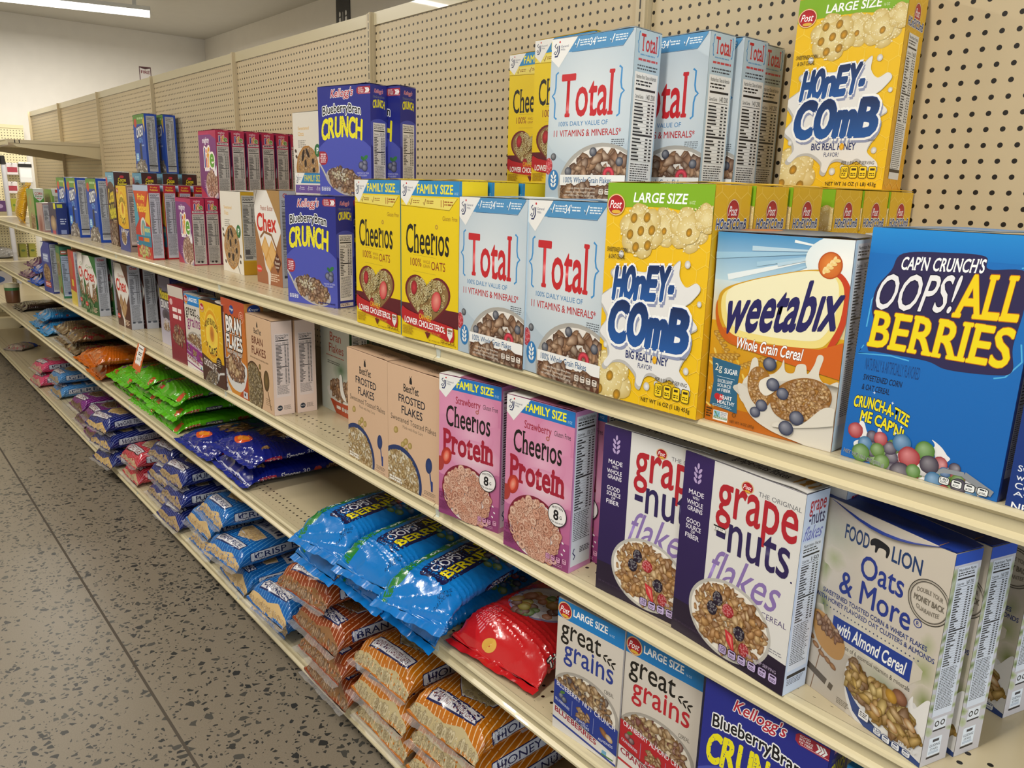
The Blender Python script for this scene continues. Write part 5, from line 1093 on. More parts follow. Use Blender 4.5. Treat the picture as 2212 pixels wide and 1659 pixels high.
def art_store(pc, col, stripe, ink, cereal, kind, size, title, big, dark='#4a2c14', pos=0, wincol=None, front=1.7):
    """striped see-through store bag: clear front end, name banner, window, big name, name again along the right side"""
    P, Ln = pc.P*100, pc.L*100; m = P/2; a = Art(Ln, P); a.rect(0, 0, P, Ln, col, 0); a.ly[-1] = 0
    stripes(a, stripe)
    hw = pc.W*50*.92
    cf = wincol or cereal[0]
    a.poly([(0, Ln), (P, Ln), (P, Ln-front+.8), (m+hw*.9, Ln-front+.2), (m+hw*.5, Ln-front-.5), (m, Ln-front+.4), (m-hw*.6, Ln-front), (0, Ln-front+.8)], cf)
    r = random.Random(3); n0 = int(P*front*(1.5 if size < .6 else .8))
    for i in range(n0):
        x, y, c = r.uniform(m-hw*1.5, m+hw*1.5), r.uniform(Ln-front+.9, Ln-.4), r.choice(cereal); z = size*r.uniform(.7, 1.2)
        if kind == 'ring': a.ring(x, y, z*.3, z, mixc(c, '#fff2d8', .2), mixc(c, dark, .5), r.uniform(.6, 1), r.uniform(0, 180), 8)
        else: a.ell(x, y, z, z*.6, mixc(c, '#fff2d8', .25), r.uniform(0, 180), 6, mixc(c, dark, .55), (0, 0), .2, None, r)
    y0 = Ln-front-5.0
    a.poly([(m-hw*.72, y0+.5), (m+hw*.72, y0-.3), (m+hw*.74, y0+3.0), (m+hw*.5, y0+3.5), (m-hw*.74, y0+4.1)], ink); a.poly([(m-hw*.69, y0+.85), (m+hw*.69, y0+.1), (m+hw*.7, y0+2.75), (m+hw*.48, y0+3.15), (m-hw*.7, y0+3.7)], '#cfcdd2')
    a.text(title, m-hw*.62, y0+1.15, m+hw*.62, y0+3.0, mixc(ink, '#8a3a20', .5) if ink != '#1c2a5e' else ink, .02, .06, 0, -1)
    yb, yt = y0-1.4, max(1, y0-9.5); xm = m-hw*.05
    pts = [(xm-hw*.62, yb-5.0), (xm-hw*.3, yb-2.0), (xm-hw*.05, yb), (xm+hw*.62, yb-2.6), (xm+hw*.66, yt+1.4), (xm-hw*.5, yt)]
    a.poly([(xm+(x-xm)*1.1, yb-5+(y-(yb-5))*1.1) for x, y in pts], ink); a.poly([(xm+(x-xm)*1.06, yb-5+(y-(yb-5))*1.06) for x, y in pts], '#cfccd0'); a.poly(pts, cf)
    for i in range(int(190 if size < .6 else 90)):
        x, y, c = r.uniform(xm-hw*.56, xm+hw*.6), r.uniform(yt+.6, yb-.8), r.choice(cereal); z = size*r.uniform(.7, 1.2)
        if x < xm-hw*.1 and y > yb-4.4: continue
        if kind == 'ring': a.ring(x, y, z*.3, z, mixc(c, '#fff2d8', .2), mixc(c, dark, .5), r.uniform(.6, 1), r.uniform(0, 180), 8)
        else: a.ell(x, y, z, z*.6, mixc(c, '#fff2d8', .25), r.uniform(0, 180), 6, mixc(c, dark, .55), (0, 0), .2, None, r)
    if yt > 6: a.rect(m-hw*.8, 1, m+hw*.85, yt-1, '#cbc8cc'); a.text(big, m-hw*.7, 2, m+hw*.75, yt-2, ink, .01, .08)
    if pc.T > .05:
        xs = m+hw*1.06; a.rect(xs, 5, xs+3.4, Ln-front-4, ink, .7); a.rect(xs+.25, 5.25, xs+3.15, Ln-front-4.25, '#c3c8d4', .6)
        cy = (5+Ln-front-4)/2; cx = xs+1.7; l = (Ln-front-10)/2*.9
        a.text(big, cx-l, cy-1.0, cx+l, cy+1.0, ink, .01, .08, 0, -90)
    return a
def art_oops(pc):
    P, Ln = pc.P*100, pc.L*100; m = P/2; hw = pc.W*46; a = Art(Ln, P); a.rect(0, 0, P, Ln, '#0e74c2'); a.ly[-1] = 0
    g = '#1d7a2e'
    a.poly([(m-hw*.95, 0), (m-hw*.6, 0), (m-hw*.6, Ln-4), (m-hw*.75, Ln), (m-hw*1.0, Ln)], g); a.poly([(m-hw*1.3, Ln-7), (m-hw*1.08, Ln-7), (m-hw*1.12, Ln), (m-hw*1.4, Ln)], g)
    a.text('34 oz', m-hw*.78-4.4, Ln-14.9, m-hw*.78+4.4, Ln-13.1, '#eef2ee', .05, 0, .1, -90); a.text('JUMBO', m-hw*.78-4.2, Ln-26, m-hw*.78+4.2, Ln-24, '#eef2ee', .06, 0, .1, -90)
    cx, cy = m+hw*.06, Ln-17
    def Lg(cx, cy, k):
        a.blob([(cx+x*k, cy+y*k) for x, y in ((-4.2, 9), (-4.6, -9), (-2, -10.5), (1, -12), (4.6, -11), (4.8, 10), (1, 10.6), (-1, 11))], '#1b1c4a')
        a.text("CAP'N CRUNCH'S", cx-3.7*k-6.5*k, cy-.5*k, cx-3.7*k+6.5*k, cy+.5*k, '#eef0f4', .04, .06, .1, -90)
        a.text('OOPS!', cx-1.4*k-5*k, cy+3.6*k-1.5*k, cx-1.4*k+5*k, cy+3.6*k+1.5*k, '#eceaf0', .03, 0, .15, -90); a.text('ALL', cx-1.4*k-3.2*k, cy-6.2*k-1.4*k, cx-1.4*k+3.2*k, cy-6.2*k+1.4*k, '#efdc1a', .05, .12, 0, -90)
        a.text('BERRIES', cx+2.4*k-9*k, cy-1.5*k, cx+2.4*k+9*k, cy+1.5*k, '#efdc1a', .06, .12, 0, -90)
    Lg(cx, cy, .98)
    a.text('NET WT 34 OZ', m+hw*.5, Ln-5.2, m+hw*.86, Ln-4.4, '#0c1c3c', .01, 0, 0, -60); a.text('(2 LB 2 OZ) 964 g', m+hw*.5, Ln-4, m+hw*.94, Ln-3.2, '#0c1c3c', .01, 0, 0, -60)
    a.food(m+hw*.72, Ln-24, 3, 5, 'ball', 20, 1.0, ['#c8404a', '#3f78b4', '#6a9a30', '#4a3a5c'], 6)
    Lg(m+hw*1.42, Ln-20, .5)
    a.text('34 oz', m+hw*1.4-2.6, Ln-31, m+hw*1.4+2.6, Ln-29.6, '#b9c4d0', .03, 0, .1, -90)
    return a
def art_smores(pc):
    P, Ln = pc.P*100, pc.L*100; m = P/2; hw = pc.W*46; a = Art(Ln, P); a.rect(0, 0, P, Ln, '#101c78'); a.ly[-1] = 0
    xs = m+hw*1.2
    a.poly([(xs-1.3, Ln-4), (xs+1.0, Ln-4.6), (xs+.9, Ln-10.6), (xs-1.1, Ln-10)], '#b8202c'); a.text('Malt-O-Meal', xs-.1-2.5, Ln-7.8, xs-.1+2.5, Ln-6.8, '#f0dede', .03, 0, .2, -90)
    a.text("S'mores", xs-.2-3.4, Ln-16.4, xs-.2+3.4, Ln-13.9, '#e4e4ee', .05, .06, .1, -90); a.text('30', xs-.5-1.3, Ln-21.6, xs-.5+1.3, Ln-20, '#dcdce8', .02, 0, 0, -90); a.text('OUNCES', xs+1.1-1.2, Ln-21, xs+1.1+1.2, Ln-20.6, '#b9b9d4', 0, 0, 0, -90)
    a.ell(xs-.2, Ln-25, 1.2, 1.4, '#c8402a'); a.rect(xs+.6, Ln-27, xs+1.3, Ln-23, '#b07a30'); a.food(xs, Ln-31, 1.8, 2.4, 'flake', 26, .8, ['#8a5a34', '#6a4028'], 4)
    a.food(m-hw*.15, Ln-17, hw*.55, 5, 'flake', 34, 1.9, ['#a8702e', '#c08a44', '#8a5420', '#7a4418'], 5, '#3c200c')
    a.blob([(m-hw*.6, Ln-5), (m-hw*.2, Ln-7.5), (m+hw*.1, Ln-6.5), (m-.2, Ln-4), (m-hw*.3, Ln-3)], '#d8541e'); a.blob([(m-hw*.5, Ln-5.2), (m-hw*.2, Ln-6.8), (m, Ln-6), (m-hw*.25, Ln-4.2)], '#e8902a')
    a.text("S'mores", m+hw*.4-3.5, Ln-20, m+hw*.4+3.5, Ln-17, '#e4e4ee', .05, .06, .1, -90); a.food(m+hw*.7, Ln-7.4, .8, 1.0, 'flake', 8, .9, ['#c08a34'], 3)
    a.rect(0, Ln-.8, P, Ln, '#c9c9d8')
    return a
def art_dino(pc):
    P, Ln = pc.P*100, pc.L*100; m = P/2; hw = pc.W*46; a = Art(Ln, P); a.rect(0, 0, P, Ln, '#4fa414'); a.ly[-1] = 0
    xs = m+hw*1.18
    a.rect(xs-1.1, Ln-9.6, xs+1.1, Ln-3.6, '#b52428'); a.text('Malt-O-Meal', xs-2.5, Ln-7.1, xs+2.5, Ln-6.1, '#f0d8d8', .03, 0, .2, -90)
    a.rect(xs-1.2, Ln-19, xs+1.2, Ln-12, '#4a4458', .6); a.text('DYNO-BITES', xs-3, Ln-16.2, xs+3, Ln-14.8, '#e4e6e0', .05, 0, .1, -90); a.text('30', xs-1.3, Ln-23.6, xs+1.3, Ln-22, '#c9d6bc', .02, 0, 0, -90); a.rect(xs-1.4, Ln-30, xs+1.4, Ln-25, '#8a3a28', 1)
    a.rect(m+hw*.05, Ln-25, m+hw*.5, Ln-10, '#4a4458', 1); a.text('DYNO-BITES', m+hw*.27-7, Ln-18.9, m+hw*.27+7, Ln-16.1, '#e4e6e0', .05, 0, .1, -90); a.text('FRUITY', m-hw*.1-4, Ln-17, m-hw*.1+4, Ln-15, '#c8402a', .05, 0, .1, -90)
    a.ell(m-hw*.62, Ln-6.5, 2, 2.6, '#5a2c74'); a.poly([(m-hw*.6, Ln-10), (m-hw*.35, Ln-11), (m-hw*.3, Ln-8), (m-hw*.55, Ln-7)], '#d8641e'); a.food(m-hw*.45, Ln-17, 2.6, 4, 'ball', 30, .8, ['#d8a02a', '#c8402a', '#6a9a30', '#6a3a84'], 4); a.poly([(m-hw*.5, Ln-20), (m-hw*.2, Ln-28), (m-hw*.05, Ln-27), (m-hw*.35, Ln-19)], '#5a2c74')
    a.rect(m-hw*.9, Ln-3, m-hw*.5, Ln-1.4, '#b52428'); a.rect(m+hw*.7, Ln-4, m+hw*.92, Ln-.5, '#c84a2a')
    return a
def art_red(pc):
    P, Ln = pc.P*100, pc.L*100; m = P/2; hw = pc.W*46; a = Art(Ln, P); a.rect(0, 0, P, Ln, '#c01d22'); a.ly[-1] = 0
    a.ell(m-hw*.05, Ln-16, hw*.72, 7, '#8a86b0'); a.ell(m-hw*.05, Ln-16, hw*.66, 6.4, '#d5d2da'); a.food(m-hw*.1, Ln-14.5, hw*.5, 4.6, 'ball', 26, 1.5, ['#d8a02a', '#e08a5c', '#7aa04a', '#8a4a3a', '#d8c84a'], 4, '#3c200c')
    for i, (t_, c) in enumerate((('MYSTERY', '#2c2c66'), ('COLORS', '#a82a34'))): a.text(t_, m+hw*.5-i*2.6-3.4, Ln-22.6, m+hw*.5-i*2.6+3.4, Ln-20.6, c, .06, 0, .1, 150)
    a.lines(m-hw*.8, Ln-8, m-hw*.3, Ln-3, 7, '#e08a94', .4, .3, 4, False, -60)
    xs = m+hw*1.15
    a.text('Trix', xs-1.8, Ln-6.8, xs+1.8, Ln-4.6, '#e8e2d8', .06, 0, 0, -90, 0, [('#1c1a20', .16)]); a.text('TURNS MILK', xs-4.4, Ln-16, xs+4.4, Ln-13.6, '#d88a2a', .04, 0, 0, -90); a.ell(m-hw*.2, Ln-1.2, 2, .8, '#d8a84a')
    return a
def art_speck(pc, col, cols, seed=3, win=None, n=60, sz=1.6):
    P, Ln = pc.P*100, pc.L*100; m = P/2; hw = pc.W*46; a = Art(Ln, P); a.rect(0, 0, P, Ln, col); a.ly[-1] = 0; r = random.Random(seed)
    if win: a.ell(m, Ln*.5, hw*.8, Ln*.3, win[0], 0, 30, win[1])
    for i in range(n):
        c = r.choice(cols); a.ell(r.uniform(m-hw*1.4, m+hw*1.5), r.uniform(0, Ln), sz*r.uniform(.5, 1.2), sz*r.uniform(.3, .9), c, r.uniform(0, 180), 9, mixc(c, '#000000', .25), (0, 0), .2, None, r)
    return a
RICE = ['#d2b27c', '#c4a066', '#dcc192', '#b89258']
BRF = ['#8a6038', '#74492a', '#9c7248', '#684022']
OTR = ['#bcab80', '#a8966a', '#cabb94', '#96835a']
def B_(kind, seed):
    pc = Pouch(.238, .38, .081, 2.9, .05, seed, .0026)
    if kind == 'rice': return bag('cereal_bag', pc, art_store(pc, '#1560ac', '#5aa0d8', '#1c2a5e', RICE, 'flake', .36, 'CRISP RICE', 'CRISP RICE', '#6a4620'), '#1560ac')
    if kind == 'branb': return bag('cereal_bag', pc, art_store(pc, '#8a3a14', '#d8a888', '#1c2a5e', BRF, 'flake', .7, '40% BRAN FLAKES', 'BRAN FLAKES', '#2c160a'), '#8a3a14')
    if kind == 'honeyo': return bag('cereal_bag', pc, art_store(pc, '#b8690e', '#e8c89a', '#1c2050', OTR, 'ring', .66, 'HONEY NUT TOASTED OATS', 'HONEY NUT', '#4a3c1c'), '#b8690e')
    if kind == 'puff': return bag('cereal_bag', pc, art_store(pc, '#18246c', '#6a78c0', '#1c2050', ['#b09468', '#9a7c50', '#c2a880'], 'flake', .55, 'PUFFED WHEAT', 'PUFFED WHEAT', '#4a3418', front=1.3), '#18246c')
    if kind == 'sugar': return bag('cereal_bag', pc, art_store(pc, '#152064', '#7480c4', '#1c2050', ['#d2b070', '#c09a54', '#dcc28c'], 'flake', .7, 'SUGAR FROSTED', 'SUGAR FROSTED FLAKES', '#6a4a20', front=1.2), '#152064')
    if kind == 'purp': return bag('cereal_bag', pc, art_store(pc, '#6a1c6c', '#b06ab4', '#3c1644', ['#6a4a34', '#7a5a40', '#5a3c2a'], 'flake', .8, 'CEREAL', 'RAISIN', '#2c1a10', front=1.3), '#6a1c6c')
    if kind == 'pinkb': return bag('cereal_bag', pc, art_store(pc, '#c83a64', '#e88aa4', '#3a2a44', ['#c8a890', '#b89478'], 'flake', .8, 'CEREAL', 'CEREAL', '#5a3a2a', front=1.3), '#c83a64')
    if kind == 'ltb': return bag('cereal_bag', pc, art_store(pc, '#3a7ab8', '#8ab8dc', '#26406c', ['#b09468', '#a0845c'], 'flake', .7, 'CEREAL', 'CEREAL', '#4a3418', front=1.4), '#3a7ab8')
    if kind == 'redb': return bag('cereal_bag', pc, art_store(pc, '#b8283a', '#dc8a90', '#4a1420', ['#c8b088', '#b89a70'], 'flake', .6, 'PUFFED RICE', 'PUFFED RICE', '#5a3a2a', front=1), '#b8283a')
    if kind == 'gold': return bag('cereal_bag', pc, art_store(pc, '#c8920e', '#f0dc94', '#1c2050', OTR, 'ring', .66, 'TOASTED OATS', 'TOASTED OATS', '#4a3c1c'), '#c8920e')
    if kind == 'oopsb': pc = Pouch(.205, .37, .066, 2.3, .07, seed, .0034, .7, .02); return bag('cereal_bag', pc, art_oops(pc), '#0e74c2', FILM, FILM, '#0e74c2')
    if kind == 'smores': pc = Pouch(.32, .4, .062, 2.2, .08, seed, .003, .6, .0); return bag('cereal_bag', pc, art_smores(pc), '#101c78', FILM, FILM, '#2a3490')
    if kind == 'dino': pc = Pouch(.31, .4, .05, 2.3, .07, seed, .0036, .6, .012); return bag('cereal_bag', pc, art_dino(pc), '#4fa414', FILM, FILM, '#58b01c')
    if kind == 'trix': pc = Pouch(.25, .36, .09, 2.3, .07, seed, .003, .7); return bag('cereal_bag', pc, art_red(pc), '#c01d22', FILM, FILM, '#c01d22')
    if kind == 'orange': pc = Pouch(.3, .38, .07, 2.3, .07, seed, .004, .7); return bag('cereal_bag', pc, art_speck(pc, '#b85a10', ['#c86a18', '#a84a10', '#c8742a'], 3, ('#c06a1c', '#b85a10'), 40, 2.2), '#b85a10', FILM, FILM, '#c8681c')
    if kind == 'clearb': pc = Pouch(.28, .36, .06, 2.3, .07, seed, .004, .7); return bag('cereal_bag', pc, art_speck(pc, '#6a5438', ['#8a2c2c', '#7a6040', '#3a4870', '#a88a5c', '#5a4028'], 4, None, 110, 1.5), '#6a5438')
    if kind == 'aqua': pc = Pouch(.28, .36, .062, 2.3, .07, seed, .004, .7); return bag('cereal_bag', pc, art_speck(pc, '#2f7fb4', ['#b8503c', '#5aa4cc', '#7aa8c4', '#c88a5c'], 4, None, 46, 1.3), '#2f7fb4', FILM, FILM, '#3f8fc0')
    if kind == 'cobalt': pc = Pouch(.28, .36, .062, 2.3, .07, seed, .004, .7); return bag('cereal_bag', pc, art_speck(pc, '#1d4aa4', ['#c8504c', '#4a7ac4', '#2a5ab8', '#9ab4dc'], 4, None, 46, 1.3), '#1d4aa4', FILM, FILM, '#1d4aa4')
    if kind == 'plum': pc = Pouch(.28, .36, .062, 2.3, .07, seed, .004, .7); return bag('cereal_bag', pc, art_speck(pc, '#5c3558', ['#8a5a78', '#6a4464', '#a8869a'], 4, None, 40, 1.3), '#5c3558', FILM, FILM, '#7a5070')
    if kind == 'dark': pc = Pouch(.28, .36, .055, 2.3, .07, seed, .004, .7); return bag('cereal_bag', pc, art_speck(pc, '#2c1c1c', ['#4a2c28', '#1c1214'], 4, None, 20, 2), '#2c1c1c', FILM, FILM, '#2c1c1c')
    if kind == 'yel': pc = Pouch(.19, .25, .06, 2.2, .07, seed, .004, .7); return bag('cereal_bag', pc, art_speck(pc, '#c8960e', ['#8a5a20', '#e0b83a', '#5c4a2a'], 4, ('#a87a2c', '#c8960e'), 14, 1.4), '#c8960e', FILM, FILM, '#d8a818')
    if kind == 'small': pc = Pouch(.17, .2, .05, 2.3, .05, seed, .004, .7); a = art_speck(pc, '#8a7a70', ['#a85a5c', '#5c8a5c', '#b8a88a', '#6a3a34'], 4, None, 90, .9); P, Ln = pc.P*100, pc.L*100; a.rect(0, 2.4, P, 6.4, '#1c3c8a'); a.rect(0, 0, P, 2.4, '#8a4a54'); return bag('cereal_bag', pc, a, '#8a7a70')
_bags = {}
def lay(kind, x, y, z, yaw=0.0, pitch=0.0, roll=0.0, seed=1, label=None, group=None):
    """lay a bag with the middle of its front end at x, y, z; pitch > 0 lifts the far end"""
    k = (kind, seed)
    if k not in _bags: o = _bags[k] = B_(kind, seed)
    else: o = copy_tree(_bags[k])
    for q in ('label', 'group'):
        if q in o: del o[q]
    o.location = (x, y, z); o.rotation_euler = (math.radians(pitch), math.radians(roll), math.radians(yaw))
    tag(o, label, 'cereal bag', group); return o

# ------------------------------------------------------------------ the room
WALLM = simple('wall_paint', '#e6e2da', .75); CEILM = simple('ceiling_paint', '#c9c7c0', .85)
m, nt, b = newmat('ground_aggregate_floor'); FLOORM = m
tc = N(nt, 'ShaderNodeTexCoord'); wn = N(nt, 'ShaderNodeTexNoise', i_Scale=22.0, i_Detail=2.0); L(nt, tc.outputs['Object'], wn.inputs['Vector'])
ad = N(nt, 'ShaderNodeVectorMath', operation='MULTIPLY_ADD'); L(nt, wn.outputs['Color'], ad.inputs[0]); ad.inputs[1].default_value = (.02, .02, 0); L(nt, tc.outputs['Object'], ad.inputs[2])
flat = N(nt, 'ShaderNodeMapping'); L(nt, ad.outputs[0], flat.inputs[0]); flat.inputs['Scale'].default_value = (1, 1, 0)
big = N(nt, 'ShaderNodeTexNoise', i_Scale=1.6, i_Detail=3.0); L(nt, tc.outputs['Object'], big.inputs['Vector'])
def stones(scale, keep):
    e = N(nt, 'ShaderNodeTexVoronoi', feature='DISTANCE_TO_EDGE', i_Scale=scale); c = N(nt, 'ShaderNodeTexVoronoi', feature='F1', i_Scale=scale)
    L(nt, flat.outputs[0], e.inputs['Vector']); L(nt, flat.outputs[0], c.inputs['Vector'])
    sp = N(nt, 'ShaderNodeSeparateColor'); L(nt, c.outputs['Color'], sp.inputs[0])
    lim = math_(nt, 'MULTIPLY_ADD', big.outputs[0], 1.1, keep-.55)
    pick = math_(nt, 'LESS_THAN', sp.outputs[0], lim)
    thr = math_(nt, 'MULTIPLY_ADD', sp.outputs[1], .26, .10)
    return math_(nt, 'MULTIPLY', math_(nt, 'GREATER_THAN', e.outputs['Distance'], thr), pick), sp
s1, sp1 = stones(44.0, .47); s2, sp2 = stones(88.0, .40)
st = math_(nt, 'MAXIMUM', s1, s2)
sc_ = N(nt, 'ShaderNodeMix', data_type='RGBA'); sc_.inputs[6].default_value = (*lin('#2a2b2a'), 1); sc_.inputs[7].default_value = (*lin('#4a4842'), 1); L(nt, sp1.outputs[2], sc_.inputs[0])
gr = N(nt, 'ShaderNodeTexNoise', i_Scale=260.0, i_Detail=3.0); L(nt, tc.outputs['Object'], gr.inputs['Vector'])
mt = N(nt, 'ShaderNodeMix', data_type='RGBA'); mt.inputs[6].default_value = (*lin('#746a59'), 1); mt.inputs[7].default_value = (*lin('#897f70'), 1); L(nt, gr.outputs[0], mt.inputs[0])
mx = N(nt, 'ShaderNodeMix', data_type='RGBA'); L(nt, st, mx.inputs[0]); L(nt, mt.outputs[2], mx.inputs[6]); L(nt, sc_.outputs[2], mx.inputs[7]); L(nt, mx.outputs[2], b.inputs['Base Color'])
b.inputs['Roughness'].default_value = .36
def struct(name, mb, mat, col=None): o = mb.build(name, mat, None, col); o['kind'] = 'structure'; return o
XF, XN, YB, YO, HC = -8.12, 5.2, 2.49, -4.2, 3.0
struct('floor', MB().box(XF-.2, YO-.2, -.12, XN+.2, YB+.2, 0), FLOORM)
struct('ceiling', MB().box(XF-.2, YO-.2, HC, XN+.2, YB+.2, HC+.12), CEILM)
struct('wall_far', MB().box(XF-.15, YO-.15, 0, XF, YB+.15, HC), WALLM)
struct('wall_back', MB().box(XF, YB, 0, XN, YB+.15, HC), WALLM)
struct('wall_opposite', MB().box(XF, YO-.15, 0, XN, YO, HC), WALLM)
WY0, WY1, WZ0, WZ1 = -3.6, .3, .35, 2.5
struct('wall_near', MB().box(XN, YO, 0, XN+.15, WY0, HC).box(XN, WY1, 0, XN+.15, YB, HC).box(XN, WY0, 0, XN+.15, WY1, WZ0).box(XN, WY0, WZ1, XN+.15, WY1, HC), WALLM)
struct('window_1', MB().box(XN+.02, WY0, WZ0, XN+.1, WY0+.05, WZ1).box(XN+.02, WY1-.05, WZ0, XN+.1, WY1, WZ1).box(XN+.02, WY0, WZ0, XN+.1, WY1, WZ0+.05).box(XN+.02, WY0, WZ1-.05, XN+.1, WY1, WZ1).box(XN+.03, -1.68, WZ0, XN+.09, -1.62, WZ1), simple('window_metal', '#55585c', .4, .8))
# sawn control joints in the floor
struct('trim_1', MB().box(XF, -.381, .0001, XN, -.373, .0006), simple('saw_cut', '#4c443a', .9))
struct('baseboard_back', MB().box(XF, YB-.012, 0, XN, YB, .1), simple('skirting', '#3a3836', .5))

# ------------------------------------------------------------------ the gondola
TAN, TANS = '#c3b391', '#c8ba98'
STEEL = simple('painted_steel', '#c6b894', .36, 0, .5, .015, .2); LIPM = simple('painted_rail', '#cdc19e', .3, 0, .5, .015, .25)
BLACK = simple('kick_black', '#1d1b18', .5); CLIP = simple('clear_clip', '#c9cfc6', .2, 0, .6, .03, .3)
def holes(name, col, pitch, rad, plane, rows=None, rough=.42):
    m, nt, b = newmat(name); tc = N(nt, 'ShaderNodeTexCoord'); sp = N(nt, 'ShaderNodeSeparateXYZ'); L(nt, tc.outputs['Object'], sp.inputs[0])
    A, B = (sp.outputs[plane[0]], sp.outputs[plane[1]])
    def fr(x, ph=.5): return math_(nt, 'SUBTRACT', math_(nt, 'FRACT', math_(nt, 'ADD', math_(nt, 'DIVIDE', x, pitch), ph)), .5)
    a_, b_ = fr(A), fr(B)
    d = math_(nt, 'SQRT', math_(nt, 'ADD', math_(nt, 'MULTIPLY', a_, a_), math_(nt, 'MULTIPLY', b_, b_)))
    h = math_(nt, 'LESS_THAN', d, rad/pitch)
    if rows: h = math_(nt, 'MULTIPLY', h, math_(nt, 'MULTIPLY', math_(nt, 'GREATER_THAN', B, rows[0]), math_(nt, 'LESS_THAN', B, rows[1])))
    nz = N(nt, 'ShaderNodeTexNoise', i_Scale=5.0, i_Detail=5.0); L(nt, tc.outputs['Object'], nz.inputs['Vector'])
    c = lin(col); m0 = N(nt, 'ShaderNodeMix', data_type='RGBA'); m0.inputs[6].default_value = (*[x*.97 for x in c], 1); m0.inputs[7].default_value = (*[x*1.03 for x in c], 1); L(nt, nz.outputs[0], m0.inputs[0])
    mx = N(nt, 'ShaderNodeMix', data_type='RGBA'); L(nt, h, mx.inputs[0]); L(nt, m0.outputs[2], mx.inputs[6]); mx.inputs[7].default_value = (*lin('#17110b'), 1)
    L(nt, mx.outputs[2], b.inputs['Base Color']); b.inputs['Roughness'].default_value = rough
    bp = N(nt, 'ShaderNodeBump', i_Strength=.6, i_Distance=.003, invert=True); L(nt, math_(nt, 'SMOOTH_MIN', d, rad/pitch*1.3, .08), bp.inputs['Height'])
    return m
PEG = holes('peg_panel', '#c9b794', .0254, .0042, (0, 2)); PEGC = holes('cream_peg_panel', '#e6dab0', .0254, .0042, (1, 2)); DECK = holes('punched_deck', '#c2b494', .0254, .0036, (0, 1), (.028, .08), .26)
m, nt, b = newmat('slotted_post'); tc = N(nt, 'ShaderNodeTexCoord'); sp = N(nt, 'ShaderNodeSeparateXYZ'); L(nt, tc.outputs['Object'], sp.inputs[0])
sl = math_(nt, 'MULTIPLY', math_(nt, 'LESS_THAN', math_(nt, 'ABSOLUTE', math_(nt, 'ADD', sp.outputs[0], .006)), .0024), math_(nt, 'LESS_THAN', math_(nt, 'FRACT', math_(nt, 'DIVIDE', sp.outputs[2], .0266)), .78))
mx = N(nt, 'ShaderNodeMix', data_type='RGBA'); L(nt, sl, mx.inputs[0]); mx.inputs[6].default_value = (*lin('#c8b896'), 1); mx.inputs[7].default_value = (*lin('#19130c'), 1); L(nt, mx.outputs[2], b.inputs['Base Color']); b.inputs['Roughness'].default_value = .38; POST = m
W, YBK = 1.219, .575
ZA, ZB, ZC, ZD, ZT = 1.169, .819, .495, .08, 2.045
ORD = ['first', 'second', 'third', 'fourth', 'fifth', 'sixth', 'seventh', 'eighth']
def lip(z): return [(.012, z), (.0, z), (-.004, z-.002), (-.0055, z-.006), (-.001, z-.0105), (.001, z-.0115), (.001, z-.025), (-.003, z-.0275), (-.0065, z-.030), (-.0065, z-.0345), (-.002, z-.036), (.012, z-.036)]
def shelf(x0, z, lev, i, basep=False, label=None):
    r = empty('gondola_shelf', (x0, 0, z)); w = W-.0022
    MB().box(.0, .0115, -.022, w, YBK-.012, 0).build('deck', DECK, r)
    MB().prism([(y, q) for y, q in lip(0)], 0, w).build('price_rail', LIPM, r)
    MB().prism([(.0015, -.003), (-.0048, -.006), (-.002, -.011), (-.0005, -.025), (-.0058, -.031), (.0, -.034)], .0012, .0125).build('end_clip', CLIP, r)
    if basep: MB().box(0, .03, -z+.001, w, .045, -.036).box(0, .045, -z+.001, w, .05, -.022).build('kick_plate', BLACK, r)
    else:
        for xx in (.004, w-.007): MB().add([(xx+dx, y, q) for dx in (0, .003) for y, q in ((.03, -.022), (.06, -.045), (YBK-.02, -.105), (YBK-.014, -.022))], [(0, 1, 2, 3), (7, 6, 5, 4), (0, 4, 5, 1), (1, 5, 6, 2), (2, 6, 7, 3), (3, 7, 4, 0)]).build('bracket', STEEL, r)
    tag(r, label, 'shelf', 'beige steel shelves of the cereal aisle'); return r
LV = {'A': (ZA, 'eye-level shelf'), 'B': (ZB, 'shelf below eye level'), 'C': (ZC, 'knee-high shelf'), 'D': (ZD, 'bottom shelf with black kick plate')}
WHAT = {'A': ['under the hexagon-patterned, pale blue and wide blue berry boxes', 'under the purple-blue spoon boxes and yellow oat-ring boxes', 'under the plum boxes and cream cookie box', 'under the tall cocoa boxes and deep blue boxes', 'under the green corn boxes', 'under the yellow standing pouch', 'at the far end'],
        'B': ['under the pink, purple-striped and blue-flap boxes', 'under the peach flake boxes', 'under the dark brown diamond boxes and grain boxes', 'under the green diamond boxes', 'under the blue and plum crumpled bags', 'empty, beyond the crumpled blue bags', 'at the far end'],
        'C': ['under the red bag and two cream grain boxes', 'under the sky blue berry bags', 'under the navy and lime green bags', 'under the orange bags', 'under the aqua and clear speckled bags', 'under the near-black bag', 'at the far end'],
        'D': ['under the ochre striped bags', 'under the bright blue and brown striped bags', 'under the navy striped bags', 'under the purple striped bags', 'under the pink striped bags', 'under the small clear bag', 'at the far end']}
for lev, (z, nm) in LV.items():
    for i in range(7):
        if i == 6 and lev in 'AB': continue
        shelf(W*(1-1-i)+.0011, z, lev, i, lev == 'D', f'beige steel {nm} {WHAT[lev][i]}' if len(f'beige steel {nm} {WHAT[lev][i]}'.split()) <= 16 else f'beige {nm} {WHAT[lev][i]}')
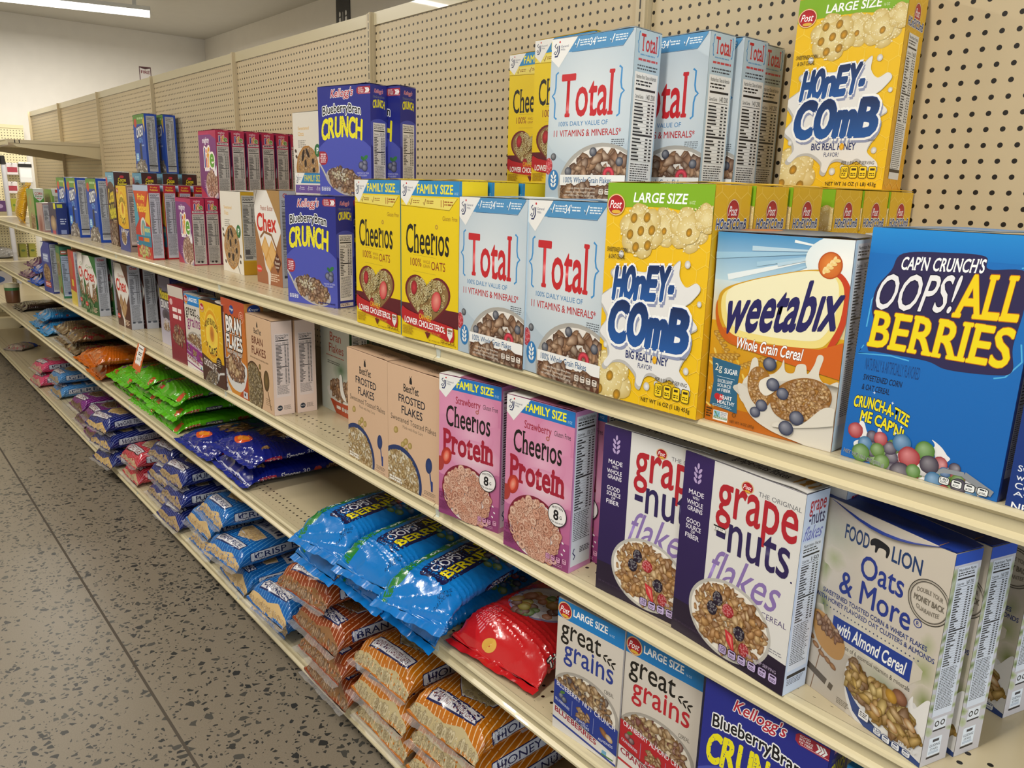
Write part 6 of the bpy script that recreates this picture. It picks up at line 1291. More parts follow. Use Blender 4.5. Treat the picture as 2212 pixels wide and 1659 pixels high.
for i in range(7):
    x0 = -W*i
    r = empty('peg_panel', (x0, YBK, .1))
    MB().box(.02, .0, 0, W-.02, .006, ZT-.1-.042).build('panel', PEG, r)
    MB().box(.018, -.006, ZT-.1-.04, W-.018, .02, ZT-.1).build('top_rail', LIPM, r)
    tag(r, ['punched tan back panel behind the pale blue and tallest yellow boxes', 'punched tan back panel behind the upper purple-blue spoon boxes', 'punched tan back panel behind the upper plum boxes', 'punched tan back panel behind the two raised deep blue boxes', 'fifth punched tan back panel from the near end, below a small FIRE sign',
            'punched tan back panel above and below the single empty shelf', 'narrow-looking punched tan back panel at the far end of the run'][i], 'panel', 'punched tan back panels')
for i in range(8):
    o = MB().box(-.019, -.012, 0, .019, .02, ZT).box(.010, -.02, 0, .016, -.012, ZT).build('slotted_upright', POST, None, None, False, (W-W*i+.0, YBK, 0)); o['category'] = 'post'
    tag(o, ['slotted beige upright post at the near end, beside the tallest hexagon boxes', 'slotted beige upright post just above the raised pale blue boxes', 'slotted beige upright post behind the raised purple-blue spoon boxes', 'slotted beige upright post behind the raised plum boxes', 'slotted beige upright post behind the raised deep blue boxes', 'slotted beige upright post holding the near end of the empty shelf', 'slotted beige upright post at the far end of the empty shelf', 'last slotted beige upright post, beside the cream peg wall'][i], 'post', 'slotted upright posts')
r = shelf(-W*5+.0011, 1.708, 'E', 0, False, 'single empty beige shelf high on the tan panels near the far end')
r['group'] = 'beige steel shelves of the cereal aisle'

# ------------------------------------------------------------------ boxes, eye-level shelf
def rows(key, x, y, z, n, dx, dy, yaw, labels, group, **kw):
    for i in range(n): put(key, x+dx*i, y+dy*i, z, yaw, 0, labels[min(i, len(labels)-1)], group, **kw)
def behind(what, n): return [what % 'in front'] + [what % f'{ORD[i]} in its row' for i in range(1, n)]
put('teal', 1.052, .004, ZA, -3, 0, 'dark blue box with a teal patch, cut off beside the sky-blue berry box')
put('oops', .862, .016, ZA, -3.5, 1.0, 'bright blue cereal box with yellow lettering and bowl of coloured berry balls')
put('weet', .662, .007, ZA, 2.9, -1.5, 'orange box with wheat biscuits, blueberries and milk under a blue sky')
G = 'hexagon-patterned yellow boxes on the eye-level shelf'
for i, y in enumerate((-.017, .076, .17, .295, .386, .477)): put('honey', .472+.001*i, y, ZA, 2.2 if i < 3 else 1, 0, 'frontmost yellow hexagon box with milk splash, standing on the shelf edge' if i == 0 else f'yellow hexagon box showing only its narrow side, {ORD[i]} from the aisle', G)
put('honey', .466, .45, ZA+.3262, 6, 1.5, 'yellow hexagon box raised on top of the others, against the tan panel', G)
G = 'pale blue flake boxes'
rows('total', .277, -.003, ZA, 3, 0, .105, -3.9, ['lower pale blue flake box touching the yellow hexagon box', 'lower pale blue flake box hidden second behind the one by the hexagon box', 'lower pale blue flake box hidden third behind the one by the hexagon box'], G)
rows('total', .078, -.002, ZA, 1, 0, .105, -1.2, ['lower pale blue flake box touching the yellow oat-ring box'], G)
put('total', .108, .187, ZA+.2965, 4, 1, 'raised pale blue flake box beside the raised yellow oat-ring boxes', G)
rows('total', .185, .31, ZA+.2965, 1, 0, 0, 1.5, ['raised pale blue flake box with its whole front and nutrition side showing'], G)
for i, (x, y) in enumerate(((.195, .40), (.18, .482))): put('total', x, y, ZA+.2965, 1, 0, f'raised pale blue flake box, {ORD[i+1]} nutrition side behind the fully shown one', G)
rows('total', .277, .312, ZA, 1, 0, .09, -1, ['lower pale blue flake box at the back under the raised ones'], G)
rows('total', .09, .185, ZA, 1, 0, .1, -1, ['lower pale blue flake box at the back behind the one by the oat rings'], G)
G = 'yellow oat-ring boxes with a heart bowl'
rows('cheer', -.115, -.01, ZA, 6, 0, .0785, 2.9, ['yellow heart-bowl oat-ring box on the shelf edge touching the pale blue box']+[f'yellow heart-bowl oat-ring box, {ORD[i]} from the aisle behind the pale blue box' for i in range(1, 6)], G)
put('cheer', -.32, -.003, ZA, 0, 0, 'yellow heart-bowl oat-ring box on the shelf edge beside the blue spoon box', G)
rows('cheer', -.32, .39, ZA, 2, 0, .08, 0, ['yellow heart-bowl oat-ring box deep on the shelf, under the raised ones', 'yellow heart-bowl oat-ring box deepest on the shelf, under the raised ones'], G)
put('cheer', -.375, .487, ZA+.3245, 1, 0, 'raised yellow heart-bowl oat-ring box against the panel, the more exposed one', G)
put('cheer', -.172, .395, ZA+.3245, 1, 0, 'raised yellow heart-bowl oat-ring box half hidden by the raised pale blue box', G)
G = 'purple-blue spoon-and-flake boxes'
rows('crunch', -.713, .007, ZA, 3, .015, .08, 14, ['purple-blue spoon-and-flake box on the eye-level shelf edge', 'purple-blue spoon-and-flake box directly behind the shelf-edge one', 'purple-blue spoon-and-flake box third back under the raised ones'], G)
put('crunch', -.742, .125, ZA+.2815, 15, 0, 'raised purple-blue spoon-and-flake box with its front showing', G)
put('crunch', -.715, .197, ZA+.2815, 15, 0, 'raised purple-blue spoon-and-flake box showing only its side', G)
put('fam', -1.29, .31, ZA, 2, 0, 'white box with blue banner and purple band behind the purple-blue boxes')
put('chexp', -1.168, .110, ZA, 0, 0, 'tan box with white diamond and golden squares beside the purple-blue box')
G = 'cream boxes with a large cookie'
rows('cookie', -1.552, .144, ZA, 4, 0, .088, -1.4, ['cream cookie box standing on the eye-level shelf']+[f'cream cookie box hidden {ORD[i]} in the row' for i in range(1, 4)], G)
put('cookie', -1.515, .412, ZA+.2795, 4, 0, 'raised cream cookie box against the tan panel', G)
G = 'plum and red boxes with a milk bowl'
rows('life', -1.919, .105, ZA, 8, 0, .0525, -.8, ['lower plum milk-bowl box at the front of its row']+[f'lower plum milk-bowl box, {ORD[i]} in its row' for i in range(1, 8)], G)
rows('life', -1.893, .2, ZA+.2475, 6, 0, .0585, 0, ['raised plum milk-bowl box with its front showing']+[f'raised plum milk-bowl box, {ORD[i]} red-topped side in the row' for i in range(1, 6)], G)
G = 'red boxes with fruit-coloured cereal'
rows('fpeb', -2.203, .031, ZA, 5, 0, .0585, 1, ['red fruit-coloured cereal box at the front of its row']+[f'red-topped cereal box, {ORD[i]} nutrition side behind the fruit-coloured front' for i in range(1, 5)], G)
put('hbo', -2.578, .061, ZA, -1.4, 0, 'yellow sunburst box with a dark blue lower part')
G = 'tall brown cocoa boxes'
for i, (x, y) in enumerate(((-2.919, .105), (-2.88, .215), (-2.88, .31), (-2.90, .405))): put('cocoa', x, y, ZA, -3.5, 0, ['tall brown cocoa box at the front of its row']+['tall brown cocoa box, %s dark side in the row' % ORD[1], 'tall brown cocoa box, %s dark side in the row' % ORD[2], 'tall brown cocoa box, %s dark side in the row' % ORD[3]][i-1:i] if 0 else ('tall brown cocoa box at the front of its row' if i == 0 else f'tall brown cocoa box, {ORD[i]} dark side in the row'), G)
for i, (x, y) in enumerate(((-3.46, .40), (-3.44, .485))): put('cocoa', x, y, ZA, 2, 0, f'tall cocoa box under the {["front", "rear"][i]} raised deep blue box', G)
G = 'deep blue boxes with black ring cereal'
for i, (x, y) in enumerate(((-3.195, .076), (-3.60, .07), (-3.95, .09))): put('oreo', x, y, ZA, 1, 0, ['deep blue ring-cereal box beside the tall cocoa box', 'deep blue ring-cereal box in the middle of three', 'deep blue ring-cereal box partly behind the little navy box'][i], G)
for i, (x, y) in enumerate(((-3.47, .40), (-3.44, .487))): put('oreo', x, y, ZA+.3385, 1, 0, ['raised deep blue ring-cereal box, front one', 'raised deep blue ring-cereal box, rear one'][i], G)
put('navy', -3.85, .018, ZA, 1, 0, 'little navy box in front of the deep blue boxes')
put('pink', -4.085, -.002, ZA, 1, 0, 'little pinkish box between the green box and navy box')
G = 'green corn flake boxes'
put('corn', -4.36, .0, ZA, 1, 0, 'green corn flake box at the front with a pink panel', G)
put('corn2', -4.33, .09, ZA, 1, 0, 'green corn flake box behind, with a red tab on its nutrition side', G); put('corn', -4.33, .18, ZA, 1, 0, 'green corn flake box third back, mostly hidden', G)
G = 'orange boxes with a white script letter'
for i, y in enumerate((.26, .37, .47)): put('skay', -4.36-.02*i, y, ZA, 1, 0, f'orange box with white script letter, {ORD[i]} behind the green boxes', G)
lay('yel', -4.93, .06, ZA+.004, 0, 78, 0, 1, 'yellow pouch standing at the end of the stocked shelf')

# ------------------------------------------------------------------ boxes, shelf below
put('oats', .834, .05, ZB, -15, 0, 'oat and almond box with a bowed dark blue top flap, frontmost', 'oat and almond boxes with blue flaps')
put('oats', .852, .103, ZB, -15, 0, 'oat and almond box with blue flap, close behind the frontmost', 'oat and almond boxes with blue flaps')
put('oats', .862, .235, ZB, -15, 0, 'oat and almond box with blue flap, deepest in the shade', 'oat and almond boxes with blue flaps')
G = 'white flake boxes with a purple stripe'
o = put('grape', .63, .013, ZB, -5.2, 0, 'white box with purple stripe, front one with a price sticker', G)
put('grape', .467, .011, ZB, 3, 0, 'white box with purple stripe beside the pink boxes', G); put('grape', .652, .07, ZB, -4, 0, 'white box with purple stripe behind the stickered one', G)
H_ = .293; stk = Art(10, 30); stk.rect(0, 0, 30, 10, '#e9e7e2'); stk.rect(0, 0, 30, 3.2, '#1a1a1c'); stk.text('$ 2.19', 4, 4.4, 24, 8.8, '#3a3a3c', .01)
stk.mesh(lambda x, y, l: np.stack([x-.207/2+.0665, -.0032-STEP*np.ones_like(x)*l, .293-.092-y], 1), 'price_sticker', CARD, o, .0007)['label'] = 'small white price sticker'
G = 'pink ring-cereal boxes'
put('straw', .241, -.009, ZB, 5.5, 0, 'pink ring-cereal box beside the white purple-striped box', G); put('straw', .039, -.019, ZB, 11, 0, 'pink ring-cereal box beside the peach flake box', G); put('straw', .25, .062, ZB, 5, 0, 'pink ring-cereal box behind, only its edge showing', G)
G = 'peach frosted flake boxes'
put('frost', -.185, -.004, ZB, 1.2, 0, 'peach frosted flake box touching the pink box', G); put('frost', -.387, .004, ZB, -2, 0, 'peach frosted flake box nearer the gap in the shelf', G)
put('wbran', -.845, .163, ZB, -2, 0, 'grey-green flake box with a red bowl set back behind the gap')
G = 'peach bran flake boxes'
put('bran', -1.008, 0, ZB, -.9, 0, 'peach bran flake box at the shelf edge', G); put('bran', -1.0, .068, ZB, -1, 0, 'peach bran flake box behind, only its side showing', G)
put('kbran', -1.207, .0, ZB, 0, 0, 'orange bran flake box with white block lettering and white bowl')
put('hbchoc', -1.377, -.012, ZB, 1.5, 0, 'yellow sunburst box with a chocolate brown lower part')
put('ggm', -1.601, .011, ZB, 3, 0, 'cream grain box with a magenta band beside the sunburst box')
put('raisin', -1.765, .006, ZB, 2, 0, 'dark red box with flakes beside the magenta-banded box')
G = 'grey-violet boxes with spiky yellow lettering'
rows('monster', -2.112, .074, ZB, 3, .01, .06, 0, ['grey-violet box with spiky yellow lettering at the front', 'violet box end just behind the spiky-lettered front', 'violet box end farthest behind the spiky-lettered front'], G)
G = 'dark brown boxes with a white diamond'
rows('chexc', -2.65, .04, ZB, 3, .01, .062, 2, ['dark brown diamond box at the front']+[f'dark brown diamond box, {ORD[i]} nutrition side in the row' for i in (1, 2)], G)
G = 'green boxes with a white diamond'
rows('chexg', -3.102, .005, ZB, 2, .005, .07, 5, ['green diamond box with its front and side showing', 'green diamond box just behind the fully shown one'], G)
put('chexg', -3.285, .02, ZB, 2, 0, 'green diamond box beside the red box with a yellow foot', G)
put('redk', -3.482, .018, ZB, -3, 0, 'red box with a yellow foot beside the green diamond boxes')
put('green', -3.845, .028, ZB, -5, 0, 'green box with an orange pill mark and white side panel')
put('shred', -4.064, -.009, ZB, 4, 0, 'blue box with a tan biscuit beside the crumpled blue bag')
for k, x, y, z, yaw, sd, lb in (('cobalt', -4.42, .0, ZB, 2, 1, 'crumpled cobalt blue bag lowest beside the blue biscuit box'), ('cobalt', -4.45, .02, ZB+.07, -3, 1, 'crumpled cobalt blue bag on top beside the blue biscuit box'),
                             ('plum', -4.86, .02, ZB, 4, 1, 'crumpled plum bag underneath beside the blue bags'), ('plum', -4.83, .05, ZB+.07, 0, 1, 'crumpled plum bag on top beside the blue bags')): lay(k, x, y, z, yaw, 2, 0, sd, lb, 'crumpled bags beyond the biscuit box')

# ------------------------------------------------------------------ knee-high shelf
put('sky', .925, .02, ZC, -4, 0, 'plain light blue box end at the lower edge')
put('crunch', .709, .004, ZC, 1.5, 0, 'purple-blue berry cereal box on the knee-high shelf', 'purple-blue spoon-and-flake boxes')
put('ggr', .536, .021, ZC, 3.4, 0, 'cream grain box with a red band'); put('ggb', .382, .008, ZC, 4, 0, 'cream grain box with a navy band')
G = 'sky blue berry bags with green corners'
for x, y, z, yaw, pi, ro, sd, lb in ((-.495, -.05, .001, 2, 0, 0, 1, 'sky blue berry bag at the bottom nearest the empty stretch'), (-.455, -.06, .0715, 9, 0, 0, 2, 'sky blue berry bag on top nearest the empty stretch'), (-.288, -.03, .001, 1, 0, 0, 2, 'sky blue berry bag at the bottom in the middle'),
                                (-.24, -.045, .0715, 9, 0, 0, 1, 'sky blue berry bag in the middle of the pile, half covered'), (-.085, -.015, .001, 0, 0, 0, 1, 'sky blue berry bag at the bottom touching the red bag'), (-.03, -.05, .072, 13, 0, 0, 2, 'sky blue berry bag on top nearest the red bag')):
    lay('oopsb', x, y, ZC+z, yaw, pi, ro, sd, lb, G)
lay('trix', .17, .03, ZC+.002, 6, 0, 0, 1, 'glossy red cereal bag with a coloured cereal bowl, on top', 'glossy red cereal bags'); lay('trix', .14, .075, ZC-.03+.03, 4, 0, 0, 2, 'glossy red cereal bag squashed underneath', 'glossy red cereal bags') if 0 else None
G = 'navy bags with orange badge'
for x, y, z, yaw, pi, ro, sd, lb in ((-1.255, .015, .002, -2, 0, 0, 1, 'navy bag with orange badge lying lowest'), (-1.235, .02, .07, 2, 0, 0, 2, 'navy bag with orange badge lying on top'), (-1.575, .0, .002, 2, 0, 0, 2, 'navy bag with orange badge tucked behind, toward the lime bags')): lay('smores', x, y, ZC+z, yaw, pi, ro, sd, lb, G)
G = 'lime green bags'
for i, (x, y, z, yaw, ro, sd) in enumerate(((-1.99, .02, .002, -1, 0, 1), (-2.0, .02, .059, 2, 0, 2), (-2.02, .04, .116, 3, 0, 1), (-2.325, .02, .002, 1, 0, 2), (-2.335, .03, .059, 1, 0, 1), (-2.36, .03, .116, -1, 0, 2), (-2.66, .03, .002, 0, 0, 1), (-2.665, .02, .059, 1, 0, 2))):
    lay('dino', x, y, ZC+z, yaw, 0, ro, sd, ['lime green bag, lowest of the stack beside the navy bags', 'lime green bag, middle of the stack beside the navy bags', 'lime green bag, topmost of the stack beside the navy bags', 'lime green bag, lowest of the middle stack', 'lime green bag, second up in the middle stack', 'lime green bag, topmost of the middle stack', 'lime green bag, lower one beside the orange bags', 'lime green bag, upper one beside the orange bags'][i], G)
for i, (k, x, y, z, yaw, sd, lb) in enumerate((('orange', -3.05, .0, .002, -2, 1, 'crumpled orange bag, lower one beside the lime bags'), ('orange', -3.0, -.02, .079, -6, 2, 'crumpled orange bag, upper one beside the lime bags'), ('orange', -3.375, .02, .002, 1, 2, 'crumpled orange bag beside the clear speckled bags'),
         ('clearb', -3.72, .02, .002, 0, 1, 'clear speckled bag, lower one beside the orange bags'), ('clearb', -3.73, .02, .068, -2, 2, 'clear speckled bag, upper one beside the orange bags'), ('clearb', -4.04, .03, .068, -1, 1, 'clear speckled bag beside the aqua bags'), ('clearb', -4.04, .03, .002, 0, 2, 'clear speckled bag lying under another beside the aqua bags'),
         ('aqua', -4.45, .02, .002, 0, 1, 'aqua bag, lower one beside the clear bags'), ('aqua', -4.765, .03, .002, -1, 2, 'aqua bag, lower one toward the dark bag'), ('aqua', -4.62, .04, .07, 2, 1, 'aqua bag lying on top of the others'), ('dark', -5.6, .06, .002, 3, 1, 'near-black bag lying beyond the aqua bags'))):
    lay(k, x, y, ZC+z, yaw, 0, 0, sd, lb, {'orange': 'crumpled orange bags', 'clearb': 'clear speckled bags', 'aqua': 'aqua bags'}.get(k))

# ------------------------------------------------------------------ bottom shelf
def stack(kind, spec, what, group):
    for i, (x, y, z, yaw, pi, ro, sd, lb) in enumerate(spec): lay(kind, x, y, ZD+z, yaw, pi, ro, sd, f'{what}, {lb}', group)
stack('honeyo', ((.02, -.01, .002, 2, 0, 0, 1, 'lowest of the nearer stack'), (.03, -.005, .086, 2, 0, 0, 2, 'third up of the nearer stack'), (.035, -.012, .17, 4, 0, 0, 1, 'topmost of the nearer stack'),
                 (-.24, -.01, .002, -1, 0, 0, 2, 'lowest of the farther stack'), (-.235, -.02, .086, 1, 0, 0, 1, 'second up of the farther stack'), (-.24, -.01, .17, 2, 0, 0, 2, 'topmost of the farther stack')), 'ochre striped oat-ring bag', 'ochre striped oat-ring bags')
lay('gold', .30, .0, ZD+.002, -4, 0, 0, 1, 'golden yellow striped bag at the near corner of the bottom shelf')
stack('branb', ((-.505, -.03, .002, 0, 0, 0, 1, 'lowest of the stack'), (-.51, -.045, .086, 0, 0, 0, 2, 'second up of the stack'), (-.52, -.05, .17, 1, 0, 0, 1, 'third up of the stack'), (-.60, -.05, .254, 7, 0, 0, 2, 'topmost of the stack')), 'rust brown striped bran bag', 'rust brown striped bran bags')
stack('rice', ((-.86, -.05, .086, 3, 0, 0, 1, 'upper one beside the brown bags'), (-.94, -.01, .002, 2, 0, 0, 2, 'lower one beside the brown bags'), (-1.27, .0, .002, -2, 0, 0, 1, 'lowest of the middle stack'), (-1.29, -.03, .086, 6, 0, 0, 2, 'upper one with the side name showing'),
               (-1.6, .0, .002, -1, 0, 0, 2, 'lowest beside the navy bags'), (-1.6, -.005, .086, 0, 0, 0, 1, 'second up beside the navy bags'), (-1.47, .0, .172, -2, 0, 0, 2, 'topmost beside the navy bags')), 'bright blue striped rice bag', 'bright blue striped rice bags')
stack('puff', ((-1.93, -.02, .002, 2, 0, 0, 1, 'lowest beside the blue bags'), (-1.94, .0, .086, 0, 0, 0, 2, 'second up beside the blue bags'), (-1.96, .01, .17, 3, 0, 0, 1, 'topmost beside the blue bags'), (-2.22, .02, .002, 0, 0, 0, 2, 'lowest toward the red bags'), (-2.22, .03, .086, 1, 0, 0, 1, 'second up toward the red bags'), (-2.25, .05, .17, 4, 0, 0, 2, 'topmost toward the red bags')), 'navy striped puffed wheat bag', 'navy striped puffed wheat bags')
stack('redb', ((-2.55, .0, .002, 0, 0, 0, 1, 'lower'), (-2.54, -.005, .086, 1, 0, 0, 2, 'upper')), 'red striped bag between the navy stacks', 'red striped bags')
stack('sugar', ((-2.86, -.05, .001, 6, 0, 0, 1, 'lowest'), (-2.88, -.05, .086, 7, 0, 0, 2, 'second up'), (-2.91, -.055, .17, 8, 0, 0, 1, 'topmost')), 'deep navy striped frosted flake bag', 'deep navy striped frosted flake bags')
stack('purp', ((-3.34, .0, .001, 0, 0, 0, 1, 'lowest beside the navy bags'), (-3.4, .01, .086, -3, 0, 0, 2, 'second up beside the navy bags'), (-3.68, .01, .086, 2, 0, 0, 1, 'upper one toward the pale blue bags'), (-3.66, .02, .001, 0, 0, 0, 2, 'lower one toward the pale blue bags')), 'purple striped bag', 'purple striped bags')
stack('ltb', ((-4.42, .04, .002, 2, 0, 0, 1, 'lower'), (-4.46, .04, .086, 2, 0, 0, 2, 'upper')), 'pale blue striped bag', 'pale blue striped bags')
stack('pinkb', ((-4.82, -.01, .002, 3, 0, 0, 1, 'lower'), (-4.85, .01, .086, 5, 0, 0, 2, 'upper')), 'pink striped bag', 'pink striped bags')
lay('small', -6.15, .06, ZD+.002, 40, 0, 0, 1, 'small clear bag with a blue band alone on the bottom shelf')

# ------------------------------------------------------------------ tags, signs, the far peg wall
r = empty('price_sign', (-2.115, -.009, ZB-.008))
a = Art(140, 100); a.rect(0, 0, 100, 140, '#c8642c'); a.poly([(14, 0), (86, 0), (80, 12), (87, 22), (80, 34), (87, 46), (80, 58), (87, 70), (80, 82), (86, 98), (76, 110), (68, 100), (60, 111), (52, 101), (44, 111), (36, 101), (28, 111), (16, 100), (20, 84), (13, 72), (20, 60), (13, 48), (20, 36), (13, 24), (20, 12)], '#e6e2dc')
a.lines(26, 14, 76, 22, 1, '#3a3230', .8, .1, 3, True); a.lines(30, 38, 74, 58, 2, '#3a3230', .6, .2, 5, True); a.text('$4.79', 32, 68, 70, 90, '#4a4040', .01)
MB().box(-.038, .0, -.106, .038, .0012, 0).build('tag_card', CARD, r, '#c8642c'); a.mesh(lambda x, y, l: np.stack([x-.038, -.0002-STEP*np.ones_like(x)*l, -y], 1), 'tag_print', CARD, r, .076/100)
r.rotation_euler = (math.radians(-14), math.radians(8), math.radians(6)); tag(r, 'orange and white price tag hanging from the rail above the lime bags', 'price tag')
def wallsign(name, c, w, h, bg, draw, label):
    r = empty(name, c); H = 100*h/w; a = Art(H); draw(a, H)
    V, F = bevel_box(-w/2, -.006, -h/2, w/2, 0, h/2, .001); mesh_obj('plate', V, F, CARD, r, [lin(bg)]*len(V))
    a.mesh(lambda x, y, l: np.stack([x-w/2, -.0064-STEP*np.ones_like(x)*l, h/2-y], 1), 'sign_print', CARD, r, w/100); tag(r, label, 'sign'); return r
def d_rest(a, H):
    a.rect(0, 0, 100, H, '#23242a', 8)
    for x in (28, 72): a.ell(x, 52, 6, 9, '#e6e6e6'); a.rect(x-7, 64, x+7, 100, '#e6e6e6', 3)
    a.rect(48, 46, 51, 108, '#c9c9c9')
c = at(742, 24, y=YB); wallsign('restroom_sign', (c[0], YB, c[2]-.05), .23, .3, '#23242a', d_rest, 'black sign with two white figures on the back wall')
def d_fire(a, H): a.rect(0, 0, 100, H, '#5a3038'); a.rect(6, 10, 94, H, '#ece6e6'); a.poly([(6, 10), (94, 10), (50, 22)], '#4a3034'); a.text('FIRE', 14, 32, 88, 58, '#7a2a36', .06)
c = at(313, 152, x=XF); wallsign('fire_sign', (XF, c[1], c[2]-.05), .12, .17, '#e6e0e0', d_fire, 'small white FIRE sign just above the tan panels').rotation_euler = (0, 0, PI/2)
# cream peg wall across the end
XP = -8.0
r = empty('cream_gondola', (XP, 0, 0))
MB().box(-.03, -3.0, .12, 0, .62, 1.955).build('panel', PEGC, r); MB().box(-.034, -3.0, 1.925, .006, .62, 1.958).build('top_rail', simple('cream_steel', '#e2d6ac', .4), r)
for z in (1.14, .70, .42): MB().box(0, -3.0, z-.035, .40, .60, z).build('shelf', STEEL, r)
MB().box(0, -3.0, 0, .42, .6, .14).build('base', STEEL, r); tag(r, 'cream peg wall with shelves standing across the far end', 'shelving')
def hook_pack(y, z, w, h, c1, c2, lb, grp=None, dark=False):
    r = empty('hanging_pack', (XP+.06, y, z)); V, F = bevel_box(-.012, -w/2, -h, .012, w/2, 0, .006); mesh_obj('pack', V, F, FILM, r, [lin(c1)]*len(V))
    MB().box(.0125, -w*.42, -h*.75, .0135, w*.42, -h*.35).build('label', FILM, r, c2); MB().tube((-.058, 0, -.01), (.05, 0, -.006), .003).build('hook', simple('hook_wire', '#9a9a98', .3, .9), r)
    if dark: MB().box(-.013, -w/2-.002, -.05, .015, w/2+.002, -.018).build('clip', BLACK, r)
    tag(r, lb, 'pack', grp)
for i, (u, v) in enumerate(((22, 352), (22, 392))): c = at(u, v, x=XP); hook_pack(c[1], c[2], .1, .115, '#e0d8d8', '#a84450', ['upper white and red pack hanging on the cream peg wall', 'lower white and red pack hanging on the cream peg wall'][i], 'white and red hanging packs')
c = at(50, 350, x=XP); hook_pack(c[1], c[2], .11, .2, '#e2e2e0', '#f0f0ee', 'white pack with a black top on the cream peg wall', None, True)
c0, c1 = at(4, 336, x=-7.46), at(32, 545, x=-7.46)
r = empty('mop_handle', (-7.46, c0[1], c1[2])); dz = c0[2]-c1[2]
MB().tube((0, c1[1]-c0[1], 0), (0, 0, dz*.92), .021).build('pole', simple('white_pole', '#d8d8de', .3), r); MB().tube((0, 0, dz*.915), (0, -.004, dz), .026, 14, .02).build('grip', BLACK, r)
MB().tube((0, c1[1]-c0[1], 0), (0, c1[1]-c0[1]+.02, -c1[2]+.06), .02).build('lower_pole', simple('white_pole_lower', '#c8c8cc', .35), r); MB().lathe([(.1, 0), (.09, .03), (.04, .07), (.02, .09)], (0, c1[1]-c0[1]+.02, -c1[2]+.002)).build('foot', BLACK, r)
tag(r, 'white pole with a black grip in front of the cream peg wall', 'mop')
for i, (y, z, w, h, d, c1_, c2_, lb) in enumerate(((.30, 1.141, .12, .1, .12, '#5a3a6a', '#a890b8', 'purple pack on the cream shelving'), (.44, 1.141, .07, .12, .08, '#9a9a34', '#5c7a2c', 'olive yellow pack on the cream shelving'), (.46, .701, .06, .13, .09, '#7a7a30', '#4a5c2c', 'olive carton on the lower cream shelf, farther one'), (.54, .701, .06, .13, .09, '#8a8634', '#4a5c2c', 'olive carton on the lower cream shelf, nearer one'), (.18, .421, .3, .16, .2, '#d0ccd0', '#3a5a9a', 'white carton with a blue oval low on the cream shelving'))):
    r = empty('carton_pack', (XP+.2, y, z)); V, F = bevel_box(-d/2, -w/2, 0, d/2, w/2, h, .003); mesh_obj('pack', V, F, CARD, r, [lin(c1_)]*len(V))
    a = Art(100*h/w); a.ell(50, 50*h/w, 30, 18*min(1, h/w*1.3), c2_); a.mesh(lambda x, y_, l: np.stack([np.full_like(x, d/2+.0004), x-w/2, h-y_], 1), 'mark', CARD, r, w/100); tag(r, lb, 'pack')
for i, (y, sc, yaw) in enumerate(((.0, .9, 90), (.28, .9, 90))):
    pc = Pouch(.2, .26, .1, 2.3, .06, 30+i, .006, .7); o = bag('film_bag', pc, art_speck(pc, '#8f8c86', ['#b0aea8', '#6a6a6c', '#4c5876'], 6, None, 20, 1.6), '#8f8c86'); o.location = (XP+.34, y, .703); o.rotation_euler = (0, 0, math.radians(yaw)); tag(o, ['grey film bag on the cream shelf, nearer the pole', 'grey film bag on the cream shelf beside the olive cartons'][i], 'bag')
r = empty('tub', (-6.03, .09, ZC)); MB().lathe([(.046, 0), (.05, .01), (.052, .105), (.05, .11)]).build('body', simple('brown_tub', '#6a4630', .3), r, None, True); MB().lathe([(.0525, .1), (.0525, .122)]).build('band', simple('green_band', '#3f7a44', .4), r); MB().lathe([(.054, .122), (.055, .128), (.054, .15), (.05, .153)]).build('lid', simple('cream_lid', '#d8d2b4', .4), r); tag(r, 'brown tub with a green band and cream lid on the knee-high shelf', 'tub')

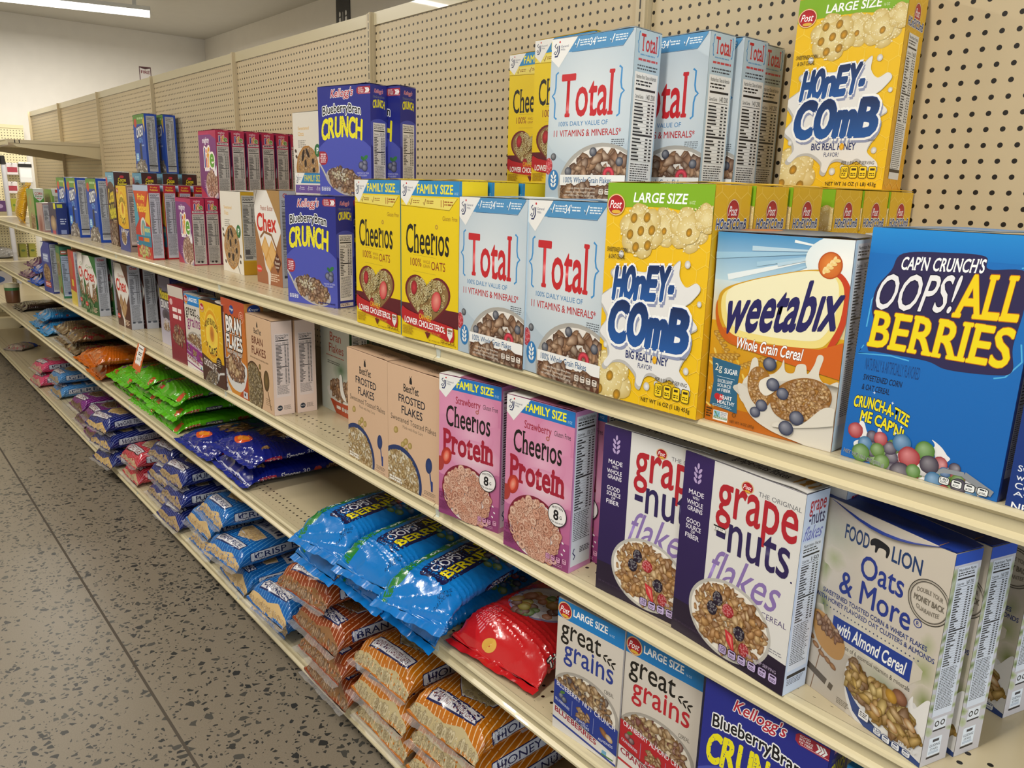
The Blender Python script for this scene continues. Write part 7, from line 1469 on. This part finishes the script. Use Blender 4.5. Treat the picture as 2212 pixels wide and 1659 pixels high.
# ------------------------------------------------------------------ light
GLOW, nt, b = newmat('lit_diffuser'); b.inputs['Emission Color'].default_value = (1, .97, .9, 1); b.inputs['Emission Strength'].default_value = 9.0; b.inputs['Base Color'].default_value = (.9, .9, .88, 1)
WHT = simple('white_enamel', '#dededa', .4)
def fixture(x, y, z, ang, ln, label, watts):
    r = empty('ceiling_light', (x, y, z), ang)
    MB().box(-.055, -ln/2, .018, .055, ln/2, .05).box(-.02, -ln/2+.1, .05, .02, -ln/2+.13, HC-z).box(-.02, ln/2-.13, .05, .02, ln/2-.1, HC-z).build('housing', WHT, r)
    MB().prism([(y_, z_) for y_, z_ in ((-.05, .018), (-.048, -.012), (-.03, -.026), (.03, -.026), (.048, -.012), (.05, .018))], -ln/2+.004, ln/2-.004).build('diffuser', GLOW, r).rotation_euler = (0, 0, PI/2)
    MB().box(-.056, -ln/2-.006, -.03, .056, -ln/2, .05).build('end_cap', WHT, r); MB().box(-.056, ln/2, -.03, .056, ln/2+.006, .05).build('end_cap', WHT, r)
    tag(r, label, 'lamp', 'strip lights')
    l = bpy.data.lights.new('strip_light', 'AREA'); l.shape = 'RECTANGLE'; l.size = .1; l.size_y = ln; l.energy = watts; l.color = (1, .95, .86)
    o = bpy.data.objects.new('strip_light', l); COL.objects.link(o); o.location = (x, y, z-.034); o.rotation_euler = (0, 0, ang)
p1, p2 = at(323, 30, z=2.87), at(25, -3, z=2.87); dv = p2-p1; ln = 1.35; an = math.atan2(dv[0], -dv[1]); cdir = dv/np.linalg.norm(dv); cc = p1+cdir*ln/2
fixture(cc[0], cc[1], 2.87, an, ln, 'lit strip light under the ceiling near the far corner', 170)
for x in (-4.1, -1.7, .7, 3.0): fixture(x, -1.35, 2.87, 0, 1.2, f'strip light over the aisle, {dict(zip((3.0, .7, -1.7, -4.1), ORD))[x]} from the window', 105)
for x in (-2.6, 1.4): fixture(x, 1.55, 2.87, 0, 1.2, f'strip light behind the tan panels, {"nearer" if x > 0 else "farther"} one', 50)
l = bpy.data.lights.new('window_daylight', 'AREA'); l.shape = 'RECTANGLE'; l.size = WY1-WY0-.15; l.size_y = WZ1-WZ0-.15; l.energy = 190; l.color = (.72, .86, 1)
o = bpy.data.objects.new('window_daylight', l); COL.objects.link(o); o.location = (XN+.02, (WY0+WY1)/2, (WZ0+WZ1)/2); o.rotation_euler = (0, math.radians(90), 0); o.rotation_euler = (math.radians(90), 0, math.radians(90))
w = bpy.data.worlds.new('world'); S.world = w; w.use_nodes = True; w.node_tree.nodes['Background'].inputs[0].default_value = (.75, .84, 1, 1); w.node_tree.nodes['Background'].inputs[1].default_value = 1.0
bpy.data.objects.remove(_to)
S.view_settings.view_transform = 'Standard'; S.view_settings.look = 'None'; S.view_settings.gamma = 1; S.view_settings.use_curve_mapping = False
S.view_settings.exposure = -1.35
S.cycles.use_denoising = True; S.cycles.max_bounces = 8; S.cycles.diffuse_bounces = 4; S.cycles.glossy_bounces = 3; S.cycles.transparent_max_bounces = 12; S.cycles.sample_clamp_indirect = 6; S.cycles.caustics_reflective = False; S.cycles.caustics_refractive = False
